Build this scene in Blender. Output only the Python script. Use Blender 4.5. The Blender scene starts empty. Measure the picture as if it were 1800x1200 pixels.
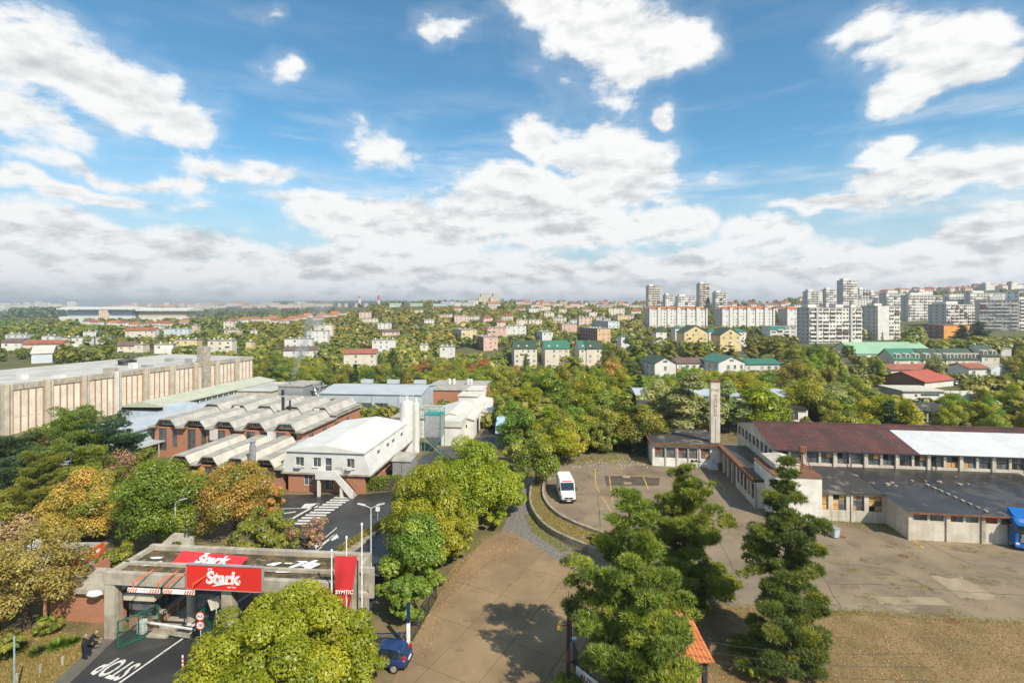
import bpy, bmesh, math, random
import numpy as np
from mathutils import Vector, Matrix
sc = bpy.context.scene
R = math.radians
# ---------------------------------------------------------------- camera
F, H, Y0 = 900.0, 25.5, 540.0          # focal length in photo pixels, eye height, horizon row
cam = bpy.data.cameras.new('camera'); cam.sensor_width = 36; cam.lens = 18.0
cam.shift_y = -60/1800; cam.clip_start = 0.5; cam.clip_end = 30000
co = bpy.data.objects.new('camera', cam); sc.collection.objects.link(co)
co.location = (0, 0, H); co.rotation_euler = (R(90), 0, 0)
sc.camera = co
# ---------------------------------------------------------------- colour management
sc.render.engine = 'CYCLES'
vs = sc.view_settings
vs.view_transform = 'Standard'; vs.look = 'None'; vs.gamma = 1.0; vs.exposure = 0.52
vs.use_curve_mapping = False
cy = sc.cycles
cy.max_bounces = 6; cy.diffuse_bounces = 3; cy.glossy_bounces = 2; cy.transmission_bounces = 3
cy.transparent_max_bounces = 4; cy.volume_bounces = 0; cy.use_denoising = True
cy.volume_step_rate = 2.0; cy.volume_max_steps = 64
cy.caustics_reflective = False; cy.caustics_refractive = False
# ---------------------------------------------------------------- sun
SUN = Vector((0.62, -0.78, 0.98)).normalized()
sl = bpy.data.lights.new('sun', 'SUN'); sl.energy = 4.5; sl.angle = R(0.6); sl.color = (1.0, 0.91, 0.76)
so = bpy.data.objects.new('sun', sl); sc.collection.objects.link(so)
so.rotation_euler = SUN.to_track_quat('Z', 'Y').to_euler()
# ---------------------------------------------------------------- node helper
class E:
    """socket wrapper: write node maths as expressions"""
    def __init__(s, nt, k): s.nt = nt; s.k = k
    def _m(s, op, *a, clamp=False):
        n = s.nt.nodes.new('ShaderNodeMath'); n.operation = op; n.use_clamp = clamp
        for i, x in enumerate((s,)+a):
            if isinstance(x, E): s.nt.links.new(x.k, n.inputs[i])
            else: n.inputs[i].default_value = x
        return E(s.nt, n.outputs[0])
    def __add__(s, o): return s._m('ADD', o)
    __radd__ = __add__
    def __mul__(s, o): return s._m('MULTIPLY', o)
    __rmul__ = __mul__
    def __sub__(s, o): return s._m('SUBTRACT', o)
    def __truediv__(s, o): return s._m('DIVIDE', o)
    def mad(s, a, b): return s._m('MULTIPLY_ADD', a, b)
    def mx(s, o): return s._m('MAXIMUM', o)
    def mn(s, o): return s._m('MINIMUM', o)
    def smooth(s, a, b, lo=0., hi=1.):
        n = s.nt.nodes.new('ShaderNodeMapRange'); n.interpolation_type = 'SMOOTHSTEP'
        s.nt.links.new(s.k, n.inputs['Value'])
        for q, x in (('From Min', a), ('From Max', b), ('To Min', lo), ('To Max', hi)): n.inputs[q].default_value = x
        return E(s.nt, n.outputs['Result'])
def noise(nt, vec, scale, detail=4, rough=.55, dist=0.):
    n = nt.nodes.new('ShaderNodeTexNoise'); n.inputs['Scale'].default_value = scale
    n.inputs['Detail'].default_value = detail; n.inputs['Roughness'].default_value = rough
    n.inputs['Distortion'].default_value = dist
    if vec is not None: nt.links.new(vec, n.inputs['Vector'])
    return E(nt, n.outputs['Fac'])
def vmath(nt, op, a, b=None, out=0):
    n = nt.nodes.new('ShaderNodeVectorMath'); n.operation = op
    for i, x in enumerate((a, b)):
        if x is None: continue
        if isinstance(x, (tuple, list)): n.inputs[i].default_value = x
        else: nt.links.new(x, n.inputs[i])
    return n.outputs[out]
def mixc(nt, fac, a, b, bt='MIX'):
    n = nt.nodes.new('ShaderNodeMix'); n.data_type = 'RGBA'; n.blend_type = bt
    for i, x in ((0, fac), (6, a), (7, b)):
        if isinstance(x, E): x = x.k
        if isinstance(x, (int, float)): n.inputs[i].default_value = x
        elif isinstance(x, (tuple, list)): n.inputs[i].default_value = tuple(x)[:3]+(1,)
        else: nt.links.new(x, n.inputs[i])
    return n.outputs[2]
# ---------------------------------------------------------------- sky with clouds
w = bpy.data.worlds.new('World'); sc.world = w; w.use_nodes = True
nt = w.node_tree; nt.nodes.clear()
sky = nt.nodes.new('ShaderNodeTexSky'); sky.sky_type = 'NISHITA'; sky.sun_disc = False
sky.sun_elevation = math.asin(SUN.z); sky.sun_rotation = math.atan2(SUN.x, SUN.y)
sky.air_density = 1.0; sky.dust_density = 0.6; sky.ozone_density = 2.5; sky.altitude = 150
tc = nt.nodes.new('ShaderNodeTexCoord'); sep = nt.nodes.new('ShaderNodeSeparateXYZ')
D = tc.outputs['Generated']; nt.links.new(D, sep.inputs[0])
dx, dy, dz = (E(nt, sep.outputs[i]) for i in range(3))
az = dx._m('ARCTAN2', dy); el = dz._m('ARCSINE')
# slow warp so that cloud outlines are not elliptical
wn = nt.nodes.new('ShaderNodeTexNoise'); wn.inputs['Scale'].default_value = 6.0; wn.inputs['Detail'].default_value = 3
nt.links.new(D, wn.inputs['Vector'])
warp = vmath(nt, 'MULTIPLY', vmath(nt, 'SUBTRACT', wn.outputs['Color'], (.5, .5, .5)), (.20, .13, 0))
cmb = nt.nodes.new('ShaderNodeCombineXYZ'); nt.links.new(az.k, cmb.inputs[0]); nt.links.new(el.k, cmb.inputs[1])
P2 = vmath(nt, 'ADD', cmb.outputs[0], warp)
# clouds of this sky: centre and radii as seen on the photograph's rows and columns, turned into azimuth and elevation
CL = [(70,110,190,105,1.),(210,165,150,85,1.),(310,215,95,60,1.),(20,215,190,60,.8),
      (170,298,330,26,.55),(430,300,230,24,.5),(120,335,300,24,.7),(560,350,200,26,.6),
      (60,420,260,72,1.),(300,445,260,62,1.),(560,455,200,50,1.),
      (945,250,60,62,1.),(1030,270,110,75,1.),(1100,320,110,72,1.),(900,345,170,75,1.),(730,395,240,66,1.),
      (1010,400,230,62,1.),(1180,395,80,38,1.),(590,370,130,34,.9),
      (1060,55,160,95,1.05),(1090,125,95,60,.8),(1180,85,70,75,1.),(960,25,100,60,1.),(1060,190,80,30,.4),
      (1170,222,58,36,.8),(1540,40,90,50,.6),(1640,70,130,60,.7),(1700,110,140,55,.95),(1610,175,75,36,.8),
      (1470,355,190,24,.9),(1620,315,190,44,1.),(1570,270,80,28,.8),(1760,300,110,40,.9),
      (1335,415,85,42,1.),(1520,440,240,46,1.),(1740,415,140,62,1.),
      (495,130,40,20,.5),(690,255,75,45,.6),(640,212,36,26,.5),(455,30,45,20,.42),(770,40,45,24,.42),(1250,312,60,16,.5)]
field = None
for px, py, rx, ry, wt in CL:
    a = math.atan((px-900)/900); e = math.atan((540-py)/900*math.cos(a))
    ra = rx/900*math.cos(a)**2; re = ry/900*math.cos(a)*math.cos(e)**2
    q = vmath(nt, 'MULTIPLY', vmath(nt, 'SUBTRACT', P2, (a, e, 0)), (1/ra, 1/re, 0))
    ln = E(nt, vmath(nt, 'LENGTH', q, out=1))
    b = ln.mad(-wt, wt)
    field = b if field is None else field._m('SMOOTH_MAX', b, .25)
# the same kind of broken cloud over the rest of the sky
flat = vmath(nt, 'MULTIPLY', D, (1, 1, 1.7))
gen = noise(nt, flat, 2.6, 2, .5)
out_az = az._m('ABSOLUTE').smooth(.80, 1.0); out_el = el.smooth(.52, .66)
field = field.mx((gen - .52) * 3.2 * out_az.mx(out_el) - (out_az.mx(out_el)._m('SUBTRACT', 1.) * -1.) * 1.0)
bank = el.smooth(.21, .03, -.55, .70)
field = field._m('SMOOTH_MAX', bank, .2)
fine = noise(nt, flat, 6.5, 8, .62, .2)
fineS = noise(nt, vmath(nt, 'ADD', flat, (.026, -.026, .075)), 6.5, 5, .60, .2)     # the same cloud a little towards the sun
lay = vmath(nt, 'MULTIPLY', D, (1, 1, 2.6))
puff = noise(nt, lay, 17., 5, .6)
puffS = noise(nt, vmath(nt, 'ADD', lay, (.009, -.009, .034)), 17., 4, .6)
big = noise(nt, vmath(nt, 'MULTIPLY', D, (1, 1, 3.0)), 9., 3, .55)
veil = noise(nt, vmath(nt, 'MULTIPLY', D, (1, 1.2, 7.)), 3.2, 5, .6).smooth(.46, .74, 0., .60) * el.smooth(.02, .10) * el.smooth(.42, .22, .12, 1.)
dens = field * 1.15 + (fine - .5) * 2.1 + (puff - .5) * .55
lowb = el.smooth(.30, .03)
alpha = dens.smooth(.0, .50).mx(dens.smooth(-.50, .40, 0., .20)).mx(veil)
core = dens.smooth(.30, 1.0)
relief = (fineS - fine) * 2.2 + (puffS - puff) * (lowb * .9 + 2.0)
grey = (core * .16 + relief * (lowb * .35 + .85) + big.smooth(.46, .62) * (lowb * .24 + .16) * core)._m('MAXIMUM', 0.)._m('MINIMUM', .9)
cc = mixc(nt, grey, (4.65, 4.65, 4.62), (2.65, 2.75, 2.83))
hzf = el.smooth(.06, .0, 0., .40)
cc = mixc(nt, hzf, cc, (3.9, 4.05, 4.1))
gam = nt.nodes.new('ShaderNodeGamma'); gam.inputs[1].default_value = 1.0; nt.links.new(sky.outputs[0], gam.inputs[0])
skyc = mixc(nt, 1.0, gam.outputs[0], (.42, .73, .76), 'MULTIPLY')
skyc = mixc(nt, el.smooth(.30, .02, 0., .85), skyc, (2.6, 3.25, 3.6))
col = mixc(nt, alpha, skyc, cc)
bg = nt.nodes.new('ShaderNodeBackground'); bg.inputs['Strength'].default_value = .15
wo = nt.nodes.new('ShaderNodeOutputWorld')
nt.links.new(col, bg.inputs['Color']); nt.links.new(bg.outputs[0], wo.inputs['Surface'])
w.cycles.sampling_method = 'MANUAL'; w.cycles.sample_map_resolution = 512
# ---------------------------------------------------------------- materials
MC = {}
def mat(name, col, rough=.8, col2=None, var=.5, scale=1.2, bump=0., metal=0., rnd=.0, spec=.4, detail=5, stretch=(1,1,1),
        streak=None, lo=.35, hi=.65, brick=None, spots=None):
    if name in MC: return MC[name]
    m = bpy.data.materials.new(name); m.use_nodes = True; nt = m.node_tree
    bs = nt.nodes['Principled BSDF']
    geo = nt.nodes.new('ShaderNodeNewGeometry'); pos = geo.outputs['Position']
    if stretch != (1,1,1): pos = vmath(nt, 'MULTIPLY', pos, stretch)
    n = noise(nt, pos, scale, detail, .6)
    c2 = col2 or tuple(x*(1-var*.5) for x in col)
    base = mixc(nt, n.smooth(lo, hi), col, c2)
    if brick:
        br = nt.nodes.new('ShaderNodeTexBrick'); tcx = nt.nodes.new('ShaderNodeTexCoord')
        sp = nt.nodes.new('ShaderNodeSeparateXYZ'); nt.links.new(tcx.outputs['Object'], sp.inputs[0])
        cb = nt.nodes.new('ShaderNodeCombineXYZ')
        nt.links.new((E(nt, sp.outputs[0])+E(nt, sp.outputs[1])).k, cb.inputs[0]); nt.links.new(sp.outputs[2], cb.inputs[1])
        nt.links.new(cb.outputs[0], br.inputs['Vector']); br.inputs['Scale'].default_value = 1.0
        br.inputs['Brick Width'].default_value = .26; br.inputs['Row Height'].default_value = .085
        br.inputs['Mortar Size'].default_value = .008
        br.inputs['Color1'].default_value = (*brick[0], 1); br.inputs['Color2'].default_value = (*brick[1], 1)
        br.inputs['Mortar'].default_value = (*brick[2], 1)
        base = mixc(nt, .75, base, br.outputs['Color'])
    if spots:
        for sc_, lo_, hi_, c_, f_ in spots:
            base = mixc(nt, noise(nt, geo.outputs['Position'], sc_, 6, .62, .4).smooth(lo_, hi_, 0, f_), base, c_)
    if streak:
        sn = noise(nt, vmath(nt, 'MULTIPLY', geo.outputs['Position'], (1.6, 1.6, .12)), 1.4, 5, .65)
        base = mixc(nt, sn.smooth(.50, .75, 0, streak[1]), base, streak[0])
    if rnd:
        oi = nt.nodes.new('ShaderNodeObjectInfo')
        hs = nt.nodes.new('ShaderNodeHueSaturation'); nt.links.new(base, hs.inputs['Color'])
        nt.links.new(E(nt, oi.outputs['Random']).mad(2*rnd, 1-rnd).k, hs.inputs['Value']); base = hs.outputs[0]
    nt.links.new(base, bs.inputs['Base Color'])
    bs.inputs['Roughness'].default_value = rough; bs.inputs['Metallic'].default_value = metal
    bs.inputs['Specular IOR Level'].default_value = spec
    if bump:
        bp = nt.nodes.new('ShaderNodeBump'); bp.inputs['Strength'].default_value = bump; bp.inputs['Distance'].default_value = .05
        nb = noise(nt, geo.outputs['Position'], scale*6, 4, .6); nt.links.new(nb.k, bp.inputs['Height'])
        nt.links.new(bp.outputs[0], bs.inputs['Normal'])
    MC[name] = m
    return m
def leafmat(name, c0, c1, c2, trans=.35, rnd=.12, g=1.8):
    if name in MC: return MC[name]
    c0, c1, c2 = ((a*g*1.13, b*g, c*g*.95) for a, b, c in (c0, c1, c2))
    m = bpy.data.materials.new(name); m.use_nodes = True; nt = m.node_tree; nt.nodes.clear()
    at = nt.nodes.new('ShaderNodeAttribute'); at.attribute_name = 'v'
    v = E(nt, at.outputs['Fac'])
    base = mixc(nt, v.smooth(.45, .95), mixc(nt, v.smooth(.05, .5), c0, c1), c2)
    oi = nt.nodes.new('ShaderNodeObjectInfo'); r = E(nt, oi.outputs['Random'])
    hs = nt.nodes.new('ShaderNodeHueSaturation'); nt.links.new(base, hs.inputs['Color'])
    nt.links.new(r.mad(2*rnd, 1-rnd).k, hs.inputs['Value'])
    nt.links.new((r * 7.3)._m('FRACT').mad(.05, .475).k, hs.inputs['Hue'])
    df = nt.nodes.new('ShaderNodeBsdfDiffuse'); nt.links.new(hs.outputs[0], df.inputs[0])
    tr = nt.nodes.new('ShaderNodeBsdfTranslucent')
    nt.links.new(mixc(nt, 1., hs.outputs[0], (1.25, 1.2, .6), 'MULTIPLY'), tr.inputs[0])
    mx = nt.nodes.new('ShaderNodeMixShader'); mx.inputs[0].default_value = trans
    nt.links.new(df.outputs[0], mx.inputs[1]); nt.links.new(tr.outputs[0], mx.inputs[2])
    gl = nt.nodes.new('ShaderNodeBsdfGlossy'); gl.inputs['Roughness'].default_value = .45; gl.inputs[0].default_value = (.8, .85, .8, 1)
    m2 = nt.nodes.new('ShaderNodeMixShader'); m2.inputs[0].default_value = .035
    nt.links.new(mx.outputs[0], m2.inputs[1]); nt.links.new(gl.outputs[0], m2.inputs[2])
    o = nt.nodes.new('ShaderNodeOutputMaterial'); nt.links.new(m2.outputs[0], o.inputs[0])
    MC[name] = m
    return m
# ---------------------------------------------------------------- mesh helpers
COL = sc.collection
class MB:
    def __init__(s): s.v = []; s.f = []; s.m = []; s.T = None
    def add(s, pts, faces, m=0):
        o = len(s.v)
        if s.T is not None: pts = [tuple(s.T @ Vector(p)) for p in pts]
        s.v += [tuple(p) for p in pts]
        s.f += [tuple(i+o for i in f) for f in faces]; s.m += [m]*len(faces)
        return s
    def poly(s, pts, m=0): return s.add(pts, [tuple(range(len(pts)))], m)
    def box(s, x0, x1, y0, y1, z0, z1, m=0):
        return s.add([(x0,y0,z0),(x1,y0,z0),(x1,y1,z0),(x0,y1,z0),(x0,y0,z1),(x1,y0,z1),(x1,y1,z1),(x0,y1,z1)],
              [(3,2,1,0),(4,5,6,7),(0,1,5,4),(1,2,6,5),(2,3,7,6),(3,0,4,7)], m)
    def prism(s, pl, z0, z1, m=0):          # vertical extrusion of a ground outline
        n = len(pl); p = [(x,y,z0) for x,y in pl]+[(x,y,z1) for x,y in pl]
        return s.add(p, [tuple(range(n-1,-1,-1)), tuple(range(n,2*n))]+[(i,(i+1)%n,n+(i+1)%n,n+i) for i in range(n)], m)
    def ext(s, pr, y0, y1, m=0):            # profile in x-z pushed along y
        n = len(pr); p = [(x,y0,z) for x,z in pr]+[(x,y1,z) for x,z in pr]
        return s.add(p, [tuple(range(n)), tuple(range(2*n-1,n-1,-1))]+[(i,n+i,n+(i+1)%n,(i+1)%n) for i in range(n)], m)
    def extx(s, pr, x0, x1, m=0):           # profile in y-z pushed along x
        n = len(pr); p = [(x0,y,z) for y,z in pr]+[(x1,y,z) for y,z in pr]
        return s.add(p, [tuple(range(n-1,-1,-1)), tuple(range(n,2*n))]+[(i,(i+1)%n,n+(i+1)%n,n+i) for i in range(n)], m)
    def cyl(s, p0, p1, r0, r1=None, n=8, m=0, caps=True):
        r1 = r0 if r1 is None else r1
        a = Vector(p0); b = Vector(p1); d = (b-a).normalized()
        u = d.orthogonal().normalized(); v = d.cross(u)
        p = []
        for c, r in ((a, r0), (b, r1)):
            for i in range(n):
                t = 2*math.pi*i/n; p.append(tuple(c+u*(r*math.cos(t))+v*(r*math.sin(t))))
        fs = [(i,(i+1)%n,n+(i+1)%n,n+i) for i in range(n)]
        if caps: fs += [tuple(range(n-1,-1,-1)), tuple(range(n,2*n))]
        return s.add(p, fs, m)
    def path(s, pts, r, n=6, m=0):
        for a, b in zip(pts, pts[1:]): s.cyl(a, b, r, r, n, m)
        return s
    def wall(s, x0, x1, z0, z1, y0, y1, ops, m=0):   # wall along x with openings (xa, xb, za, zb)
        xs = sorted({x0, x1} | {min(max(q, x0), x1) for o in ops for q in o[:2]})
        for a, b in zip(xs, xs[1:]):
            if b-a < 1e-4: continue
            c = (a+b)/2; z = z0
            for o in sorted((o for o in ops if o[0] < c < o[1]), key=lambda o: o[2]):
                if o[2] > z+1e-4: s.box(a, b, y0, y1, z, o[2], m)
                z = o[3]
            if z1 > z+1e-4: s.box(a, b, y0, y1, z, z1, m)
        return s
    def mesh(s, name, mats):
        me = bpy.data.meshes.new(name); me.from_pydata(s.v, [], s.f)
        for m in (mats if isinstance(mats, (list, tuple)) else [mats]): me.materials.append(m)
        if any(s.m): me.polygons.foreach_set('material_index', s.m)
        me.update(); return me
    def build(s, name, mats, parent=None, smooth=False, bevel=0):
        me = s.mesh(name, mats)
        if smooth: me.polygons.foreach_set('use_smooth', [True]*len(me.polygons))
        o = put(name, me, parent)
        if bevel:
            b = o.modifiers.new('bevel', 'BEVEL'); b.width = bevel; b.segments = 2; b.limit_method = 'ANGLE'
        return o
def put(name, me, parent=None, loc=None, rz=None):
    o = bpy.data.objects.new(name, me); COL.objects.link(o)
    if parent is not None: o.parent = parent
    if loc is not None: o.location = loc
    if rz is not None: o.rotation_euler = (0, 0, rz)
    return o
def tag(o, label, cat, group=None):
    o['label'] = label; o['category'] = cat
    if group: o['group'] = group
    return o
def struct(o, kind='structure'): o['kind'] = kind; return o
def thing(name, label, cat, loc=(0,0,0), rz=0., group=None):
    return tag(put(name, None, None, loc, rz), label, cat, group)
def copy_tree(o, loc=None, rz=None, label=None, parent=None, scale=None):
    c = o.copy(); COL.objects.link(c); c.parent = parent
    if loc is not None: c.location = loc
    if rz is not None: c.rotation_euler = (0, 0, rz)
    if scale is not None: c.scale = scale
    if label: c['label'] = label
    for ch in o.children: copy_tree(ch, parent=c)
    return c
def G(px, py, z=0.): # the ground point seen at a photo row and column
    Y = F*(H-z)/(py-Y0); return ((px-900)/F*Y, Y)
def text_mesh(s, size=1., bold=0., shear=0., ext=.01, spacing=1.):
    cu = bpy.data.curves.new('lettering', 'FONT'); cu.body = s; cu.size = size; cu.offset = bold; cu.shear = shear
    cu.extrude = ext; cu.align_x = 'CENTER'; cu.align_y = 'CENTER'; cu.space_character = spacing; cu.resolution_u = 3
    o = bpy.data.objects.new('lettering', cu); COL.objects.link(o)
    dg = bpy.context.evaluated_depsgraph_get(); me = bpy.data.meshes.new_from_object(o.evaluated_get(dg))
    bpy.data.objects.remove(o); me.name = 'lettering'; return me
class Fr:
    """a building's own axes: x along its front, y away from us, turned by a degrees clockwise"""
    def __init__(s, x, y, a, z=0.): s.x, s.y, s.z, s.a = x, y, z, R(a); s.c, s.s = math.cos(s.a), math.sin(s.a)
    def w(s, x, y): return (s.x+x*s.c+y*s.s, s.y-x*s.s+y*s.c)
    def xat(s, px, y=0.):      # local x that is seen in column px on the line y
        t = (px-900)/F; ox, oy = s.x+y*s.s, s.y+y*s.c
        return (t*oy-ox)/(s.c+t*s.s)
    def zat(s, py, x, y=0.): return H-(py-Y0)/F*s.w(x, y)[1]
    def thing(s, name, label, cat, group=None): return thing(name, label, cat, (s.x, s.y, s.z), -s.a, group)
# ---------------------------------------------------------------- terrain
TPX = [-900, 0, 300, 500, 700, 900, 1100, 1350, 1550, 1800, 2700]
TY = [110, 160, 230, 300, 400, 550, 750, 1000, 1500, 2500, 4500, 9000]
TZ = np.array([[0,0,0,0,0,0,-1,-2,2,10,15,15],[0,0,0,0,0,0,-1,-2,2,10,15,15],[0,0,0,0,0,0,-1,-2,4,15,50,50],
 [0,-2,-6,-10,-7,0,6,8,12,20,62,70],[0,-3,-8,-11,-8,5,18,30,31,28,66,70],[0,-3,-8,-13,-6,7,17,31,32,28,40,50],
 [0,-2,-5,-8,-5,6,16,28,31,30,40,40],[0,0,0,-1,0,8,19,33,34,34,40,40],[0,0,0,0,1,13,36,54,52,50,45,45],
 [0,0,0,1,5,18,46,66,68,60,50,50],[0,0,0,1,5,18,46,66,68,60,50,50]], dtype=float)
TT = [(p-900)/F for p in TPX]
def terr(x, y):
    if y <= 110: return 0.
    t = min(max(x/y, TT[0]), TT[-1]-1e-6)
    i = max(j for j in range(len(TT)-1) if TT[j] <= t); u = (t-TT[i])/(TT[i+1]-TT[i])
    a = np.interp(y, TY, TZ[i]); b = np.interp(y, TY, TZ[i+1])
    return float(a*(1-u)+b*u)
# ---------------------------------------------------------------- palette
m_soil = mat('soil', (.20,.145,.075), .95, (.10,.095,.035), scale=.35, bump=.5)
m_far = mat('far_ground', (.07,.085,.022), .95, (.115,.105,.035), scale=.05, detail=8)
m_asph = mat('asphalt', (.050,.051,.052), .42, (.026,.027,.028), scale=.25, bump=.12, spec=.5, lo=.3, hi=.7, spots=[(.4,.56,.7,(.085,.082,.076),.6),(2.,.64,.75,(.02,.02,.02),.6)])
m_conc_road = mat('old_concrete', (.28,.195,.107), .8, (.185,.126,.068), scale=.22, bump=.25, rnd=.05, lo=.3, hi=.72, detail=7, spots=[(.09,.50,.66,(.17,.115,.06),.7),(.9,.60,.70,(.10,.07,.045),.6),(3.5,.62,.72,(.42,.33,.22),.5)])
m_yard = mat('worn_asphalt', (.24,.182,.115), .82, (.145,.108,.068), scale=.16, bump=.3, lo=.36, hi=.7, detail=8, spots=[(.07,.50,.64,(.20,.165,.125),.75),(.35,.58,.70,(.10,.072,.048),.75),(1.6,.60,.72,(.09,.068,.046),.6),(2.6,.63,.75,(.42,.33,.22),.5),(.22,.62,.74,(.36,.28,.19),.6)])
m_patch = mat('dark_patch', (.10,.078,.052), .7, (.065,.05,.035), scale=.5)
m_gravel = mat('gravel', (.30,.27,.235), .9, (.13,.115,.10), scale=5., bump=1., lo=.3, hi=.6)
m_dry = mat('dry_turf', (.25,.18,.085), .95, (.15,.12,.048), scale=.35, bump=.9, detail=9, lo=.3, hi=.7)
m_verge = mat('verge', (.27,.215,.085), .95, (.17,.155,.055), scale=1.5, bump=.8)
m_joint = mat('joint', (.09,.065,.04), .95)
m_pave = mat('pavement', (.15,.135,.115), .85, (.10,.09,.075), scale=.6, bump=.2)
m_paint = mat('road_paint', (.60,.59,.55), .7, (.24,.235,.22), scale=3.2, lo=.46, hi=.74, detail=8)
m_yel = mat('yellow_paint', (.58,.34,.05), .75, (.30,.21,.10), scale=2.5, lo=.4, hi=.6)
m_kerb = mat('kerb_stone', (.36,.31,.25), .85, (.22,.18,.13), scale=1.5, bump=.3)
m_conc = mat('raw_concrete', (.43,.385,.31), .85, (.29,.255,.20), scale=.9, bump=.25, streak=((.12,.10,.08), .55))
m_moss = mat('mossy_roof', (.15,.095,.045), .95, (.05,.045,.022), scale=1.4, bump=.8, lo=.35, hi=.6, spots=[(2.2,.58,.66,(.33,.28,.21),.8)])
m_white = mat('white_render', (.74,.72,.67), .8, (.62,.59,.53), scale=.8, streak=((.45,.40,.33), .35))
m_wpaint = mat('white_metal', (.64,.635,.61), .5, (.56,.55,.52), scale=.7, streak=((.46,.42,.36),.3))
m_cream = mat('cream_render', (.62,.55,.44), .85, (.48,.42,.33), scale=.7, streak=((.26,.21,.15), .5))
m_dirtyw = mat('dirty_white', (.60,.55,.47), .85, (.47,.42,.34), scale=.6, streak=((.22,.18,.13), .55))
m_brick = mat('red_brick', (.40,.16,.08), .85, (.33,.12,.06), scale=1., brick=((.42,.165,.085),(.33,.12,.06),(.42,.33,.25)))
m_glass = mat('window_glass', (.055,.065,.075), .12, (.10,.11,.12), scale=1.5, spec=.8, rnd=.35)
m_glassg = mat('dusty_glass', (.16,.165,.165), .3, (.07,.075,.08), scale=1.2, spec=.6, rnd=.4)
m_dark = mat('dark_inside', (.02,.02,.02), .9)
m_ply = mat('plywood', (.58,.34,.13), .8, (.48,.26,.09), scale=1.5, rnd=.15)
m_redb = mat('red_board', (.34,.07,.04), .8, rnd=.15)
m_bit = mat('bitumen', (.030,.028,.026), .38, (.058,.050,.044), scale=.28, bump=.2, spec=.5, lo=.4, hi=.75, detail=8, spots=[(.5,.56,.70,(.14,.12,.10),.7),(.18,.56,.62,(.075,.065,.055),.8),(2.2,.62,.70,(.22,.19,.16),.6)])
m_bit2 = mat('worn_bitumen', (.050,.044,.038), .6, (.21,.19,.165), scale=.45, bump=.3, lo=.52, hi=.68, detail=8)
m_maroon = mat('rusted_maroon_sheet', (.105,.036,.028), .62, (.062,.034,.029), scale=.5, rnd=.18, streak=((.24,.12,.08), .4))
m_wsheet = mat('white_sheet', (.60,.60,.60), .45, (.53,.53,.53), scale=.6, rnd=.06, streak=((.5,.47,.42),.3))
m_rust = mat('rust', (.22,.095,.045), .85, (.12,.06,.035), scale=2.)
m_orange = mat('orange_strip', (.46,.20,.105), .8, (.36,.18,.11), scale=1.2)
m_panel = mat('facade_panel', (.70,.645,.55), .8, (.58,.52,.43), scale=.5, rnd=.06, streak=((.33,.27,.2), .4))
m_hallroof = mat('grey_membrane', (.50,.48,.44), .8, (.33,.32,.30), scale=.22, lo=.35, hi=.7, detail=7, stretch=(.6,1.6,1))
m_bgrey = mat('blue_grey_sheet', (.47,.53,.58), .45, (.40,.46,.51), scale=.4, rnd=.05)
m_bgrey2 = mat('grey_sheet_roof', (.42,.44,.45), .5, (.36,.40,.43), scale=.3)
m_gsheet = mat('pale_green_sheet', (.47,.48,.36), .6, (.40,.41,.31), scale=.35)
m_shell = mat('cement_roof', (.40,.375,.33), .85, (.27,.255,.22), scale=.7, bump=.2, detail=7)
m_shell2 = mat('pale_roof', (.55,.51,.44), .8, (.44,.405,.345), scale=.6)
m_steel = mat('galvanised', (.48,.49,.49), .4, (.38,.39,.39), metal=.5, scale=2.)
m_pole = mat('pole_grey', (.52,.53,.53), .5, scale=3.)
m_dkmet = mat('dark_metal', (.035,.04,.05), .5, scale=3.)
m_green = mat('green_paint', (.015,.13,.085), .45, scale=2.)
m_teal = mat('teal_paint', (.03,.30,.27), .5, scale=2.)
m_red = mat('sign_red', (.66,.028,.022), .45, (.60,.03,.022), scale=.8)
m_redf = mat('banner_red', (.62,.035,.045), .7, (.54,.03,.035), scale=.8)
m_signw = mat('sign_white', (.82,.82,.80), .5, scale=3.)
m_orangep = mat('orange_paint', (.72,.13,.03), .5, scale=2.)
m_wood = mat('tarred_wood', (.075,.042,.026), .85, (.04,.026,.018), scale=3., bump=.4, stretch=(4,4,.4))
m_bark = mat('bark', (.115,.085,.058), .9, (.05,.038,.027), scale=3., bump=.8, stretch=(3,3,.6))
m_tile = mat('clay_tile', (.66,.24,.09), .75, (.52,.17,.06), scale=1.5, rnd=.1)
m_rub = mat('rubber', (.018,.018,.018), .8, scale=4.)
# ---------------------------------------------------------------- ground
ys = [-400, -100, 0, 30, 60, 90, 110] + [110*(1.052**i) for i in range(1, 87)]
ts = [-6,-4,-3,-2.2] + [-1.7+3.4*i/68 for i in range(69)] + [2.2,3,4,6]
V = []; Fc = []
for y in ys:
    for t in ts:
        x = min(max(t*max(y, 110.), -8900.-abs(t)), 8900.+abs(t)); V.append((x, y, terr(x, max(y, 1)) - (0.0 if y > 1 else 0)))
n = len(ts)
for i in range(len(ys)-1):
    for j in range(n-1): Fc.append((i*n+j, i*n+j+1, (i+1)*n+j+1, (i+1)*n+j))
me = bpy.data.meshes.new('ground'); me.from_pydata(V, [], Fc); me.materials.append(m_soil); me.materials.append(m_far)
me.polygons.foreach_set('material_index', [1 if V[f[0]][1] > 105 else 0 for f in Fc]); me.update()
struct(put('ground', me))
def sheet(name, pts, m, z=.004, kind='structure', thick=0.):
    pl = [G(*p) if len(p) == 2 else (p[0], p[1]) for p in pts]
    mb = MB()
    if thick: mb.prism(pl, z-thick, z)
    else: mb.poly([(x, y, z) for x, y in pl])
    return struct(mb.build(name, m), kind)
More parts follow.
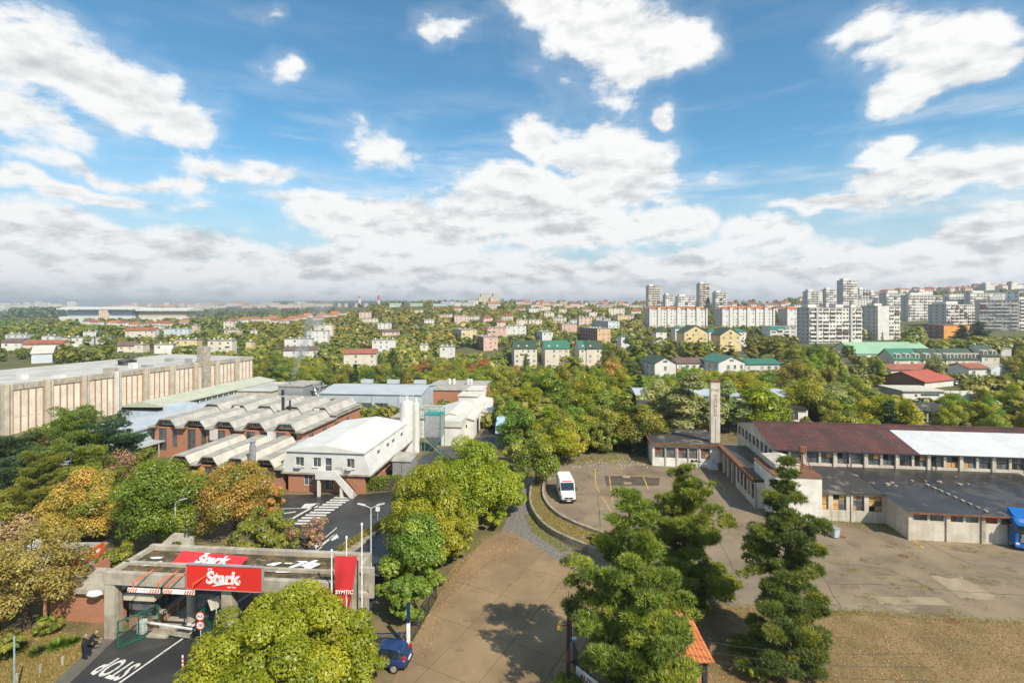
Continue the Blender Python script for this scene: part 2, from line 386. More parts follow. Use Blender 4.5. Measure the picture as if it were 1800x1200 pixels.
road = sheet('access_road', [(60,1260),(205,1122),(300,1052),(400,992),(455,950),(470,925),(440,912),(340,915),(340,897),(490,869),(640,868),(706,862),
      (742,800),(842,768),(866,735),(884,720),(896,722),(892,775),(842,800),(770,845),(722,905),(705,955),(690,1010),(640,1090),(560,1190),(500,1260)], m_asph, .006)
sheet('pavement', [(30,1260),(150,1150),(188,1118),(205,1122),(60,1260)], m_pave, .07, thick=.09)
sheet('verge', [(-60,1260),(-60,1110),(60,1100),(150,1120),(172,1128),(148,1150),(28,1262)], m_verge, .05)
med = sheet('median_strip', [(586,972),(676,914),(690,914),(606,984)], m_kerb, .13, thick=.13)
sheet('planting_bed', [(280,958),(470,905),(520,935),(420,985),(300,1000)], m_soil, .03)
sheet('gravel_track', [(880,935),(905,885),(925,845),(940,838),(938,880),(946,912),(965,938),(1000,962),(1050,988),(1075,1010),(1062,1030),(1010,1000),(960,972),(925,948)], m_gravel, .012)
yard = sheet('yard', [(956,848),(966,824),(1010,812),(1100,806),(1275,822),(1340,905),(1450,908),(1600,936),(1800,948),(2000,962),(2000,1102),(1800,1092),(1480,1073),(1245,1062),(1050,1062),(1030,960),(985,925),(958,892)], m_yard, .008)
rl = random.Random(17); lawn = sheet('dry_lawn', [(1245+i*9.4, 1062+(i*9.4)*.0535+rl.uniform(-3.2,3.5)) for i in range(81)]+[(2200,1500),(1010,1500),(1000,1200),(1060,1064)], m_dry, .010)
sheet('dark_patch', [(1062,836),(1160,838),(1158,853),(1066,853)], m_patch, .013)
# slabs of the concrete road
rp = [G(*p) for p in [(600,1300),(690,1200),(722,1128),(758,1052),(800,992),(850,952),(885,932),(925,948),(960,972),(1010,1000),(1062,1030),(1062,1062),(1030,1120),(1000,1200),(985,1300)]]
mb = MB(); mb.poly([(x, y, .004) for x, y in rp]); croad = struct(mb.build('concrete_road', m_joint))
def clip(pl, nx, ny, d):
    o = []
    for i in range(len(pl)):
        a, b = pl[i], pl[(i+1) % len(pl)]; da = nx*a[0]+ny*a[1]-d; db = nx*b[0]+ny*b[1]-d
        if da >= 0: o.append(a)
        if da*db < 0: t = da/(da-db); o.append((a[0]+(b[0]-a[0])*t, a[1]+(b[1]-a[1])*t))
    return o
ca, sa = math.cos(R(28)), math.sin(R(28)); rg = random.Random(5)
for i in range(-8, 8):
    for j in range(-2, 14):
        u0 = i*3.9+1.2+.02; u1 = u0+3.9-.04; w0 = 24+j*5.2+.02; w1 = w0+5.2-.04
        q = clip(clip(clip(clip(rp, ca, -sa, u0), -ca, sa, -u1), sa, ca, w0), -sa, -ca, -w1)
        if len(q) < 3: continue
        z = .022+rg.random()*.006; mb = MB(); mb.prism(q, .0, z); mb.build('slab', m_conc_road, croad)
# painted markings
def mark(pts, m=m_paint, z=.012, parent=road, name='marking'):
    mb = MB(); mb.poly([(*(G(*p)), z) for p in pts]); return mb.build(name, m, parent)
def wline(a, b, wd, m=m_paint, z=.012, parent=road, name='line'):
    a = Vector(G(*a)); b = Vector(G(*b)); d = (b-a).normalized(); n = Vector((-d.y, d.x))*wd/2
    mb = MB(); mb.poly([(*(a+n), z), (*(b+n), z), (*(b-n), z), (*(a-n), z)]); return mb.build(name, m, parent)
for x, y in [(597,822),(575,838),(548,855),(522,870),(495,886),(470,903),(440,921),(410,940),(380,958),(352,977),(325,996),(300,1016)]:
    px, py = 440+x/3.913, 660+y/3.913; a = G(px, py); L = 2.55
    mb = MB(); mb.poly([(a[0], a[1]-.24, .012), (a[0]+L, a[1]-.30, .012), (a[0]+L, a[1]+.2, .012), (a[0], a[1]+.26, .012)])
    mb.build('crossing_stripe', m_paint, road)
wline((205,1203), (345,1105), .16); wline((410,1062), (560,965), .14); wline((420,1080), (470,1045), .14)
wline((572,944), (592,927), .14); wline((478,894), (530,893), .16); wline((490,903), (520,899), .3)
wline((560,885), (512,912), .35); mark([(528,893),(536,885),(560,884),(558,891),(545,893)])
wline((556,965), (588,940), .3); mark([(578,947),(592,938),(596,944),(584,950)]); mark([(552,958),(560,952),(566,962),(556,967)])
for (px, py), L in (((206,1173), 1.),((338,1086), .9)):
    me = text_mesh('STOP', 1.8*L, .04, 0, .002); me.materials.append(m_paint)
    x, y = G(px, py); o = put('lettering', me, road, (x, y, .014)); o.rotation_euler = (0, 0, R(180-16)); o.scale = (.62, 1.35, 1)
# yard markings
for a, b in (((1046,824),(1047,852)),((1047,852),(1054,865)),((1058,872),(1075,900)),((1071,836),(1077,882)),((1070,834),(1160,839)),((1131,838),(1140,860)),((1255,838),(1275,862)),((1590,936),(1624,963))):
    wline(a, b, .16, m_yel, .016, yard)
for px, py in ((1101,838),(1103,849)):
    x, y = G(px, py); mb = MB(); mb.box(x-.55, x+.55, y-.4, y+.4, .0, .03); mb.build('concrete_cover', m_kerb, yard)
for px, py, r in ((1588,977,.45),(1480,943,.4),(1672,1092,.5)):
    x, y = G(px, py); mb = MB(); mb.cyl((x,y,.0),(x,y,.02), r, r, 14); mb.build('manhole_cover', m_rust, yard)
m_tar = mat('tar', (.10,.075,.05), .8)
def crack(pts, parent, z):
    mb = MB(); p = [Vector(G(*q)) for q in pts]; rr = random.Random(len(pts)*7+int(pts[0][0]))
    q = [p[0]]
    for a, b in zip(p, p[1:]):
        for k in range(1, 6): q.append(a.lerp(b, k/5)+Vector((rr.uniform(-.12,.12), rr.uniform(-.12,.12))))
    for a, b in zip(q, q[1:]):
        d = (b-a).normalized(); n = Vector((-d.y, d.x))*rr.uniform(.015,.045)
        mb.poly([(*(a+n), z), (*(b+n), z), (*(b-n), z), (*(a-n), z)])
    mb.build('crack', m_tar, parent)
for pts in ([(1460,1025),(1580,1028),(1700,1040),(1800,1046)],[(1500,990),(1560,1000),(1640,1035)],[(1620,950),(1690,985),(1800,1020)],[(1000,840),(1050,870),(1056,940)],[(1380,960),(1440,1000),(1480,1072)],[(1250,930),(1290,1000),(1280,1060)],[(1080,880),(1160,880),(1230,900)]):
    crack(pts, yard, .016)
# curved retaining walls
def cwall(name, pts, z0, z1, th, m):
    p = [Vector(G(*q)) for q in pts]
    sm = []
    for i in range(len(p)-1):
        p0, p1, p2, p3 = p[max(i-1,0)], p[i], p[i+1], p[min(i+2,len(p)-1)]
        for k in range(4):
            t = k/4; sm.append(.5*((2*p1)+(p2-p0)*t+(2*p0-5*p1+4*p2-p3)*t*t+(3*p1-p0-3*p2+p3)*t**3))
    sm.append(p[-1]); L = []; Rr = []
    for i, q in enumerate(sm):
        d = (sm[min(i+1,len(sm)-1)]-sm[max(i-1,0)]).normalized(); n = Vector((-d.y, d.x))*th/2; L.append(q+n); Rr.append(q-n)
    mb = MB()
    for i in range(len(sm)-1):
        a, b, c, d = L[i], L[i+1], Rr[i+1], Rr[i]
        mb.add([(*v, z0) for v in (a,b,c,d)]+[(*v, z1) for v in (a,b,c,d)], [(4,5,6,7),(0,1,5,4),(2,3,7,6)]+([(3,0,4,7)] if i == 0 else [])+([(1,2,6,5)] if i == len(sm)-2 else []))
    return mb.build(name, m), sm
ow, osm = cwall('retaining_wall', [(940,846),(934,862),(932,885),(938,905),(952,925),(972,941),(1000,955),(1040,972),(1064,985)], 0, .75, .28, m_kerb)
tag(ow, 'low outer curved retaining wall beside the gravel track', 'wall')
iw, ism = cwall('retaining_wall', [(960,846),(956,860),(955,880),(963,898),(980,915),(1004,929),(1035,942),(1066,954)], 0, 1.05, .3, m_kerb)
tag(iw, 'inner curved retaining wall along the edge of the yard with the van', 'wall')
mb = MB(); mb.poly([(*q, .68) for q in osm]+[(*q, .68) for q in reversed(ism)]); struct(mb.build('grass_strip', m_verge))
# ---------------------------------------------------------------- foliage
L_GREEN = leafmat('leaf_green', (.065,.10,.012), (.13,.17,.02), (.23,.24,.035), .4)
L_DEEP = leafmat('leaf_deep_green', (.04,.07,.014), (.07,.11,.02), (.12,.155,.03))
L_LIME = leafmat('leaf_yellow_green', (.095,.13,.008), (.165,.20,.012), (.25,.26,.022), .45)
L_FRESH = leafmat('leaf_fresh_green', (.06,.115,.012), (.10,.17,.018), (.17,.225,.03), .4)
L_OLIVE = leafmat('leaf_olive', (.085,.10,.015), (.145,.165,.024), (.235,.225,.038), .4)
L_GOLD = leafmat('leaf_gold', (.11,.09,.022), (.18,.145,.042), (.26,.205,.07), .4)
L_MAPLE = leafmat('leaf_turning', (.09,.115,.018), (.22,.165,.035), (.33,.19,.06), .4)
L_RUST = leafmat('leaf_rust', (.12,.055,.02), (.20,.085,.03), (.27,.13,.04), .3)
L_BROWN = leafmat('leaf_dry_brown', (.11,.075,.045), (.19,.135,.075), (.26,.19,.11), .3)
L_PINE = leafmat('needle_pine', (.045,.075,.015), (.095,.14,.021), (.19,.22,.03), .3)
L_PINE2 = leafmat('needle_blue', (.016,.036,.020), (.036,.068,.032), (.075,.115,.042), .2)
L_PINE3 = leafmat('needle_deep', (.034,.07,.02), (.075,.127,.027), (.155,.195,.032), .3)
L_PALE = leafmat('leaf_silver', (.10,.14,.05), (.17,.215,.085), (.27,.305,.15), .4)
def np_mesh(name, V, k, mats, v=None):
    n = len(V)//k; me = bpy.data.meshes.new(name)
    me.vertices.add(len(V)); me.vertices.foreach_set('co', np.ascontiguousarray(V, dtype=np.float32).ravel())
    me.loops.add(n*k); me.loops.foreach_set('vertex_index', np.arange(n*k, dtype=np.int32))
    me.polygons.add(n); me.polygons.foreach_set('loop_start', np.arange(0, n*k, k, dtype=np.int32))
    me.update(calc_edges=True)
    if v is not None:
        a = me.attributes.new('v', 'FLOAT', 'FACE'); a.data.foreach_set('value', v.astype(np.float32))
    me.materials.append(mats); return me
def nrm(a): return a/np.maximum(np.linalg.norm(a, axis=1, keepdims=True), 1e-9)
def leaves(rg, C, N, size, aspect=.55):
    n = len(C); N = nrm(N); T = nrm(np.cross(N, rg.normal(size=(n,3)))); B = np.cross(N, T)
    s = (size*rg.uniform(.5, 1.55, n))[:,None]
    V = np.empty((n,4,3)); V[:,0] = C-T*s*.5; V[:,1] = C+B*s*aspect*.5+N*s*.06; V[:,2] = C+T*s*.5; V[:,3] = C-B*s*aspect*.5+N*s*.06
    return V.reshape(-1,3)
def crown(rg, n, Rr, Hc, zc, K, size, shape='round', droop=.0, crs=(.15,.36)):
    d = nrm(rg.normal(size=(K,3))); r = rg.uniform(0, 1, K)**.42*.80
    c = d*r[:,None]*np.array([Rr, Rr, Hc/2])
    if shape == 'cone':
        f = np.clip(.62-(c[:,2]/Hc), .15, 1.1)[:,None]; c[:,:2] *= f
    if shape == 'dome': c[:,2] = np.where(c[:,2] < 0, c[:,2]*.6, c[:,2])
    c[:,2] += zc; cr = rg.uniform(*crs, K)*min(Rr, Hc/2)
    if K > 40: c[:,2] += Hc*.10*np.sin(c[:,0]/Rr*4.2+1.)*np.cos(c[:,1]/Rr*3.)
    w = cr**2; idx = rg.choice(K, n, p=w/w.sum()); cv = rg.normal(size=K)*.17
    dd = nrm(rg.normal(size=(n,3))+np.array([0,0,.30])); rr = cr[idx]*(1-.5*rg.uniform(0,1,n)**2)
    P = c[idx]+dd*rr[:,None]*np.array([1,1,.78]); P[:,2] -= droop*np.linalg.norm(P[:,:2], axis=1)
    N = dd*.95+rg.normal(size=(n,3))*.36+np.array([0,-.05,.5])
    v = np.clip(.45+cv[idx]+rg.normal(size=n)*.11, 0, 1)
    return leaves(rg, P, N, size), v, c, cr
def limbs(mb, rg, h0, htop, c, r0, nl=9, bend=.4):
    top = Vector((rg.normal()*.2, rg.normal()*.2, htop)); base = Vector((0,0,-.3))
    mid = Vector((rg.normal()*bend*.4, rg.normal()*bend*.4, h0))
    mb.cyl(base, mid, r0, r0*.72, 8); mb.cyl(mid, top, r0*.72, r0*.2, 6)
    for q in c[rg.choice(len(c), min(nl, len(c)), replace=False)]:
        q = Vector(q); s = mid.lerp(top, rg.uniform(0,.6)); m = s.lerp(q, .55)+Vector((0,0,-.25))
        mb.cyl(s, m, r0*.34, r0*.2, 5); mb.cyl(m, q, r0*.2, r0*.06, 5)
class Tree: pass
def make_tree(seed, h, Rr, base, n, size, K, lm, shape='round', tr=.22, nl=9, droop=0., crs=(.15,.36)):
    rg = np.random.default_rng(seed); Hc = h-base
    V, v, c, cr = crown(rg, n, Rr, Hc, base+Hc/2, K, size, shape, droop, crs)
    t = Tree(); t.crown = np_mesh('crown', V, 4, lm, v)
    mb = MB(); limbs(mb, rg, base*.9+.3, h*.85, c, tr, nl); t.trunk = mb.mesh('trunk', m_bark); t.h = h; t.r = Rr
    return t
def conifer(seed, h, Rr, base, lm, ntuft, tuft=.30, tiers=13, shape=None, tr=.24, gap=.25, pad=1.):
    """tiers of boughs that carry pads of needle tufts"""
    rg = np.random.default_rng(seed); mb = MB()
    mb.cyl((0,0,-.3), (rg.normal()*.15, rg.normal()*.15, h*.97), tr, .03, 8)
    C = []; W = []
    for k in range(tiers):
        f = (k+.5)/tiers; z = base+(h-base)*f
        Lr = Rr*(shape(f) if shape else (1-f)**.62*.95+.05)*rg.uniform(.62, 1.12); nb = max(3, int(6*(1-f*.5)))
        a0 = rg.uniform(0, 6.28)
        for b in range(nb):
            if rg.random() < gap*.4: continue
            a = a0+6.283*b/nb+rg.normal()*.4; L = Lr*rg.uniform(.5, 1.15)
            d = np.array([math.cos(a), math.sin(a), 0.]); s0 = np.array([0,0,z])
            rise = L*rg.uniform(-.10, .30)+f*L*.45
            tip = s0+d*L+np.array([0,0,rise]); mid = s0+d*L*.5+np.array([0,0,rise*.35])
            mb.cyl(tuple(s0), tuple(mid), tr*.25*(1-f*.6), .05, 5); mb.cyl(tuple(mid), tuple(tip), .05, .015, 4)
            npad = max(2, int(L*2.6))
            for p in range(npad):
                q = .30+.72*(p+rg.random()*.7)/npad
                pos = s0+d*L*q+np.array([0,0,rise*q*q])
                side = np.array([-d[1], d[0], 0])*rg.normal()*.26*L*q
                pr = pad*rg.uniform(.20, .52)*(.6+.45*min(L/3, 1))
                C.append((*(pos+side+np.array([0,0,.12])), pr)); W.append(pr**2)
    C.append((0,0,h-.1,.35)); W.append(.12)
    C = np.array(C); W = np.array(W); idx = rg.choice(len(C), ntuft, p=W/W.sum())
    dd = nrm(rg.normal(size=(ntuft,3))+np.array([0,0,.45])); rr = C[idx,3]*(1-.55*rg.uniform(0,1,ntuft)**2)
    P = C[idx,:3]+dd*rr[:,None]*np.array([1.3,1.3,.5])
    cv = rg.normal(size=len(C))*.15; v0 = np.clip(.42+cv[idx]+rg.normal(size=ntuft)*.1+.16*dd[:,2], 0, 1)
    K = 8
    D = nrm(np.repeat(dd*np.array([1,1,.9])+np.array([0,0,.35]), K, axis=0)*.8+rg.normal(size=(ntuft*K,3))*.62)
    O = np.repeat(P, K, axis=0); L = (tuft*rg.uniform(.6, 1.2, ntuft*K))[:,None]
    S = nrm(np.cross(D, rg.normal(size=D.shape)))*L*.10
    V = np.empty((ntuft*K,3,3)); V[:,0] = O-S; V[:,1] = O+S; V[:,2] = O+D*L
    t = Tree(); t.crown = np_mesh('crown', V.reshape(-1,3), 3, lm, np.repeat(v0, K)); t.trunk = mb.mesh('trunk', m_bark); t.h = h; t.r = Rr
    return t
def plant(t, name, label, cat, x, y, z=None, s=1., rz=0., group=None, sz=None, lm=None):
    o = thing(name, label, cat, (x, y, terr(x, y) if z is None else z), rz, group); o.scale = (s, s, sz or s)
    put('trunk', t.trunk, o); c = put('crown', t.crown, o)
    if lm is not None and lm != t.crown.materials[0]:
        c.material_slots[0].link = 'OBJECT'; c.material_slots[0].material = lm
    return o
def at(px, Y): return ((px-900)/F*Y, Y)
# ---- near trees, one mesh each
def near(name, label, px, Y, ptop, base, Rr, n, size, K, lm, seed, cat='tree', shape='round', tr=.2, nl=10, droop=0., crs=(.14,.36)):
    h = H-(ptop-Y0)/F*Y; t = make_tree(seed, h, Rr, base, n, size, K, lm, shape, tr, nl, droop, crs)
    return plant(t, name, label, cat, *at(px, Y), z=0.)
near('leafy_tree', 'large yellow-green tree in the foreground hiding the gate lane', 505, 33, 1028, .5, 6.2, 92000, .18, 110, L_LIME, 1, droop=.14, nl=26, crs=(.12,.36))
near('leafy_tree', 'yellow-green shoots reaching past the red flag', 566, 33.2, 1008, .8, 2.3, 11000, .18, 34, L_LIME, 2, shape='cone', crs=(.14,.34))
near('leafy_tree', 'lower yellow-green tree left of the large foreground tree', 402, 32.2, 1078, .2, 2.9, 24000, .18, 46, L_LIME, 18, nl=14)
near('leafy_tree', 'small yellow-green tree between the large foreground tree and the blue car', 625, 33.6, 1066, .2, 2.3, 17000, .18, 42, L_LIME, 19, nl=12)
near('roadside_tree', 'tallest yellow-green tree beside the concrete road', 820, 59, 775, .3, 6.0, 62000, .24, 120, L_LIME, 3, tr=.3)
near('roadside_tree', 'bright tree leaning over the asphalt lane behind the lamp', 742, 53, 825, .2, 4.9, 42000, .23, 90, L_LIME, 4, tr=.25)
near('roadside_tree', 'rounded tree overhanging the end of the gravel track', 878, 63, 812, .2, 4.2, 27000, .25, 70, L_LIME, 5)
near('roadside_tree', 'low leafy tree above the blue railing', 728, 46.5, 905, .1, 3.4, 24000, .21, 60, L_FRESH, 6)
near('roadside_tree', 'leafy tree between the railing and the shaded lane', 780, 51, 880, .1, 4.0, 30000, .22, 70, L_LIME, 7)
near('sapling', 'fern-like bright green sapling by the blue and white post', 716, 41.5, 1000, .1, 2.0, 7000, .26, 24, L_FRESH, 8)
near('maple_tree', 'rounded bright green tree behind the left lamp', 275, 53, 796, .2, 4.5, 40000, .21, 90, L_FRESH, 9)
near('maple_tree', 'orange-brown autumn maple left of the green tree', 150, 55, 828, .3, 4.6, 32000, .21, 80, L_MAPLE, 10)
near('maple_tree', 'green and orange maple in front of the pale roofs', 412, 57, 803, .4, 4.6, 34000, .21, 84, L_MAPLE, 11)
near('maple_tree', 'small orange maple beside the brick wall of the white house', 474, 62, 845, .3, 2.1, 7000, .24, 28, L_MAPLE, 12)
near('locust_tree', 'olive-yellow tree spreading over the canopy roof', 462, 47.5, 893, 2.2, 3.9, 15000, .20, 46, L_OLIVE, 13, nl=16)
near('locust_tree', 'thin brown-leaved branches beside the crossing', 545, 48, 905, 2.4, 2.4, 2600, .17, 22, L_BROWN, 14, nl=18)
near('acacia_tree', 'sparse golden tree with a thick trunk at the left pavement', 48, 40.5, 926, 1.7, 4.7, 15000, .18, 60, L_GOLD, 15, tr=.34, nl=22)
near('acacia_tree', 'golden shrub tree at the far left of the verge', -40, 42, 960, 1.0, 4.0, 10000, .19, 34, L_GOLD, 16, nl=14)
near('acacia_tree', 'thin golden branches in front of the red fence board', 112, 42.5, 970, 1.0, 2.9, 6500, .17, 32, L_GOLD, 17, nl=16)
for i, (px, Y, pt, rr, lm, lab) in enumerate([(20,60,840,3.2,L_OLIVE,'olive bush at the far left below the pines'),(70,52,900,2.4,L_OLIVE,'grey-green bush behind the white board'),
      (130,62,812,3.0,L_BROWN,'dry brown bush under the left pines'),(210,66,790,3.2,L_BROWN,'leafless-looking brown thicket between pines and green tree'),(255,70,782,2.6,L_OLIVE,'olive thicket at the corner of the pale roofs'),
      (205,50,952,2.0,L_GREEN,'green shrub filling the corner behind the concrete brace'),(100,56,905,2.6,L_GOLD,'yellowing bush below the orange maple'),(15,47,905,2.8,L_BROWN,'brown bush behind the golden tree'),
      (350,66,815,1.8,L_MAPLE,'orange shrub by the front of the pale roofs'),(180,58,880,2.6,L_BROWN,'brown-grey shrub behind the autumn maple'),(330,48,930,1.4,L_GREEN,'green shrub by the planting bed under the lamp')]):
    near('bush', lab, px, Y, pt, .05, rr*1.1, 7500, .21, 34, lm, 40+i, cat='bush')
# pines
PS = lambda f: (.55+.75*f if f < .35 else .82*(1-(f-.35)/.65)**.8+.08)
for i, (nm, lab, px, Y, pt, rr, base, nt_, lm, sd) in enumerate([
   ('pine_tree','broad light-green pine in front of the orange tiled roof',1106,32.6,866,5.2,.1,26000,L_PINE,21),
   ('pine_tree','dark pine standing behind the broad light-green pine',1203,44,820,5.3,.2,25000,L_PINE,22),
   ('pine_tree','tall slender pine at the edge of the dry lawn',1382,36,806,4.2,.2,25000,L_PINE3,23)]):
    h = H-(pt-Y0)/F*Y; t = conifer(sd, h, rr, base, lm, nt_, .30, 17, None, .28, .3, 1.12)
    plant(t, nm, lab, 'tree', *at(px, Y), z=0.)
tp = [conifer(31, 11.5, 4.3, 1.2, L_PINE, 11000, .36, 12, lambda f: .55+.6*math.sin(min(f*1.15,1)*2.6), .25, .3, 1.7), conifer(32, 11.5, 4.0, 1.5, L_PINE, 11000, .36, 12, lambda f: .45+.65*math.sin(min(f*1.1,1)*2.7), .25, .3, 1.7)]
for i, (px, Y, pt, lab) in enumerate([(20,64,772,'dark bushy pine at the far left edge'),(62,72,758,'bushy pine between the left edge and the grey panels'),(128,68,728,'tallest bushy pine in front of the blue-grey shed'),(205,70,738,'bushy pine at the right end of the left pine group'),(165,63,790,'lower pine in the middle of the left pine group'),(70,60,800,'lower pine in front of the left pine group')]):
    h = H-(pt-Y0)/F*Y; plant(tp[i%2], 'pine_tree', lab, 'tree', *at(px, Y), z=0., s=h/11.5, rz=i*1.3, lm=L_PINE if i % 3 else L_PINE2)
# ---------------------------------------------------------------- windows
WM = {}
m_frame = mat('old_frame', (.20,.17,.14), .8, scale=3.)
m_wframe = mat('white_frame', (.72,.71,.68), .6, scale=3.)
rw = random.Random(77)
def win(parent, x, y, z, w, h, nx=2, ny=2, fm=None, panes=None, rz=0., fw=.055, depth=.07):
    """window with its lower left corner at x, z; frame with bars, and every pane a sub-part"""
    fm = fm or m_frame; key = (round(w,3), round(h,3), nx, ny, fm.name, fw)
    if key not in WM:
        mb = MB(); mb.box(0, fw, -depth/2, depth/2, 0, h); mb.box(w-fw, w, -depth/2, depth/2, 0, h)
        mb.box(fw, w-fw, -depth/2, depth/2, 0, fw); mb.box(fw, w-fw, -depth/2, depth/2, h-fw, h)
        for i in range(1, nx): mb.box(w*i/nx-fw*.35, w*i/nx+fw*.35, -depth*.4, depth*.4, fw, h-fw)
        for j in range(1, ny): mb.box(fw, w-fw, -depth*.35, depth*.35, h*j/ny-fw*.35, h*j/ny+fw*.35)
        f = mb.mesh('window', fm)
        cw, ch = w/nx, h/ny; mb = MB(); mb.box(.012, cw-.012, 0, .012, .012, ch-.012); pm = {}
        base = mb.mesh('pane', m_glass); WM[key] = (f, base, cw, ch)
    f, base, cw, ch = WM[key]
    o = put('window', f, parent, (x, y, z), rz)
    for i in range(nx):
        for j in range(ny):
            m = (panes or (lambda i, j: None))(i, j)
            p = put('pane', base, o, (i*cw, .012, j*ch))
            if m is not None: p.material_slots[0].link = 'OBJECT'; p.material_slots[0].material = m
    return o
def derelict(seed, board=.18):
    r = random.Random(seed); mode = r.random()
    def f(i, j):
        if mode < board and i == r.choice((0, 1)): return m_ply
        q = r.random()
        return m_ply if q < .06 else m_glassg if q < .55 else m_dark if q < .7 else m_glass
    return f
# ---------------------------------------------------------------- old works on the right
FH = Fr(35.6, 69.6, 7.3)
hall = FH.thing('works_hall', 'long derelict hall with rusty maroon roof patched with white sheets', 'hall')
W_, D_, ZE, ZR, ZL = 40., 16., 6.3, 8.25, 4.2
bay = 3.83; ops = []; wins = []
nb = int(W_//bay)
for b in range(nb):
    for k in (0, 1):
        xa = .38+b*bay+k*1.80; ops.append((xa, xa+1.5, 4.55, 6.05)); wins.append((xa, b*2+k))
mb = MB(); mb.wall(0, W_, 0, ZE, 0, .3, ops); mb.build('front_wall', m_dirtyw, hall)
for xa, i in wins: win(hall, xa, .2, 4.55, 1.5, 1.5, 2, 2, panes=derelict(i+3))
pm = None
for b in range(nb+1):
    mb = MB(); mb.box(b*bay-.16, b*bay+.16, -.16, -.002, ZL, ZE-.12); mb.build('pilaster', m_dirtyw, hall)
side = []; mb = MB(); mb.T = Matrix(((0,-1,0,0),(1,0,0,0),(0,0,1,0),(0,0,0,1)))   # side wall: its x runs along the hall's depth
for k in range(9): side.append((.7+k*1.7, .7+k*1.7+1.25, 4.6, 6.0))
mb.wall(.3, D_, 0, ZE, -.3, 0, side)
mb.T = None; mb.add([(0,.0,ZE),(0,D_/2,ZR-.12),(0,D_,ZE),(.3,0,ZE),(.3,D_/2,ZR-.12),(.3,D_,ZE)], [(2,1,0),(3,4,5),(0,1,4,3),(1,2,5,4)])
mb.build('gable_wall', m_dirtyw, hall)
for k, (a, b_, c, d) in enumerate(side): win(hall, .18, b_, c, 1.25, 1.4, 2, 2, panes=derelict(k+60, .05), rz=R(-90))
mb = MB(); mb.box(.3, W_, D_-.3, D_, 0, ZE); mb.box(.32, W_, .32, D_-.32, 4.3, 4.4); mb.build('rear_wall', m_dirtyw, hall)
# roof sheets, each with its ribs; the white sheets cover the lower part of the slope from the ninth metre on
def sheet_panel(x0, x1, ya, za, yb, zb, m, lift=0., ribs=5):
    mb = MB(); n = 2*ribs; xs = [x0+.004+(x1-x0-.008)*i/n for i in range(n+1)]; nrmz = .055
    p = []
    for i, x in enumerate(xs): p += [(x, ya, za+lift+(nrmz if i % 2 else 0)), (x, yb, zb+lift+(nrmz if i % 2 else 0))]
    mb.add(p, [(2*i, 2*i+2, 2*i+3, 2*i+1) for i in range(n)]); mb.build('roof_sheet', m, hall)
pw = 2.0; nP = int(W_/pw); q = .80
for i in range(nP):
    x0, x1 = -.25 if i == 0 else i*pw, (i+1)*pw
    ym, zm = -.35+(D_/2+.35)*q, ZE-.05+(ZR-ZE+.05)*q
    sheet_panel(x0, x1, -.35, ZE-.05, ym, zm, m_wsheet if i >= 9 else m_maroon, .02 if i >= 9 else 0)
    sheet_panel(x0, x1, ym, zm+.012, D_/2, ZR+.012, m_maroon)
    sheet_panel(x0, x1, D_/2, ZR, D_+.3, ZE, m_maroon)
mb = MB(); mb.box(-.2, W_, -.47, -.36, ZE-.16, ZE-.05); mb.cyl((9.6,-.3,ZE-.1),(9.6,-.3,ZL+.1),.07)
mb.cyl((19.9,-.3,ZE-.1),(19.9,-.3,ZL+.1),.07); mb.build('gutter', m_dkmet, hall)
mb = MB(); mb.box(-.3, W_, D_/2-.2, D_/2+.2, ZR+.03, ZR+.09); mb.build('ridge_cap', m_maroon, hall)
# low wings in front
wing = FH.thing('low_wing', 'low flat-roofed wing with black bitumen roof in front of the maroon hall', 'building')
x1w, x2w = FH.xat(1445, -8.), FH.xat(1563, -8.)
ops = [(x2w-.25-(k+1)*1.98, x2w-.25-(k+1)*1.98+1.5, 1.3, 3.15) for k in range(5)]
mb = MB(); mb.wall(x1w, x2w+.1, 0, 3.45, -8., -7.7, ops); mb.build('front_wall', m_dirtyw, wing)
for k, o in enumerate(ops): win(wing, o[0], -7.82, 1.3, 1.5, 1.85, 2, 3, panes=derelict(k+30, .7))
for k in range(3): mb = MB(); mb.box(x2w-.27-k*3.96, x2w-.03-k*3.96, -8.1, -8.002, 0, 3.4); mb.build('pilaster', m_dirtyw, wing)
mb = MB(); mb.add([(x1w-.2,-8.3,3.5),(x2w+.6,-8.3,3.5),(x2w+.6,-.02,4.2),(x1w-.2,-.02,4.2),(x1w-.2,-8.3,3.36),(x2w+.6,-8.3,3.36)], [(0,1,2,3),(4,5,1,0)]); mb.build('roof', m_bit2, wing)
FW = Fr(*FH.w(FH.xat(1597, -12.2), -12.2), 7.3)
wing2 = FW.thing('front_wing', 'projecting wing with high small windows and black roof behind the blue truck', 'building')
ops = []
for k, (a, b_) in enumerate([(1606,1630),(1635,1659),(1670,1693),(1698,1720),(1730,1754),(1760,1784),(1795,1820)]):
    ops.append((FW.xat(a), FW.xat(b_), 2.15, 3.0))
mb = MB(); mb.wall(0, 20, 0, 3.15, 0, .3, ops); mb.T = Matrix(((0,-1,0,0),(1,0,0,0),(0,0,1,0),(0,0,0,1)))
mb.add([(.3,0,0),(4.3,0,0),(4.3,0,3.55),(.3,0,3.15),(.3,-.3,0),(4.3,-.3,0),(4.3,-.3,3.55),(.3,-.3,3.15)], [(0,1,2,3),(7,6,5,4),(3,2,6,7)])
mb.build('wall', m_dirtyw, wing2)
for k, o in enumerate(ops): win(wing2, o[0], .12, 2.15, o[1]-o[0], .85, 2, 1, panes=(lambda i, j, k=k: m_redb if (k == 2 and i == 0) or k == 4 else m_glassg))
for k, px in enumerate((1595.5, 1662.5, 1724, 1788)):
    x = FW.xat(px); mb = MB(); mb.box(x, x+.4, -.14, -.002, 0, 3.1); mb.build('pilaster', m_conc if k == 2 else m_dirtyw, wing2)
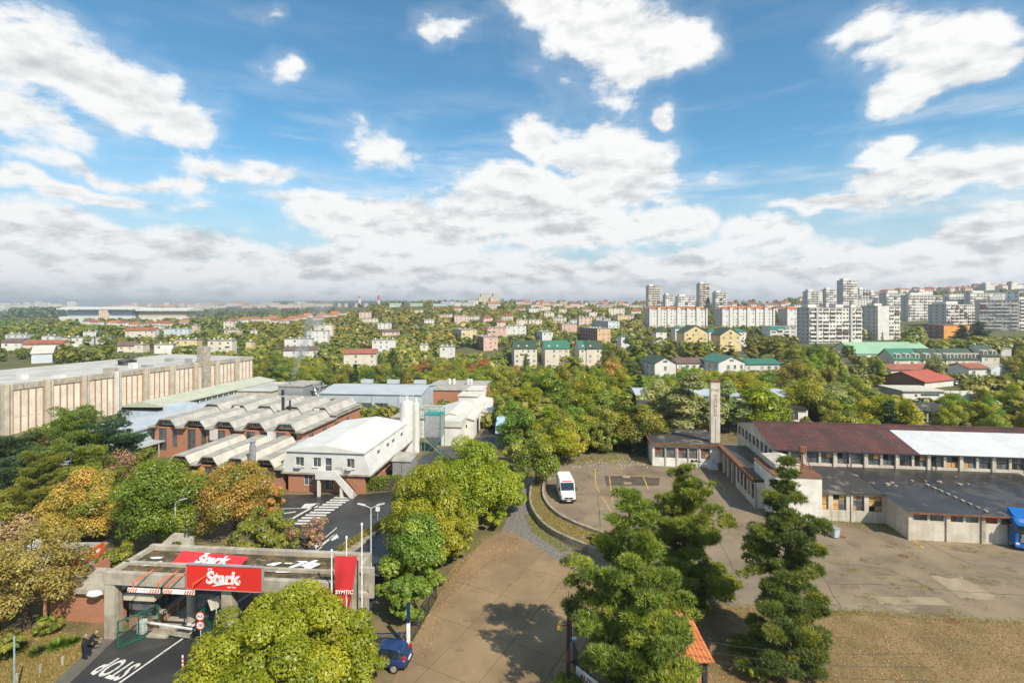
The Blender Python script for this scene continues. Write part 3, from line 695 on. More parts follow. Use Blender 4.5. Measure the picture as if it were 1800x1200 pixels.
mb = MB(); mb.add([(-.35,-.4,3.16),(20,-.4,3.16),(20,12.1,4.24),(-.35,12.1,4.24),(-.35,4.0,3.54),(-.35,-.4,3.04),(20,-.4,3.04)], [(0,1,2,3),(5,6,1,0)]); mb.build('roof', m_bit, wing2)
mb = MB(); mb.box(-.4, 20, -.5, -.402, 3.0, 3.18); mb.build('eaves_board', m_rust, wing2)
rr = random.Random(4)
for k in range(9):
    y = .4+k*.8; z = 3.2+(y+.4)/12.5*1.08; x = 8.2-(.28*y); mb = MB(); mb.box(x-.14, x+.14, y, y+rr.uniform(.35,.7), z, z+.12); mb.build('ridge_tile', m_kerb, wing2)
# stones and scraps lying on the black roofs
for k, (px, Yl) in enumerate([(1535,-5.2),(1560,-5.5),(1568,-4.9),(1603,-4.2),(1627,-4.),(1652,-4.2),(1688,-4.6),(1702,-4.4),(1575,-5.8),(1680,-2.2)]):
    x = FH.xat(px, Yl); xx, yy = FH.w(x, Yl); zz = 4.2+Yl/8.28*.7+.02 if px < 1565 else 3.16+(12.2+Yl+.4)/12.5*1.08+.02
    mb = MB(); s_ = rr.uniform(.12,.3); pts = [(rr.uniform(.6,1)*s_*math.cos(t)*1.5, rr.uniform(.6,1)*s_*math.sin(t)) for t in [i*1.047 for i in range(6)]]
    mb.prism(pts, 0, s_*rr.uniform(.4,.8)); o = mb.build('rubble', m_kerb); o.location = (xx, yy, zz)
    tag(o, 'pale stone lying on the black roofs of the low wings', 'rubble', 'scraps on the black roofs')
# stair block
FB = Fr(*at(1362, 61.3), 7.3); stair = FB.thing('stair_block', 'plain white block with a tall blank wall behind the slender pine', 'building')
wB = FB.xat(1445); mb = MB(); mb.box(0, wB, 0, 7.2, 0, 5.3); mb.build('wall', m_white, stair)
mb = MB(); mb.box(-.15, wB+.15, -.15, 7.2, 5.302, 5.42); mb.build('roof', m_rust, stair)
mb = MB(); mb.box(.8, 3.6, 2., 6.6, 5.43, 6.2); mb.add([(.7,1.9,6.203),(3.7,1.9,6.203),(3.7,6.7,6.203),(.7,6.7,6.203),(2.2,3.3,6.75),(2.2,5.3,6.75)], [(0,1,4),(1,2,5,4),(2,3,5),(3,0,4,5)]); mb.build('roof_turret', m_dirtyw, stair)
mb = MB(); mb.cyl((3.9,2.2,5.43),(4.5,3.6,7.4),.06); mb.cyl((5.3,2.6,5.43),(4.6,3.6,7.4),.06); mb.cyl((4.55,3.5,5.43),(4.55,3.6,7.4),.05); mb.box(4.2,4.95,3.2,3.7,7.4,8.1); mb.build('rooftop_tripod', m_rust, stair)
# covered passage
cor = FH.thing('covered_passage', 'dark flat-roofed passage on posts linking the tower workshop to the hall', 'passage')
mb = MB(); mb.box(-4.3, -.05, -5.2, 11.4, 3.45, 3.65); mb.build('roof', m_bit, cor)
mb = MB(); mb.box(-4.5, -3.75, -5.3, 11.4, 3.653, 3.78); mb.box(-4.5, -4.302, -5.3, 11.4, 3.3, 3.65); mb.build('eaves_strip', m_rust, cor)
mb = MB(); mb.T = Matrix(((0,-1,0,0),(1,0,0,0),(0,0,1,0),(0,0,0,1)))
sops = [(-4.8+k*1.5, -4.8+k*1.5+1.15, .9, 2.9) for k in range(5)]
mb.wall(-5.2, 3.0, 0, 3.3, 3.9, 4.1, sops); mb.T = None; mb.box(-4.1, 0, -5.2, -5.0, 0, 3.3); mb.build('side_wall', m_dirtyw, cor)
for k, o in enumerate(sops): win(cor, -3.98, o[1], .9, 1.15, 2.0, 2, 2, panes=derelict(k+90), rz=R(-90))
for k in range(4): mb = MB(); mb.box(-4.2, -3.85, 4.4+k*2.2, 4.75+k*2.2, 0, 3.44); mb.build('post', m_dirtyw, cor)
# workshop with the tower
FS = Fr(*at(1147, 82.5), 7.3); shop = FS.thing('workshop', 'small white workshop with flat black roof and five big windows', 'building')
wS = FS.xat(1267); ops = []
for a, b_ in ((1151,1168),(1171,1187),(1192,1208),(1211,1226),(1232,1248)): ops.append((FS.xat(a), FS.xat(b_), 1.35, 3.05))
mb = MB(); mb.wall(0, wS, 0, 3.55, 0, .3, ops); mb.box(0, .3, .3, 10, 0, 3.5); mb.box(wS-.3, wS, .3, 10, 0, 3.5); mb.box(.3, wS-.3, 9.7, 10, 0, 3.5); mb.build('wall', m_white, shop)
cols = [[m_glassg,m_redb],[m_glassg,m_glassg],[m_redb,m_glassg],[m_glassg,m_glass],[m_glassg,m_ply]]
for k, o in enumerate(ops): win(shop, o[0], .16, 1.35, o[1]-o[0], 1.7, 2, 2, panes=(lambda i, j, k=k: (m_ply if k == 4 and i == 1 and j == 0 else m_redb if k in (0, 2, 4) and j == 1 and i == 0 else m_glassg)))
for k in range(4):
    x = (ops[k][1]+ops[k+1][0])/2; mb = MB(); mb.box(x-.09, x+.09, -.1, -.002, 0, 3.5); mb.build('pilaster', m_conc, shop)
mb = MB(); mb.box(-.35, wS+.2, -.4, 10.2, 3.553, 3.75); mb.build('roof', m_bit2, shop)
mb = MB(); mb.box(-.42, wS+.25, -.5, -.402, 3.5, 3.82); mb.box(-.45, -.352, -.5, 10.2, 3.5, 3.82); mb.build('eaves_strip', m_rust, shop)
FT = Fr(*FS.w(FS.xat(1249.5, .9), .9), 7.3); twr = FT.thing('pylon', 'tall white pylon with red vertical lettering rising from the workshop roof', 'tower')
wT = FT.xat(1266); zt = FT.zat(668, 0); mb = MB(); mb.box(0, wT, 0, 1.0, 3.76, zt-.35); mb.build('shaft', m_dirtyw, twr, bevel=.03)
mb = MB(); mb.box(-.04, wT+.04, -.04, 1.04, zt-.348, zt); mb.build('cap', m_rust, twr)
m_ltr = mat('faded_red_letters', (.38,.13,.10), .8, (.5,.30,.25), scale=3.)
STK = {'Н': [(0,0,0,1),(1,0,1,1),(0,.5,1,.5)], 'А': [(0,0,.5,1),(1,0,.5,1),(.22,.38,.78,.38)], 'П': [(0,0,0,1),(1,0,1,1),(0,1,1,1)], 'Р': [(0,0,0,1),(0,1,.9,1),(.9,1,.9,.5),(0,.5,.9,.5)],
       'Е': [(0,0,0,1),(0,1,1,1),(0,.5,.8,.5),(0,0,1,0)], 'Д': [(.15,.1,.3,1),(.85,.1,.75,1),(.3,1,.75,1),(-.05,.1,1.05,.1),(-.05,.1,-.05,-.12),(1.05,.1,1.05,-.12)], 'Г': [(0,0,0,1),(0,1,.9,1)], 'О': [(0,0,0,1),(1,0,1,1),(0,1,1,1),(0,0,1,0)]}
def letter(c, x, z, w, h, parent, th=.10, y=-.03):
    mb = MB()
    for a, b, c_, d in STK[c]:
        p = Vector((x+a*w, y, z+b*h)); q = Vector((x+c_*w, y, z+d*h)); dr = (q-p).normalized()*th*.5; n = Vector((-dr.z, 0, dr.x))
        pts = [p-dr+n, q+dr+n, q+dr-n, p-dr-n]; mb.add([tuple(v) for v in pts]+[tuple(v+Vector((0,.028,0))) for v in pts], [(0,1,2,3),(7,6,5,4),(0,4,5,1),(1,5,6,2),(2,6,7,3),(3,7,4,0)])
    mb.build('letter', m_ltr, parent)
for i, c in enumerate('НАПРЕД'): letter(c, wT/2-.21, FT.zat(697+i*6.6, 0), .42, .44, twr)
for i, c in enumerate('ГНО'): letter(c, wT/2-.55+i*.42, FT.zat(687.5, 0), .26, .36, twr, .07)
mb = MB(); mb.box(wT/2-.03, wT/2+.03, -.02, -.003, 3.8, FT.zat(735, 0)); mb.build('rust_streak', m_rust, twr)
# stacked bed frames and scrap in front of the workshop
sx, sy = FS.w(4.2, -2.2); rack = thing('scrap_rack', 'pale tubular frame with scrap heaped in front of the workshop windows', 'rack', (sx, sy, 0), R(-7))
for k in range(2):
    mb = MB(); mb.path([(0,k*1.1,0),(0,k*1.1,1.0),(.3,k*1.1,1.25),(3.6,k*1.1,1.25),(3.9,k*1.1,1.0),(3.9,k*1.1,0)], .035); mb.build('tube_frame', m_steel, rack)
mb = MB()
for k in range(7): mb.cyl((.3+k*.55,0,1.2),(.3+k*.55,1.1,1.2),.02)
mb.build('cross_bar', m_steel, rack)
mb = MB(); rq = random.Random(9)
for k in range(14): x, y = rq.uniform(1.4,2.9), rq.uniform(.2,.9); a = rq.uniform(.1,.3); mb.box(x, x+a, y, y+a, 1.25+rq.uniform(0,.1), 1.4+rq.uniform(0,.3))
mb.build('scrap_heap', m_dkmet, rack)
sx, sy = FS.w(wS-1.9, -1.1); mb = MB(); mb.add([(0,0,0),(1.5,0,0),(1.5,1.,0),(0,1.,0),(.5,.4,1.5),(.8,.6,1.45)], [(0,1,5,4),(1,2,5),(2,3,4,5),(3,0,4)]); o = mb.build('tarp_heap', m_wsheet); o.location = (sx, sy, 0.01); tag(o, 'pale sheeted heap at the right corner of the workshop', 'heap')
sx, sy = FS.w(wS-.3, -.8); mb = MB(); mb.cyl((0,0,0),(0,0,.95),.36,.36,12); mb.cyl((0,0,.95),(0,0,.99),.38,.38,12); o = mb.build('oil_drum', m_rust); o.location = (sx, sy, .01); tag(o, 'rusty drum in the shaded corner beside the workshop', 'drum')
# white hall far behind the workshop
FK = Fr(*at(1128, 112), 3.); back = FK.thing('long_shed', 'long pale shed with stepped roof behind the big silvery tree', 'shed')
wK = FK.xat(1420); ops = [(1.5+k*4.2, 3.9+k*4.2, 1.2, 3.0) for k in range(int(wK/4.2))]
mb = MB(); mb.wall(0, wK, 0, 3.6, 0, .3, ops); mb.box(0, wK, 6, 6.3, 0, 5.2); mb.box(0, .3, .3, 6, 0, 3.6); mb.build('wall', m_white, back)
for k, o in enumerate(ops): win(back, o[0], .15, 1.2, 2.4, 1.8, 3, 1, m_wframe)
mb = MB(); mb.add([(-.3,-.4,3.65),(wK,-.4,3.65),(wK,6,4.3),(-.3,6,4.3),(-.3,-.4,3.4),(wK,-.4,3.4)], [(0,1,2,3),(4,5,1,0)]); mb.build('lower_roof', m_bit, back)
mb = MB(); mb.extx([(5.6,5.2),(5.6,5.45),(10,6.2),(16,5.6),(16,5.2)], -.3, wK); mb.build('upper_roof', m_bgrey2, back)
# white house and wall to the right of it
FG = Fr(*at(1588, 132), 3.); g = FG.thing('outbuilding', 'small white outbuilding with grey side wall below the red-roofed house', 'building')
wG = FG.xat(1660); mb = MB(); mb.wall(0, wG, 0, 3.9, 0, .3, [(4.3,6.9,.8,2.2),(4.3,8.9,2.6,3.2)]); mb.build('front_wall', m_white, g)
win(g, 4.3, .15, .8, 2.6, 1.4, 3, 2, m_wframe); win(g, 4.3, .15, 2.6, 4.6, .6, 5, 1, m_wframe)
mb = MB(); mb.box(-.3, 0, .0, 9, 0, 3.9); mb.build('side_wall', m_conc, g); mb = MB(); mb.box(-.6, wG+.4, -.5, 9, 3.9, 4.15); mb.build('roof', m_shell2, g)
mb = MB(); mb.box(2.8, 3.4, -.04, -.002, 2.5, 3.1); mb.build('notice', m_redb, g)
FL = Fr(*at(1568, 141), 2.); lw = FL.thing('boundary_wall', 'long white boundary wall of concrete panels by the parked cars', 'wall')
for k in range(15): mb = MB(); mb.box(k*2.6, k*2.6+2.52, 0, .15, 0, 2.6+.05*(k%2)); mb.build('panel', m_white, lw)
for k in range(16): mb = MB(); mb.box(k*2.6-.1, k*2.6+.06, -.06, -.004, 0, 2.7); mb.build('post', m_conc, lw)
FD = Fr(*at(1600, 113), 2.); dk = FD.thing('collapsed_shed', 'low shed with sagging dark roof behind the maroon hall', 'shed')
wD = FD.xat(1722); rq = random.Random(3)
for k in range(5): mb = MB(); mb.box(k*wD/4-.2, k*wD/4+.2, 0, .3, 0, 2.2); mb.build('post', m_conc, dk)
mb = MB(); mb.box(-.3, wD+.3, -.02, .32, 2.202, 2.6); mb.build('beam', m_conc, dk)
mb = MB(); nx, ny = 18, 8
pts = [(-.5+(wD+1)*i/nx, -.4+9*j/ny, 2.75+.8*math.sin(j/ny*3)+rq.uniform(-.16,.16)) for j in range(ny+1) for i in range(nx+1)]
mb.add(pts, [(j*(nx+1)+i, j*(nx+1)+i+1, (j+1)*(nx+1)+i+1, (j+1)*(nx+1)+i) for j in range(ny) for i in range(nx)]); mb.build('roof', m_bit2, dk)
# orange tiled kiosk under the pine
FO = Fr(*at(1176, 32.4), -4.); k_ = FO.thing('kiosk', 'small building with bright orange tiled roof beneath the light-green pine', 'building')
wO = 2.75; zE, zR = 2.9, 4.5
mb = MB(); mb.box(-1.2, wO-.4, .4, 3.8, 0, 2.8); mb.build('wall', m_brick, k_)
mb = MB(); mb.box(wO-.39, wO-.1, .3, .6, 0, 2.85); mb.box(-1.3, wO-.2, .2, 4.0, 2.803, 2.9); mb.build('eaves', m_dkmet, k_)
mb = MB(); rq = random.Random(8); nrow, ncol = 12, 14
for i in range(ncol):
    x = -.9+i*(wO+1.05)/ncol; x1 = x+(wO+1.05)/ncol
    for j in range(nrow):
        y0 = -.2+j*.36; y1 = y0+.40; z0 = 3.0+j*.36*.22; z1 = z0+.085; dz = rq.uniform(-.008,.008)
        xm = (x+x1)/2; pr = [(x,0),(x+.05,.035),(xm,.075),(x1-.05,.035),(x1,0)]
        P = [(a, y0, z0+b+.05+dz) for a, b in pr]+[(a, y1, z1+b+dz) for a, b in pr]+[(a, y0, z0+b+.015) for a, b in pr]
        mb.add(P, [(0,1,6,5),(1,2,7,6),(2,3,8,7),(3,4,9,8),(10,11,1,0),(11,12,2,1),(12,13,3,2),(13,14,4,3)])
o = mb.build('roof_tiling', m_tile, k_); o['kind'] = 'stuff'
# ---------------------------------------------------------------- great hall on the left
FA = Fr(*at(8, 102.), 17.); big = FA.thing('factory_hall', 'huge long factory hall with concrete pillars and orange-striped panels', 'factory')
# the hall's flank runs away from us: local y is along the flank, local -x... x is the inside
FA_L = 64.; nb = 9; bay = FA_L/nb; ZT = 10.0
m_pil = mat('pillar_concrete', (.54,.47,.37), .85, (.42,.36,.28), scale=.6, streak=((.26,.22,.17), .5))
def side_T(): return Matrix(((0,1,0,0),(1,0,0,0),(0,0,1,0),(0,0,0,1)))   # x along the flank, y into the open (to the right)
mb = MB(); mb.T = side_T(); mb.box(0, FA_L, -.6, -.3, -1, ZT-.4); mb.build('flank_wall', m_conc, big)
mb = MB(); mb.box(-34, -.61, -.0, .4, -1, ZT-.4); mb.box(-34, -.61, FA_L-.4, FA_L, -1, ZT-.4); mb.build('end_wall', m_conc, big)
for b in range(nb):
    x0 = b*bay
    mb = MB(); mb.T = side_T(); mb.box(x0-.42, x0+.42, -.298, .7, -1, ZT+.15); o = mb.build('pillar', m_wpaint if b in (3,) else m_pil, big)
    mb = MB(); mb.T = side_T(); mb.box(x0+.75, x0+1.08, -.298, .5, -1, ZT+.05); mb.build('pillar', m_pil, big)
    mb = MB(); mb.T = side_T(); mb.box(x0+1.1, x0+bay-.44, -.298, .35, ZT-1.15, ZT); mb.build('parapet_beam', m_conc, big)
    xa, xb = x0+1.25, x0+bay-.56; np_ = 4; pw = (xb-xa)/np_
    for k in range(np_):
        for z0, z1 in ((-1,3.2),(3.45,ZT-1.2)):
            mb = MB(); mb.T = side_T(); mb.box(xa+k*pw+.14, xa+(k+1)*pw-.14, -.298, .12, z0, z1); mb.build('facade_panel', m_panel, big)
        mb = MB(); mb.T = side_T(); mb.box(xa+k*pw-.12, xa+k*pw+.12, -.296, .2, -1, ZT-1.2); mb.build('orange_strip', m_orange, big)
    mb = MB(); mb.T = side_T(); mb.box(xb-.12, xb+.1, -.296, .2, -1, ZT-1.2); mb.build('orange_strip', m_orange, big)
    mb = MB(); mb.T = side_T(); mb.box(xa-.1, xb+.1, -.294, .16, 3.22, 3.43); mb.build('ledge', m_panel, big)
mb = MB(); mb.box(-34, -.3, 0, FA_L, ZT-.42, ZT-.25); mb.build('roof', m_hallroof, big)
mb = MB(); mb.box(-1.5, 1.0, FA_L*.70, FA_L*.70+2.3, 0, ZT+4.3); mb.build('stair_tower', m_conc, big)
mb = MB(); mb.box(-17, -14, 34, 37, ZT-.3, ZT+1.0); mb.add([(-17.5,33.5,ZT+1.0),(-13.5,33.5,ZT+1.0),(-13.5,37.5,ZT+1.5),(-17.5,37.5,ZT+1.5)], [(0,1,2,3)]); mb.build('roof_hatch', m_bit2, big)
for k, (x, y, s) in enumerate([(-4,12,1.1),(-3,22,.7),(-6,30,.9),(-5,33,1.2),(-9,8,.9),(-2.5,43,.8),(-3,50,.6),(-12,45,1.)]):
    mb = MB(); mb.box(x-s, x+s, y-s*.7, y+s*.7, ZT-.3, ZT+.35+.4*(k%3)); mb.build('roof_unit', m_steel if k%2 else m_wpaint, big)
mb = MB(); mb.box(-2.6,-.4,20.3,22.4,ZT-.3,ZT+1.0); mb.build('stair_head', m_conc, big)
# blue-grey shed and pale green shed in front of the hall
FB1 = Fr(*at(102, 83.), 13.); sh = FB1.thing('metal_shed', 'low blue-grey metal shed between the great hall and the pines', 'shed')
mb = MB(); mb.box(0, 9.5, 0, 26, 0, 4.7); mb.build('wall', m_bgrey, sh)
mb = MB(); mb.ext([(-.3,4.72),(-.3,5.0),(4.6,5.7),(9.9,5.0),(9.9,4.72)], -.3, 26.2); mb.build('roof', m_bgrey2, sh)
mb = MB(); mb.box(3.4, 6.6, 16, 20.5, 5.3, 6.7); mb.build('roof_box', m_bgrey, sh)
for k in range(3): mb = MB(); mb.box(9.503, 9.56, 9+k*4, 11.4+k*4, 2.2, 2.9); mb.build('window', m_glass, sh)
mb = MB(); mb.box(9.9, 12.6, 2, 26, 2.5, 2.7); mb.build('lean_to_roof', m_bgrey2, sh)
for k in range(6): mb = MB(); mb.cyl((12.4,2.3+k*4.6,0),(12.4,2.3+k*4.6,2.5),.07); mb.build('post', m_pole, sh)
FB2 = Fr(*at(289, 104.), 7.5); sh2 = FB2.thing('metal_shed', 'long shed with pale green roof and a strip of windows under the eaves', 'shed')
mb = MB(); mb.box(-9.8, 0, 0, 38, 0, 4.3); mb.build('wall', m_bgrey, sh2)
mb = MB(); mb.ext([(-10.2,5.02),(-10.2,5.2),(-5,6.3),(.35,5.45),(.35,5.25)], -.3, 38.2); mb.build('roof', m_gsheet, sh2)
mb = MB(); mb.box(-9.8, -.05, .05, 37.9, 4.302, 5.2); mb.build('upper_wall', m_dark, sh2)
for k in range(20): win(sh2, .0, .5+k*1.88, 4.32, 1.6, .85, 2, 1, m_wframe, rz=R(90))
for k in range(21): mb = MB(); mb.box(-.1, .06, .22+k*1.88, .46+k*1.88, 4.303, 5.22); mb.build('pier', m_cream, sh2)
# ---------------------------------------------------------------- halls with trapezoid roof lights
def monitor_hall(fr, name, label, nb, pitch, depth, ze, zt, walls=True, steps=1, dz=.9, lights=True, sm=None):
    sm = sm or m_shell2
    t = fr.thing(name, label, 'factory'); W = nb*pitch
    for s in range(steps):
        y0 = s*depth/steps; y1 = (s+1)*depth/steps; zo = s*dz
        for b in range(nb):
            x = b*pitch; a, c = pitch*.14, pitch*.31
            xs = [(0,ze),(a,ze),(c,zt),(pitch-c,zt),(pitch-a,ze),(pitch,ze)]
            ya = y0-(.9 if s == 0 else .5)
            for nm, (i, j), m in (('roof_slope',(1,2),sm),('roof_top',(2,3),m_shell),('roof_slope',(3,4),sm)):
                p, q = xs[i], xs[j]; mb = MB()
                d = Vector((q[0]-p[0], 0, q[1]-p[1])).normalized(); n = Vector((-d.z, 0, d.x))*.14
                mb.ext([(x+p[0], p[1]+zo), (x+q[0], q[1]+zo), (x+q[0]+n.x, q[1]+zo+n.z), (x+p[0]+n.x, p[1]+zo+n.z)], ya, y1); mb.build(nm, m, t)
            mb = MB(); mb.box(x-a+.01 if b else -.5, x+a-.01, ya, y1, ze+zo-.22, ze+zo+.02); mb.build('valley_gutter', m_shell, t)
            if lights:
                mb = MB(); mb.ext([(x+a+.1,ze+zo+.0),(x+pitch-a-.1,ze+zo+.0),(x+pitch-c-.02,zt+zo-.02),(x+c+.02,zt+zo-.02)], y0+.25, y0+.4); mb.build('gable', m_brick if (s == 0 and b % 4 == 3) else m_shell2, t)
                wl = pitch-2*c-.1
                win(t, x+c+.05, y0+.20, ze+zo+.22, wl, max(.55, zt-ze-.45), 5, 1, m_wframe)
        mb = MB(); mb.box(W-pitch*.16+.01, W+.5, y0-(.9 if s == 0 else .5), y1, ze+zo-.22, ze+zo+.02); mb.build('valley_gutter', m_shell, t)
    if walls:
        ops = []
        for b in range(nb): ops += [(b*pitch+.7, b*pitch+2.3, 1.0, ze-.5), (b*pitch+3.3, b*pitch+4.3, 1.6, ze-.5)]
        mb = MB(); mb.wall(0, W, 0, ze-.23, 0, .24, ops); mb.build('front_wall', m_brick, t)
        for k, o in enumerate(ops): win(t, o[0], .12, o[2], o[1]-o[0], o[3]-o[2], 2, 3 if k % 2 == 0 else 2, m_frame)
        zz = ze+(steps-1)*dz; ops = [(2.+k*4.4, 3.6+k*4.4, 2.4, 4.2) for k in range(int((depth-2)/4.4))]
        mb = MB(); mb.T = Matrix(((0,-1,0,W),(1,0,0,0),(0,0,1,0),(0,0,0,1)))
        mb.wall(.25, depth, 0, ze-.23, 0, .24, ops); mb.build('side_wall', m_brick, t)
        for o in ops: win(t, W-.1, o[0], o[2], o[1]-o[0], o[3]-o[2], 2, 2, m_wframe, rz=R(90))
        mb = MB(); mb.box(0, .24, .25, depth, 0, ze-.23); mb.box(.25, W-.25, depth-.24, depth, 0, ze+zz-ze-.23); mb.build('rear_wall', m_brick, t)
        if steps > 1:
            for s in range(1, steps):
                mb = MB(); mb.box(0, W, s*depth/steps+.3, s*depth/steps+.5, ze-.2, ze+s*dz+.0); mb.build('step_wall', m_shell, t)
            mb = MB(); mb.ext([(W+.25,ze+.0),(W+.5,ze+.0),(W+.5,ze+(steps-1)*dz),(W+.25,ze+(steps-1)*dz)], depth/steps, depth); mb.build('eaves_band', m_shell, t)
    return t
FM = Fr(*at(272, 88.), 8.5); wM = FM.xat(533); 
workshop = monitor_hall(FM, 'brick_works', 'brick works with rows of trapezoid concrete roof lights', 5, wM/5, 21., 5.3, 6.45, True, 2, .55, sm=mat('pale_cement', (.45,.43,.385), .85, (.33,.315,.28), scale=.6, detail=7))
mb = MB(); mb.box(wM*.41, wM*.41+.9, -1.0, -.2, 3.4, 5.0); mb.build('vent_shaft', m_wpaint, workshop); mb = MB(); mb.box(wM*.79, wM*.79+1.0, -1.0, -.2, 3.4, 5.2); mb.build('vent_shaft', m_wpaint, workshop)
mb = MB(); mb.cyl((wM*.66,9.,6),(wM*.66,9.,9.0),.28); mb.cyl((wM*.66+1.2,9.3,6),(wM*.66+1.2,9.3,8.4),.18); mb.build('flue', m_dkmet, workshop)
for k, (xf, y) in enumerate(((.28,9.6),(.86,10.)) ): mb = MB(); mb.box(wM*xf, wM*xf+1.0, y, y+.4, 6.2, 6.9); mb.build('air_conditioner', m_wpaint, workshop)
mb = MB(); mb.box(wM+.02, wM+.5, 6, 10, 2.8, 3.0); mb.path([(wM+.5,6,3.9),(wM+.5,10,3.9)], .04); mb.build('yellow_platform', m_yel, workshop)
FN = Fr(*at(300, 74.), 8.5); wN = FN.xat(496)
low = monitor_hall(FN, 'low_works', 'lower works with broad pale folded roofs in front of the brick works', 4, wN/4, 11.6, 3.3, 4.35, True, 1, 0)
x, y = at(444, 71.5); fl = thing('steel_flue', 'shiny steel flue pipe standing at the front of the pale folded roofs', 'flue', (x, y, 0))
mb = MB(); mb.cyl((0,0,2.2),(0,0,6.2),.42,.42,14); mb.build('pipe', m_steel, fl, smooth=False)
mb = MB(); mb.cyl((0,0,6.25),(0,0,6.75),.34,.34,12); mb.cyl((0,0,6.75),(0,0,6.85),.46,.46,12); mb.build('cowl', m_steel, fl)
mb = MB(); mb.cyl((0,0,2.5),(1.3,.4,2.5),.36,.36,12); mb.box(1.0,2.0,-.3,1.0,0,2.9); mb.build('elbow', m_steel, fl)
# ---------------------------------------------------------------- white annex
FX = Fr(*at(507, 71.2), 6.5); ax = FX.thing('annex_house', 'white mansard office annex over a brick ground floor with outside stairs', 'building')
wX = FX.xat(641); dX = 18.5; zb = 2.75; ze = 5.75; zr = 6.6; fl_ = .95
ops1 = [(FX.xat(534), FX.xat(549), .9, 2.3), (FX.xat(571), FX.xat(586), .3, 2.2), (FX.xat(600), FX.xat(607), .1, 2.2)]
mb = MB(); mb.wall(0, wX, 0, 2.5, 0, .25, ops1); mb.box(0, .25, .25, dX, 0, 2.5); mb.build('brick_wall', m_brick, ax)
sops = [(1.5+k*2.6, 2.7+k*2.6, .9, 2.2) for k in range(6)]
mb = MB(); mb.T = Matrix(((0,-1,0,wX),(1,0,0,0),(0,0,1,0),(0,0,0,1))); mb.wall(.25, dX, 0, 2.5, 0, .25, sops); mb.build('brick_wall', m_brick, ax)
for o in sops: win(ax, wX-.12, o[0], o[2], 1.2, 1.3, 2, 1, m_wframe, rz=R(90))
for o in ops1: win(ax, o[0], .12, o[2], o[1]-o[0], o[3]-o[2], 2, 1, m_wframe)
mb = MB(); mb.box(-fl_-.05, wX+fl_+.05, -.35, dX, 2.503, 2.748); mb.build('concrete_band', m_conc, ax)
ops2 = [(FX.xat(519,-.3), FX.xat(534,-.3), 3.55, 4.85), (FX.xat(550,-.3), FX.xat(564,-.3), 3.55, 4.85), (FX.xat(571,-.3), FX.xat(583,-.3), 2.78, 4.85), (FX.xat(609,-.3), FX.xat(623,-.3), 3.5, 4.85)]
mb = MB(); mb.wall(.35, wX-.35, zb, ze-.02, -.3, -.05, ops2)
mb.add([(-fl_,-.3,zb),(.35,-.3,zb),(.35,-.3,ze-.02),(0,-.3,ze-.02),(-fl_,-.05,zb),(.35,-.05,zb),(.35,-.05,ze-.02),(0,-.05,ze-.02)], [(0,1,2,3),(7,6,5,4),(0,3,7,4)])
mb.add([(wX-.35,-.3,zb),(wX+fl_,-.3,zb),(wX,-.3,ze-.02),(wX-.35,-.3,ze-.02)], [(0,1,2,3)]); mb.build('front_wall', m_wpaint, ax)
for k, o in enumerate(ops2): win(ax, o[0], -.16, o[2], o[1]-o[0], o[3]-o[2], 2 if k != 2 else 1, 1 if k != 2 else 2, m_wframe)
for k in (0, 1, 3): o = ops2[k]; mb = MB(); mb.box(o[0]-.1, o[1]+.1, -.42, -.302, o[2]-.08, o[2]); mb.build('sill', m_wpaint, ax)
for k in (0, 3): o = ops2[k]; mb = MB(); mb.box(o[0]+.1, o[1]-.3, -.75, -.43, o[2]-.1, o[2]+.3); mb.build('air_conditioner', m_wpaint, ax)
mb = MB(); mb.add([(wX+fl_,-.3,zb),(wX+fl_,dX,zb),(wX,dX,ze-.02),(wX,-.3,ze-.02)], [(0,1,2,3)]); mb.add([(-fl_,-.3,zb),(0,-.3,ze-.02),(0,dX,ze-.02),(-fl_,dX,zb)], [(0,1,2,3)]); mb.build('mansard_slope', m_wpaint, ax)
mb = MB(); mb.add([(-.25,-.55,ze),(wX/2,-.55,zr),(wX/2,dX,zr),(-.25,dX,ze)], [(0,1,2,3)]); mb.add([(wX/2,-.55,zr),(wX+.25,-.55,ze),(wX+.25,dX,ze),(wX/2,dX,zr)], [(0,1,2,3)])
mb.add([(-.25,-.55,ze-.12),(wX+.25,-.55,ze-.12),(wX+.25,-.55,ze),(wX/2,-.55,zr),(-.25,-.55,ze)], [(0,1,2,3,4)]); mb.add([(wX+.25,-.55,ze-.12),(wX+.25,dX,ze-.12),(wX+.25,dX,ze),(wX+.25,-.55,ze)], [(0,1,2,3)]); mb.build('roof', mat('white_roof', (.64,.63,.60), .6, (.56,.545,.51), scale=.35, detail=7), ax)
for k, yy in enumerate((3.4, 7.2, 9.6, 13.6)):
    mb = MB(); xo = wX+.42; mb.box(xo-.5, xo+.02, yy-.1, yy, 3.4, 5.0); mb.box(xo-.5, xo+.02, yy+1.1, yy+1.2, 3.4, 5.0); mb.box(xo-.5, xo+.1, yy-.1, yy+1.2, 5.0, 5.08); mb.build('dormer_frame', m_wpaint, ax)
    win(ax, xo+.0, yy, 3.5, 1.1, 1.45, 1, 1, m_wframe, rz=R(90))
st = FX.thing('outside_stair', 'white solid-sided outside stair climbing to the annex door', 'stairs')
x0, x1, x2 = FX.xat(557,-1.6), FX.xat(590,-1.6), FX.xat(622,-1.6)
mb = MB(); mb.box(x0, x1, -1.7, -.37, 2.55, 2.72); mb.build('landing', m_wpaint, st)
mb = MB(); mb.box(x0, x1, -1.82, -1.702, 2.4, 3.6); mb.box(x0-.12, x0-.002, -1.82, -.37, 2.4, 3.6); mb.ext([(x1,2.4),(x1,3.6),(x2,1.0),(x2,-.0),(x2-.4,0)], -1.82, -1.70); mb.build('parapet', m_wpaint, st)
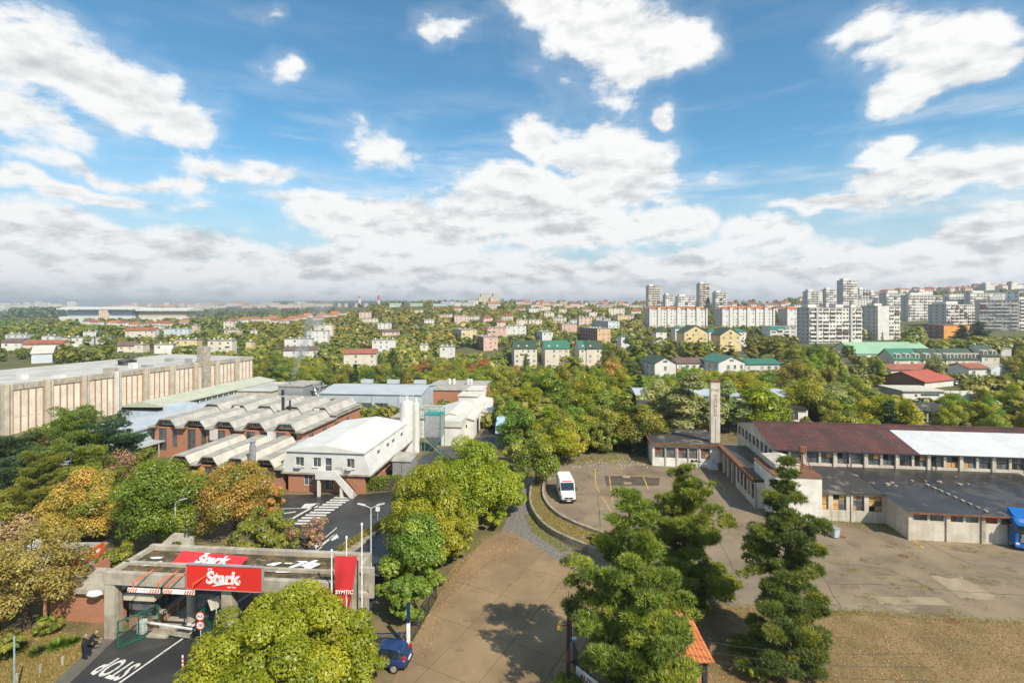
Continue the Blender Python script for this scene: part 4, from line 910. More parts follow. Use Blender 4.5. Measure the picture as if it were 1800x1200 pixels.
for k in range(14):
    f = k/14; x = x1+(x2-x1)*f; mb = MB(); mb.box(x, x+(x2-x1)/14-.005, -1.69, -.5, 2.6*(1-f)-.28, 2.6*(1-f)-.1); mb.build('step', m_conc, st)
for x in (x0+.25, FX.xat(600,-1.6)): mb = MB(); mb.box(x-.18, x+.18, -1.69, -1.3, 0, 2.4 if x < x1 else 1.4); mb.build('pillar', m_wpaint, st)
mb = MB(); mb.path([(x1-.6,-.5,3.6),(x1+.2,-.5,3.7),(x2,-.5,1.0)], .03); mb.build('handrail', m_dkmet, st)
for k, px in enumerate((603,612,627,633)):
    x, y = G(px, 866); o = thing('bollard', 'short yellow bollard at the foot of the annex stairs', 'bollard', (x, y, 0), 0, 'yellow bollards at the crossing')
    mb = MB(); mb.cyl((0,0,0),(0,0,.95),.07); mb.build('post', m_yel, o)
    if k in (0, 2): mb = MB(); mb.cyl((0,0,.75),(.55,0,.75),.05); mb.build('rail', m_yel, o)
# hedge
hp = [G(*p) for p in ((636,867),(704,858),(703,852),(640,860))]
rg_ = np.random.default_rng(88); n = 9000
hx0, hy0 = G(634, 866); hx1, hy1 = G(704, 861); u = rg_.random(n); vv = rg_.random(n); ww = rg_.random(n)**.6
P = np.stack([hx0+(hx1-hx0)*u, hy0+(hy1-hy0)*u+vv*1.5-.2, .1+ww*1.75], 1); P += rg_.normal(size=P.shape)*.05
V = leaves(rg_, P, rg_.normal(size=(n,3))+np.array([0,-.3,.6]), .17)
hd = thing('hedge', 'clipped green hedge beside the annex stairs', 'hedge', (0,0,0)); put('foliage', np_mesh('foliage', V, 4, L_FRESH, np.clip(.3+rg_.normal(size=n)*.15, 0, 1)), hd)
mb = MB(); mb.box(hx0+.2, hx1-.2, (hy0+hy1)/2+.1, (hy0+hy1)/2+.9, 0, 1.6); mb.build('stems', m_bark, hd)
# planting on the median
n = 3500; a = Vector(G(590, 971)); b = Vector(G(679, 915)); u = rg_.random(n)
P = np.stack([a.x+(b.x-a.x)*u+rg_.normal(size=n)*.25+.4, a.y+(b.y-a.y)*u+rg_.normal(size=n)*.2+.1, .15+rg_.random(n)*.4], 1)
struct(put('median_planting', np_mesh('median_planting', leaves(rg_, P, rg_.normal(size=(n,3))+np.array([0,0,.8]), .14), 4, L_OLIVE, np.clip(.5+rg_.normal(size=n)*.2, 0, 1))), 'stuff')
# ---------------------------------------------------------------- small plant buildings
x, y = G(688, 846); FZ = Fr(*at(690, 76.5), 5.); b_ = FZ.thing('metal_hut', 'small grey metal hut at the end of the hedge', 'hut')
wZ = FZ.xat(722); mb = MB(); mb.box(0, wZ, 0, 3.2, 0, 2.6); mb.build('wall', m_steel, b_); mb = MB(); mb.add([(-.2,-.2,2.62),(wZ+.2,-.2,2.62),(wZ+.2,3.4,3.0),(-.2,3.4,3.0),(-.2,-.2,2.55),(wZ+.2,-.2,2.55)], [(0,1,2,3),(4,5,1,0)]); mb.build('roof', m_shell, b_)
mb = MB(); mb.box(wZ*.5-.02, wZ*.5+.02, -.03, -.002, .1, 2.4); mb.build('door_seam', m_dkmet, b_)
for px, Y, r, zt, lab in ((715, 88.5, 1.15, 9.2, 'front white cylindrical silo with rail on top'), (731, 90.2, .65, 8.6, 'slim white silo behind the front silo')):
    s = thing('silo', lab, 'silo', (*at(px, Y), 0)); mb = MB(); mb.cyl((0,0,0),(0,0,zt),r,r,24); o = mb.build('shell', m_wpaint, s, smooth=False)
    mb = MB(); mb.cyl((0,0,zt),(0,0,zt+.3),r*.98,r*.25,24); mb.cyl((0,0,zt+.3),(0,0,zt+.95),.3,.3,10); mb.build('top_cone', m_wpaint, s)
    if r > 1:
        for k in range(10): a = k*.628; mb = MB(); mb.cyl((r*math.cos(a),r*math.sin(a),zt),(r*math.cos(a),r*math.sin(a),zt+1.0),.025); mb.build('rail_post', m_wpaint, s)
        mb = MB()
        for zz in (zt+.55, zt+1.0): mb.path([(r*math.cos(k*.628),r*math.sin(k*.628),zz) for k in range(11)], .022)
        mb.build('guard_rail', m_wpaint, s)
    else:
        mb = MB()
        for sx in (-.22,.22): mb.cyl((r+.25,sx,0),(r+.25,sx,zt+1.0),.03)
        for k in range(24): mb.cyl((r+.25,-.22,.4+k*.38),(r+.25,.22,.4+k*.38),.02)
        mb.build('ladder', m_wpaint, s)
        mb = MB()
        for k in range(9): mb.path([(r+.25+.38*math.sin(t),.4*math.cos(t),2.4+k*.8) for t in (0,.8,1.57,2.35,3.14)], .018)
        mb.build('ladder_cage', m_wpaint, s)
hp = thing('hopper', 'grey square hopper silo on a teal steel frame', 'hopper', (*at(764, 90.), 0), R(-8))
mb = MB(); mb.box(-1.35,1.35,-1.2,1.2,3.0,6.9); mb.build('bin', m_steel, hp)
mb = MB(); mb.add([(-1.35,-1.2,2.998),(1.35,-1.2,2.998),(1.35,1.2,2.998),(-1.35,1.2,2.998),(-.2,-.2,.9),(.2,-.2,.9),(.2,.2,.9),(-.2,.2,.9)], [(0,4,5,1),(1,5,6,2),(2,6,7,3),(3,7,4,0),(4,7,6,5)]); mb.build('cone', m_steel, hp)
for sx in (-1,1):
    for sy in (-1,1): mb = MB(); mb.cyl((sx*1.42,sy*1.28,0),(sx*1.42,sy*1.28,7.7),.06); mb.build('leg', m_teal, hp)
mb = MB(); mb.box(-1.5,1.5,-1.35,1.35,6.9,6.98)
for zz in (7.3,7.7): mb.path([(-1.42,-1.28,zz),(1.42,-1.28,zz),(1.42,1.28,zz),(-1.42,1.28,zz),(-1.42,-1.28,zz)], .03)
mb.build('top_rail', m_teal, hp)
mb = MB(); mb.path([(-1.42,-1.28,.2),(1.42,-1.28,2.6)], .05); mb.path([(1.42,-1.28,.2),(-1.42,-1.28,2.6)], .05); mb.build('brace', m_teal, hp)
def shed(name, label, px, Y, a, w, d, z0, z1, wallm, roofm, ridge='x', cat='shed', over=.25):
    fr = Fr(*at(px, Y), a); t = fr.thing(name, label, cat); mb = MB(); mb.box(0, w, 0, d, 0, z0-.01)
    if ridge == 'y': mb.add([(0,0,z0-.01),(w,0,z0-.01),(w/2,0,z1-.03)], [(0,1,2)])
    if ridge == 'x': mb.add([(w,0,z0-.01),(w,d,z0-.01),(w,d/2,z1-.03)], [(0,1,2)])
    mb.build('wall', wallm, t); mb = MB(); o = over
    if ridge == 'x': mb.extx([(-o,z0),(d/2,z1),(d+o,z0),(d+o,z0+.14),(d/2,z1+.14),(-o,z0+.14)], -o, w+o)
    elif ridge == 'y': mb.ext([(-o,z0),(w/2,z1),(w+o,z0),(w+o,z0+.14),(w/2,z1+.14),(-o,z0+.14)], -o, d+o)
    else: mb.box(-o, w+o, -o, d+o, z0, z1)
    mb.build('roof', roofm, t); return t, fr
m_paleroof = mat('pale_sheet_roof', (.62,.59,.53), .6, (.54,.51,.45), scale=.4)
t, fr = shed('white_shed', 'white gabled shed right of the hopper', 776, 94.5, 5., 3.6, 11.5, 3.5, 4.6, m_white, m_paleroof, 'n')
t, fr = shed('white_shed', 'long white shed with pale low-pitched roof behind the hopper', 752, 100., 5., 9., 13., 3.6, 5.0, m_white, m_paleroof, 'y')
for k in range(4): win(t, 4.3+k*.9, -.03, 2.2, .8, .55, 1, 1, m_frame)
mb = MB(); mb.box(9.003, 9.06, 4, 6.5, 0, 2.8); mb.build('door', m_dkmet, t)
t, fr = shed('white_shed', 'farther white shed beside the lane with the parked lorry', 826, 110., 8., 5.2, 17., 3.1, 3.4, m_white, m_paleroof, 'n')
win(t, 1.2, -.03, 1.8, 1.6, .6, 2, 1, m_frame); mb = MB(); mb.box(5.203, 5.26, 2, 3.1, 0, 2.1); mb.build('door', m_dkmet, t)
shed('white_shed', 'white boxy extension with flat roof above the farther sheds', 806, 117., 6., 4.4, 6., 5.2, 5.4, m_white, m_paleroof, 'n')
shed('white_shed', 'second white boxy extension at the right end of the grey flat roofs', 822, 122., 6., 3.6, 6., 5.8, 6.0, m_white, m_paleroof, 'n')
t, fr = shed('flat_works', 'wide grey flat-roofed works behind the silos', 690, 101., 7., 12.5, 13., 3.7, 3.9, m_white, m_shell, 'n', 'building')
for k in range(4): win(t, .6+k*1.0, -.03, 1.9, .9, 1.1, 1, 1, m_frame)
t, fr = shed('flat_works', 'grey flat-roofed works with rooftop tanks at the edge of the wood', 742, 128., 7., 14.5, 16., 4.9, 5.1, m_brick, m_shell, 'n', 'building')
for k, px in enumerate((790, 798, 823, 828)):
    x = fr.xat(px, 9); mb = MB(); mb.cyl((x,9,5.1),(x,9,6.5),.42,.42,12); mb.build('roof_tank', m_wpaint, t)
t, fr = shed('metal_hall', 'big blue-grey metal hall with grey roof behind the brick works', 563, 118., 5., 23.6, 15., 5.6, 6.6, m_bgrey, m_bgrey2, 'x', 'hall')
for k in range(7):
    win(t, 8.2+k*1.05+(.5 if k > 3 else 0), -.03, 2.6, 1.0, 1.1, 1, 1, m_frame)
for k in range(3): mb = MB(); x = 6+k*6.2; mb.box(x, x+.18, -.12, -.004, 0, 5.5); mb.build('downpipe', m_bgrey2, t)
for k in range(3): mb = MB(); mb.box(4+k*7, 7+k*7, 14.2, 15.4, 6.0, 6.9); mb.build('roof_monitor', m_bgrey2, t)
t, fr = shed('plant_room', 'grey panelled plant room with the smoking vent', 489, 119., 8., 6.2, 8., 7.2, 7.4, m_steel, m_shell, 'n', 'building')
mb = MB(); mb.box(.8, 1.5, -.05, -.003, 4.6, 6.4); mb.build('louvre', m_dkmet, t); mb = MB(); mb.cyl((2.2,2,7.4),(2.2,2,8.0),.5,.5,12); mb.build('vent', m_steel, t)
smx, smy = fr.w(2.2, 2.)
mb = MB(); rq = random.Random(12)
for k in range(8): a = Vector((6.5+rq.uniform(0,3),rq.uniform(0,5),rq.uniform(4,6))); mb.path([a, a+Vector((rq.uniform(-1,1.5),rq.uniform(-1,1),1.8)), a+Vector((rq.uniform(0,2),rq.uniform(-1,1),2.4))], .18)
mb.build('ducts', m_steel, t)
shed('flat_works', 'low flat roofed works left of the plant room', 405, 126., 8., 11., 14., 5.0, 5.2, m_cream, m_hallroof, 'n', 'building')
shed('flat_works', 'dark flat roof between the plant room and the brick works', 420, 110., 8., 18., 7.5, 5.2, 5.4, m_conc, m_shell, 'n', 'building')
# ---------------------------------------------------------------- entrance gate
FQ = Fr(*at(197, 39.6), 4.9)
gate = FQ.thing('gate_canopy', 'raw concrete gate canopy on square pillars with a mossy flat roof', 'canopy')
xR = FQ.xat(606); XC = [0., FQ.xat(402), xR]
def rough_box(mb, *a): mb.box(*a)
mb = MB(); mb.box(-.4, xR+.4, -.35, .05, 4.25, 5.2); mb.build('front_beam', m_conc, gate, bevel=.03)
mb = MB(); mb.box(-.4, xR+.4, 4.1, 4.5, 4.35, 5.2); mb.build('rear_beam', m_conc, gate, bevel=.03)
mb = MB(); mb.box(-.4, xR+.4, 1.5, 1.75, 4.82, 5.1); mb.build('rib_beam', m_conc, gate, bevel=.02)
for x in (-.4, xR): mb = MB(); mb.box(x, x+.4, .053, 4.097, 4.3, 5.1); mb.build('edge_beam', m_conc, gate)
mb = MB(); mb.box(.002, xR-.002, .053, 4.097, 4.3, 4.8); mb.build('roof_deck', m_moss, gate)
for i, x in enumerate(XC):
    mb = MB(); mb.box(x-.4, x+.42, -.3, .5, 0, 4.248); mb.build('pillar', m_conc, gate, bevel=.03)
    mb = MB(); mb.box(x-.3, x+.3, 3.6, 4.2, 0, 4.298); mb.build('pillar', m_conc, gate, bevel=.03)
mb = MB(); mb.cyl((4.6,2.6,0),(4.6,2.6,4.29),.38,.38,14); mb.build('round_pillar', m_conc, gate)
mb = MB(); mb.box(2.2, 3.0, 4.503, 5.0, 0, 5.7); mb.build('corner_pier', m_conc, gate)
mb = MB(); mb.ext([(-.38,4.5),(1.3,6.0),(2.2,6.0),(2.2,5.5),(1.5,5.4),(.5,4.5)], 4.503, 4.9); mb.build('raking_beam', m_conc, gate)
mb = MB(); mb.cyl((2.4,4.7,5.7),(2.4,4.7,6.9),.04); mb.cyl((2.7,4.7,5.7),(2.7,4.7,6.6),.04); mb.build('roof_post', m_dkmet, gate)
py_ = FQ.xat(640, .8)
mb = MB(); mb.box(xR+.45, xR+1.0, .1, .7, 0, 6.7); mb.build('pylon', m_conc, gate, bevel=.03)
mb = MB(); mb.box(xR+1.01, xR+2.1, .2, .5, 3.9, 4.25); mb.box(xR+1.01, xR+2.1, .2, .5, 5.75, 6.1); mb.box(xR+1.75, xR+2.1, .2, .5, 4.25, 5.75); mb.build('concrete_frame', m_conc, gate)
# peeling white paper on the roof
rq = random.Random(21)
for k in range(20):
    px, py = (rq.uniform(480,560), rq.uniform(985,1006)) if k < 18 else (rq.uniform(225,300), rq.uniform(972,1000))
    z = 4.83 if k % 2 else 4.84; x, y = G(px, py, z); s_ = rq.uniform(.2,.75); a = rq.uniform(-.5,.9)
    mb = MB(); pts = [(s_*1.4*math.cos(t)*rq.uniform(.4,1.), s_*.5*math.sin(t)*rq.uniform(.4,1.), .01+.03*rq.random()) for t in [i*.9 for i in range(7)]]
    mb.poly([(p[0]*math.cos(a)-p[1]*math.sin(a), p[0]*math.sin(a)+p[1]*math.cos(a), p[2]) for p in pts])
    o = mb.build('paper_scrap', m_signw); o.location = (x, y, 4.85+k*.0021); tag(o, 'torn white scrap on the mossy canopy roof', 'scrap', 'scraps on the canopy roof')
def heart(mb, cx, cz, s, y0, y1, m=0):
    pts = []
    for i in range(20):
        t = 2*math.pi*i/20; pts.append((cx+s*.06*16*math.sin(t)**3, cz+s*.06*(13*math.cos(t)-5*math.cos(2*t)-2*math.cos(3*t)-math.cos(4*t))))
    mb.ext(pts, y0, y1, m)
def ribbon(mb, pts, wd, y0, y1):
    P = [Vector((a, 0, b)) for a, b in pts]
    for i in range(len(P)-1):
        d = (P[i+1]-P[i]).normalized(); n = Vector((-d.z, 0, d.x)); w0 = wd*(1-abs(2*(i/(len(P)-1))-1)**3*.7); w1 = wd*(1-abs(2*((i+1)/(len(P)-1))-1)**3*.7)
        q = [P[i]+n*w0, P[i+1]+n*w1, P[i+1]-n*w1, P[i]-n*w0]
        mb.add([(v.x, y0, v.z) for v in q]+[(v.x, y1, v.z) for v in q], [(0,1,2,3),(7,6,5,4),(0,4,5,1),(1,5,6,2),(2,6,7,3),(3,7,4,0)])
# main sign
xs0, xs1 = FQ.xat(329,-.55), FQ.xat(461,-.55); wS_ = xs1-xs0; zs0 = FQ.zat(1032,xs0,-.6)-.05; zs1 = zs0+1.78
sign = FQ.thing('signboard', 'red signboard with white Štark lettering on the front of the canopy', 'sign')
mb = MB(); mb.box(xs0, xs1, -.62, -.40, zs0, zs1); mb.build('board', m_red, sign)
mb = MB(); mb.box(xs0-.04, xs1+.04, -.66, -.38, zs1, zs1+.05); mb.box(xs0-.04, xs1+.04, -.66, -.38, zs0-.05, zs0); mb.box(xs0-.05, xs0, -.66, -.38, zs0, zs1); mb.box(xs1, xs1+.05, -.66, -.38, zs0, zs1); mb.build('edge_frame', m_steel, sign)
me = text_mesh('Stark', 1.28, .045, .12, .01, .95); me.materials.append(m_signw)
cx, cz = xs0+wS_*.475, zs0+.86; o = put('lettering', me, sign, (cx, -.632, cz)); o.rotation_euler = (R(90), 0, R(0))
mb = MB(); heart(mb, cx-.93, cz+.62, .17, -.66, -.628); mb.build('heart', m_signw, sign)
mb = MB(); heart(mb, cx-.93, cz+.63, .10, -.668, -.661); mb.build('heart_smile', m_red, sign)
mb = MB(); ribbon(mb, [(cx-.75+.2*i, cz-.58+.10*math.sin(i*.42)+.012*i*i*.4) for i in range(10)], .055, -.65, -.628); ribbon(mb, [(cx+1.0,cz-.25),(cx+1.25,cz-.32),(cx+1.42,cz-.25),(cx+1.36,cz-.08),(cx+1.2,cz-.12)], .05, -.65, -.628); mb.build('swash', m_signw, sign)
me = text_mesh('OD 1922', .17, .004, 0, .004); me.materials.append(m_signw); o = put('lettering', me, sign, (cx+.75, -.632, cz-.62)); o.rotation_euler = (R(90), 0, 0)
# banner lying on the roof
bn = FQ.thing('roof_banner', 'red Štark banner lying tilted on the canopy roof', 'banner')
c4 = [G(300,990,4.95), G(420,996,4.95), G(437,979,5.25), G(322,968,5.25)]
inv = lambda p: ((p[0]-FQ.x)*FQ.c-(p[1]-FQ.y)*FQ.s, (p[0]-FQ.x)*FQ.s+(p[1]-FQ.y)*FQ.c)
l4 = [inv(p) for p in c4]; zz = [4.95,4.95,5.3,5.3]
mb = MB(); mb.add([(l4[i][0], l4[i][1], zz[i]) for i in range(4)]+[(l4[i][0], l4[i][1], zz[i]-.05) for i in range(4)], [(0,1,2,3),(7,6,5,4),(0,4,5,1),(1,5,6,2),(2,6,7,3),(3,7,4,0)]); mb.build('cloth', m_redf, bn)
me = text_mesh('Štark', 1.25, .05, .1, .006); me.materials.append(m_signw)
ctr = Vector(((l4[0][0]+l4[2][0])/2+.2, (l4[0][1]+l4[2][1])/2, 5.15)); o = put('lettering', me, bn, ctr); o.rotation_euler = (math.atan2(.35, l4[3][1]-l4[0][1]), 0, 0)
# height-limit bars hanging from the beam
def stripes(parent, x0, x1, y, z, h=.30, n=8):
    mb = MB(); mb.box(x0, x1, y, y+.1, z, z+h); mb.build('bar', m_signw, parent); L = x1-x0
    for (a, b) in ((0,.30),(.68,1.)):
        for k in range(4):
            u = x0+L*(a+(b-a)*k/4); q = L*(b-a)/8
            mb = MB(); mb.add([(u,y-.005,z+.003),(u+q,y-.005,z+.003),(u+q+.12,y-.005,z+h-.003),(u+.12,y-.005,z+h-.003)], [(0,1,2,3)]); mb.build('stripe', m_orangep, parent)
for a, b_, dz, lab in ((224,280,0,'left red and white height-limit bar hanging under the canopy'),(286,341,-.1,'right red and white height-limit bar hanging under the canopy')):
    hb = FQ.thing('height_bar', lab, 'barrier'); xa, xb = FQ.xat(a,-1.3), FQ.xat(b_,-1.3); z = FQ.zat(1040,xa,-1.3)+dz; stripes(hb, xa, xb, -1.3, z)
    for xx in (xa+.4, xb-.15):
        mb = MB(); mb.path([(xx,-1.25,z+.3),(xx,-1.25,z+.75),(xx+.9,-.36,z+1.25)], .05); mb.build('bracket', m_orangep, hb)
# guard house
gh = FQ.thing('guard_house', 'brick guard house with flat roof tucked under the left end of the canopy', 'hut')
xl = FQ.xat(92, 1.8)
mb = MB(); mb.box(xl, -.45, 1.6, 1.85, 0, 2.5); mb.box(xl, xl+.25, 1.85, 7, 0, 2.5); mb.build('brick_wall', m_brick, gh)
mb = MB(); mb.box(xl-.4, -.42, 1.2, 4.6, 2.503, 2.85); mb.build('roof', m_conc, gh)
mb = MB(); mb.box(.5, 2.6, 1.0, 6.5, 0, 1.0); mb.build('booth_wall', m_brick, gh)
mb = MB(); mb.box(.3, 2.9, .7, 6.6, 2.5, 3.0); mb.build('booth_roof', m_cream, gh)
mb = MB(); mb.box(2.55, 2.95, .9, 6.5, 1.003, 1.2); mb.build('counter', m_conc, gh)
for k in range(4): win(gh, 2.55, 1.05+k*1.35, 1.21, 1.3, 1.28, 2, 1, m_frame, rz=R(90))
for k in range(1): win(gh, .55, 1.05, 1.05, 1.9, 1.42, 2, 1, m_frame)
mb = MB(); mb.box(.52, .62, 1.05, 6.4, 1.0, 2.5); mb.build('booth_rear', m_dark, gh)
dx_, dy_ = FQ.w(FQ.xat(168,1.2), 1.1); dish = thing('round_lamp', 'white rounded floodlight bowl on the guard house wall', 'lamp', (dx_, dy_, 2.4))
mb = MB(); pr = [(0,.0),(.42,.05),(.62,.22),(.5,.42),(0,.5)]; N_ = 12
mb.v = [(r_*math.cos(6.283*i/N_), r_*.6*math.sin(6.283*i/N_), z_) for r_, z_ in pr for i in range(N_)]; mb.f = [(j*N_+i, j*N_+(i+1)%N_, (j+1)*N_+(i+1)%N_, (j+1)*N_+i) for j in range(4) for i in range(N_)]; mb.m = [0]*len(mb.f); mb.build('bowl', m_signw, dish)
mb = MB(); mb.cyl((0,.2,.2),(0,.55,.1),.05); mb.build('arm', m_pole, dish)
# barrier, gate leaves, signs
bx_, by_ = G(250, 1112); bar = thing('boom_barrier', 'white boom barrier lowered across the lane under the canopy', 'barrier', (bx_, by_, 0), R(-12))
mb = MB(); mb.box(-.3,.3,-.25,.25,0,1.05); mb.build('cabinet', m_signw, bar, bevel=.08)
mb = MB(); mb.box(.3,4.6,-.05,.05,.86,.97); mb.build('arm', m_signw, bar)
mb = MB(); mb.box(1.0,4.4,-.02,.02,.18,.55); mb.build('skirt', m_conc, bar)
for px, py, w_, rz, lab in ((206,1140,2.7,52,'open green mesh gate leaf beside the left pillar'),(344,1126,1.5,80,'green gate leaf half hidden by the foreground tree')):
    gx, gy = G(px, py); g_ = thing('gate_leaf', lab, 'gate', (gx, gy, .05), R(rz))
    mb = MB(); hh = 2.0
    mb.box(0,.08,-.04,.04,0,hh); mb.box(w_-.08,w_,-.04,.04,0,hh); mb.box(.08,w_-.08,-.04,.04,0,.08); mb.box(.08,w_-.08,-.04,.04,hh-.08,hh); mb.box(w_/2-.04,w_/2+.04,-.04,.04,.08,hh-.08); mb.build('frame', m_green, g_)
    mb = MB(); k = 0
    while .1+k*.09 < w_-.1: mb.box(.1+k*.09,.112+k*.09,-.006,.006,.08,hh-.08); k += 1
    for k in range(9): mb.box(.08,w_-.08,-.008,.008,.2+k*.2,.212+k*.2)
    o = mb.build('wire_mesh', m_green, g_); o['kind'] = 'stuff'
mb = MB()
for k in range(3): mb.path([(2.9,2.0+k*1.2,0),(2.9,2.0+k*1.2,1.0)], .03)
mb.path([(2.9,2.0,1.0),(2.9,4.4,1.0)], .03); mb.path([(2.9,2.0,.55),(2.9,4.4,.55)], .02)
tr_ = FQ.thing('pedestrian_rail', 'steel handrail on the walkway beside the guard booth', 'railing'); mb.build('rail', m_steel, tr_)
mb = MB(); mb.box(2.65, 4.3, .2, 6, 0, .15); mb.build('walkway', m_conc, tr_)
def disc(mb, c, r, y0, y1, n=20, m=0): mb.ext([(c[0]+r*math.cos(6.283*i/n), c[1]+r*math.sin(6.283*i/n)) for i in range(n)], y0, y1, m)
rx, ry = G(352, 1140); rs = thing('road_sign', 'pair of round red-rimmed limit signs on one post at the barrier', 'sign', (rx, ry, 0))
mb = MB(); mb.cyl((0,.06,0),(0,.06,2.75),.035); mb.build('post', m_pole, rs)
for z, tx in ((2.45,'4.3'),(1.78,'10')):
    mb = MB(); disc(mb, (0,z), .33, -.02, .0); o = mb.build('sign_rim', m_red, rs); mb = MB(); disc(mb, (0,z), .255, -.026, -.021); mb.build('sign_face', m_signw, o)
    me = text_mesh(tx, .3, .006, 0, .002); me.materials.append(m_dkmet); q = put('lettering', me, o, (0,-.031,z)); q.rotation_euler = (R(90),0,0)
rx, ry = at(378, 39.3); rs = thing('road_sign', 'square sign seen from its pale back beside the middle pillar', 'sign', (rx, ry, 0), R(18))
mb = MB(); mb.cyl((.1,-.05,0),(.1,-.05,3.0),.04); mb.build('post', m_pole, rs)
mb = MB(); mb.box(-.42,.42,0,.03,-.45,.45); o = mb.build('plate', m_cream, rs, bevel=.08); o.location = (0,.02,2.8); o.rotation_euler = (0, R(-16), 0)
rx, ry = G(321, 1172); dl = thing('delineator', 'red and white striped marker post on the gate lane', 'post', (rx, ry, 0))
for k in range(6): mb = MB(); mb.cyl((0,0,k*.14),(0,0,k*.14+.139),.06,.06,10); mb.build('band', m_orangep if k % 2 == 0 else m_signw, dl)
# boards behind the guard house
def board(lab, a, b, z0, z1, m, text=None):
    a = Vector(a); b = Vector(b); L = (b-a).length; rz = math.atan2(b.y-a.y, b.x-a.x); t = thing('fence_board', lab, 'board', (a.x, a.y, 0), rz)
    mb = MB(); mb.box(0, L, -.05, .05, z0, z1); mb.build('panel', m, t)
    for f in (.08,.5,.97): mb = MB(); mb.box(L*f-.08, L*f+.08, .052, .2, 0, z1-.1); mb.build('post', m_orange, t)
    if text:
        me = text_mesh(text, .62, .01, 0, .004); me.materials.append(m_signw); o = put('lettering', me, t, (L*.62,-.056,(z0+z1)/2)); o.rotation_euler = (R(90),0,0)
        mb = MB(); heart(mb, L*.88, (z0+z1)/2, .26, -.07, -.052); mb.build('heart', m_signw, t)
    return t
board('long red fence board with white lettering and a heart, left of the gate', G(72,1018,4.2), G(183,951,4.2), 3.2, 4.2, m_orangep, 'TU')
board('plain white fence board behind the golden tree', G(-20,992,3.6), G(72,944,3.6), 2.2, 3.6, m_signw)
x, y = at(40, 46.); mb = MB(); mb.box(-6,4,0,3,0,2.3); o = mb.build('low_shed_wall', m_conc); 
sh3 = thing('low_shed', 'low grey shed roof behind the red fence board', 'shed', (x, y+1, 0), R(0)); o.parent = sh3; mb = MB(); mb.box(-6.3,4.3,-.3,3.3,2.303,2.45); mb.build('roof', m_shell, sh3)
# ---------------------------------------------------------------- lamps, flagpoles, posts
def lamp(lab, px, pyb, pyt):
    x, y = G(px, pyb); h = H-(pyt-Y0)/F*y; t = thing('street_lamp', lab, 'lamp', (x, y, 0))
    mb = MB(); mb.cyl((0,0,0),(0,0,h),.09,.055,10); mb.build('pole', m_pole, t)
    for s in (-1,1):
        mb = MB(); mb.cyl((0,0,h-.05),(s*.55,0,h+.22),.035); mb.build('arm', m_pole, t)
        mb = MB(); mb.add([(s*.5,-.12,h+.2),(s*1.2,-.1,h+.36),(s*1.2,.1,h+.36),(s*.5,.12,h+.2),(s*.5,-.1,h+.28),(s*1.15,-.08,h+.42),(s*1.15,.08,h+.42),(s*.5,.1,h+.28)], [(0,1,2,3),(4,5,6,7),(0,1,5,4),(1,2,6,5),(2,3,7,6),(3,0,4,7)]); mb.build('lamp_head', m_pole, t)
lamp('tall double-armed street lamp in front of the bright green tree', 308, 975, 882)
lamp('tall double-armed street lamp at the median by the crossing', 652, 1050, 892)
x, y = G(664, 914); t = thing('road_sign', 'small white-backed sign on a thin post by the median', 'sign', (x, y, 0)); mb = MB(); mb.cyl((0,0,0),(0,0,1.5),.03); mb.build('post', m_pole, t); mb = MB(); mb.box(-.25,.25,-.03,0,1.1,1.65); mb.build('plate', m_signw, t)
poles = []
for px, pyt, lab in ((583,968,'left white flagpole beside the canopy'),(609,945,'middle white flagpole carrying the red flag'),(636,922,'tallest white flagpole at the right of the canopy')):
    x, y = at(px, 37.4); h = H-(pyt-Y0)/F*37.4; t = thing('flagpole', lab, 'flagpole', (x, y, 0)); mb = MB(); mb.cyl((0,0,0),(0,0,h),.065,.045,10); mb.build('pole', m_signw, t)
    mb = MB(); mb.cyl((0,0,h),(0,0,h+.14),.09,.05,8); mb.build('finial', m_signw, t)
x, y = at(588, 37.3); fg = thing('flag', 'hanging red flag with white lettering between the flagpoles', 'flag', (x, y, 0)); mb = MB(); n_ = 10; pts = []
for j in range(13):
    for i in range(n_+1):
        f = i/n_; z = 7.4-j*.34; wd = 1.66-.05*j; pts.append((f*wd, .14*math.sin(f*7+j*.3)*(.3+j*.05), z))
mb.add(pts, [(j*(n_+1)+i, j*(n_+1)+i+1, (j+1)*(n_+1)+i+1, (j+1)*(n_+1)+i) for j in range(12) for i in range(n_)]); mb.build('cloth', m_redf, fg, smooth=True)
me = text_mesh('SYMTIC', .38, .012, .1, .003); me.materials.append(m_signw); o = put('lettering', me, fg, (.78,-.24,4.9)); o.rotation_euler = (R(90),0,0)
x, y = G(25, 1240); t = thing('post', 'thin pale blue post at the lower left of the verge', 'post', (x, y, 0)); mb = MB(); mb.cyl((0,0,0),(0,0,H-(1117-Y0)/F*y),.05); mb.build('pole', mat('pale_blue', (.30,.42,.46), .5), t)
for k, (px, py) in enumerate(((110,1170),(71,1184),(30,1200))):
    x, y = G(px, py); mb = MB(); mb.box(-.06,.06,-.06,.06,0,.65); o = mb.build('kerb_post', m_conc); o.location = (x, y, .02); tag(o, ['short concrete post nearest the guards on the verge','short concrete post in the middle of the verge edge','short concrete post farthest from the guards on the verge edge'][k], 'post')
m_navy = mat('navy_paint', (.012,.035,.11), .4, scale=2.)
x, y = G(718, 1140); t = thing('marker_post', 'square post painted blue above and white below at the road edge', 'post', (x, y, 0))
mb = MB(); mb.box(-.12,.12,-.12,.12,0,2.0); mb.build('white_part', m_signw, t); mb = MB(); mb.box(-.118,.118,-.118,.118,2.0,3.45); mb.build('blue_part', m_navy, t)
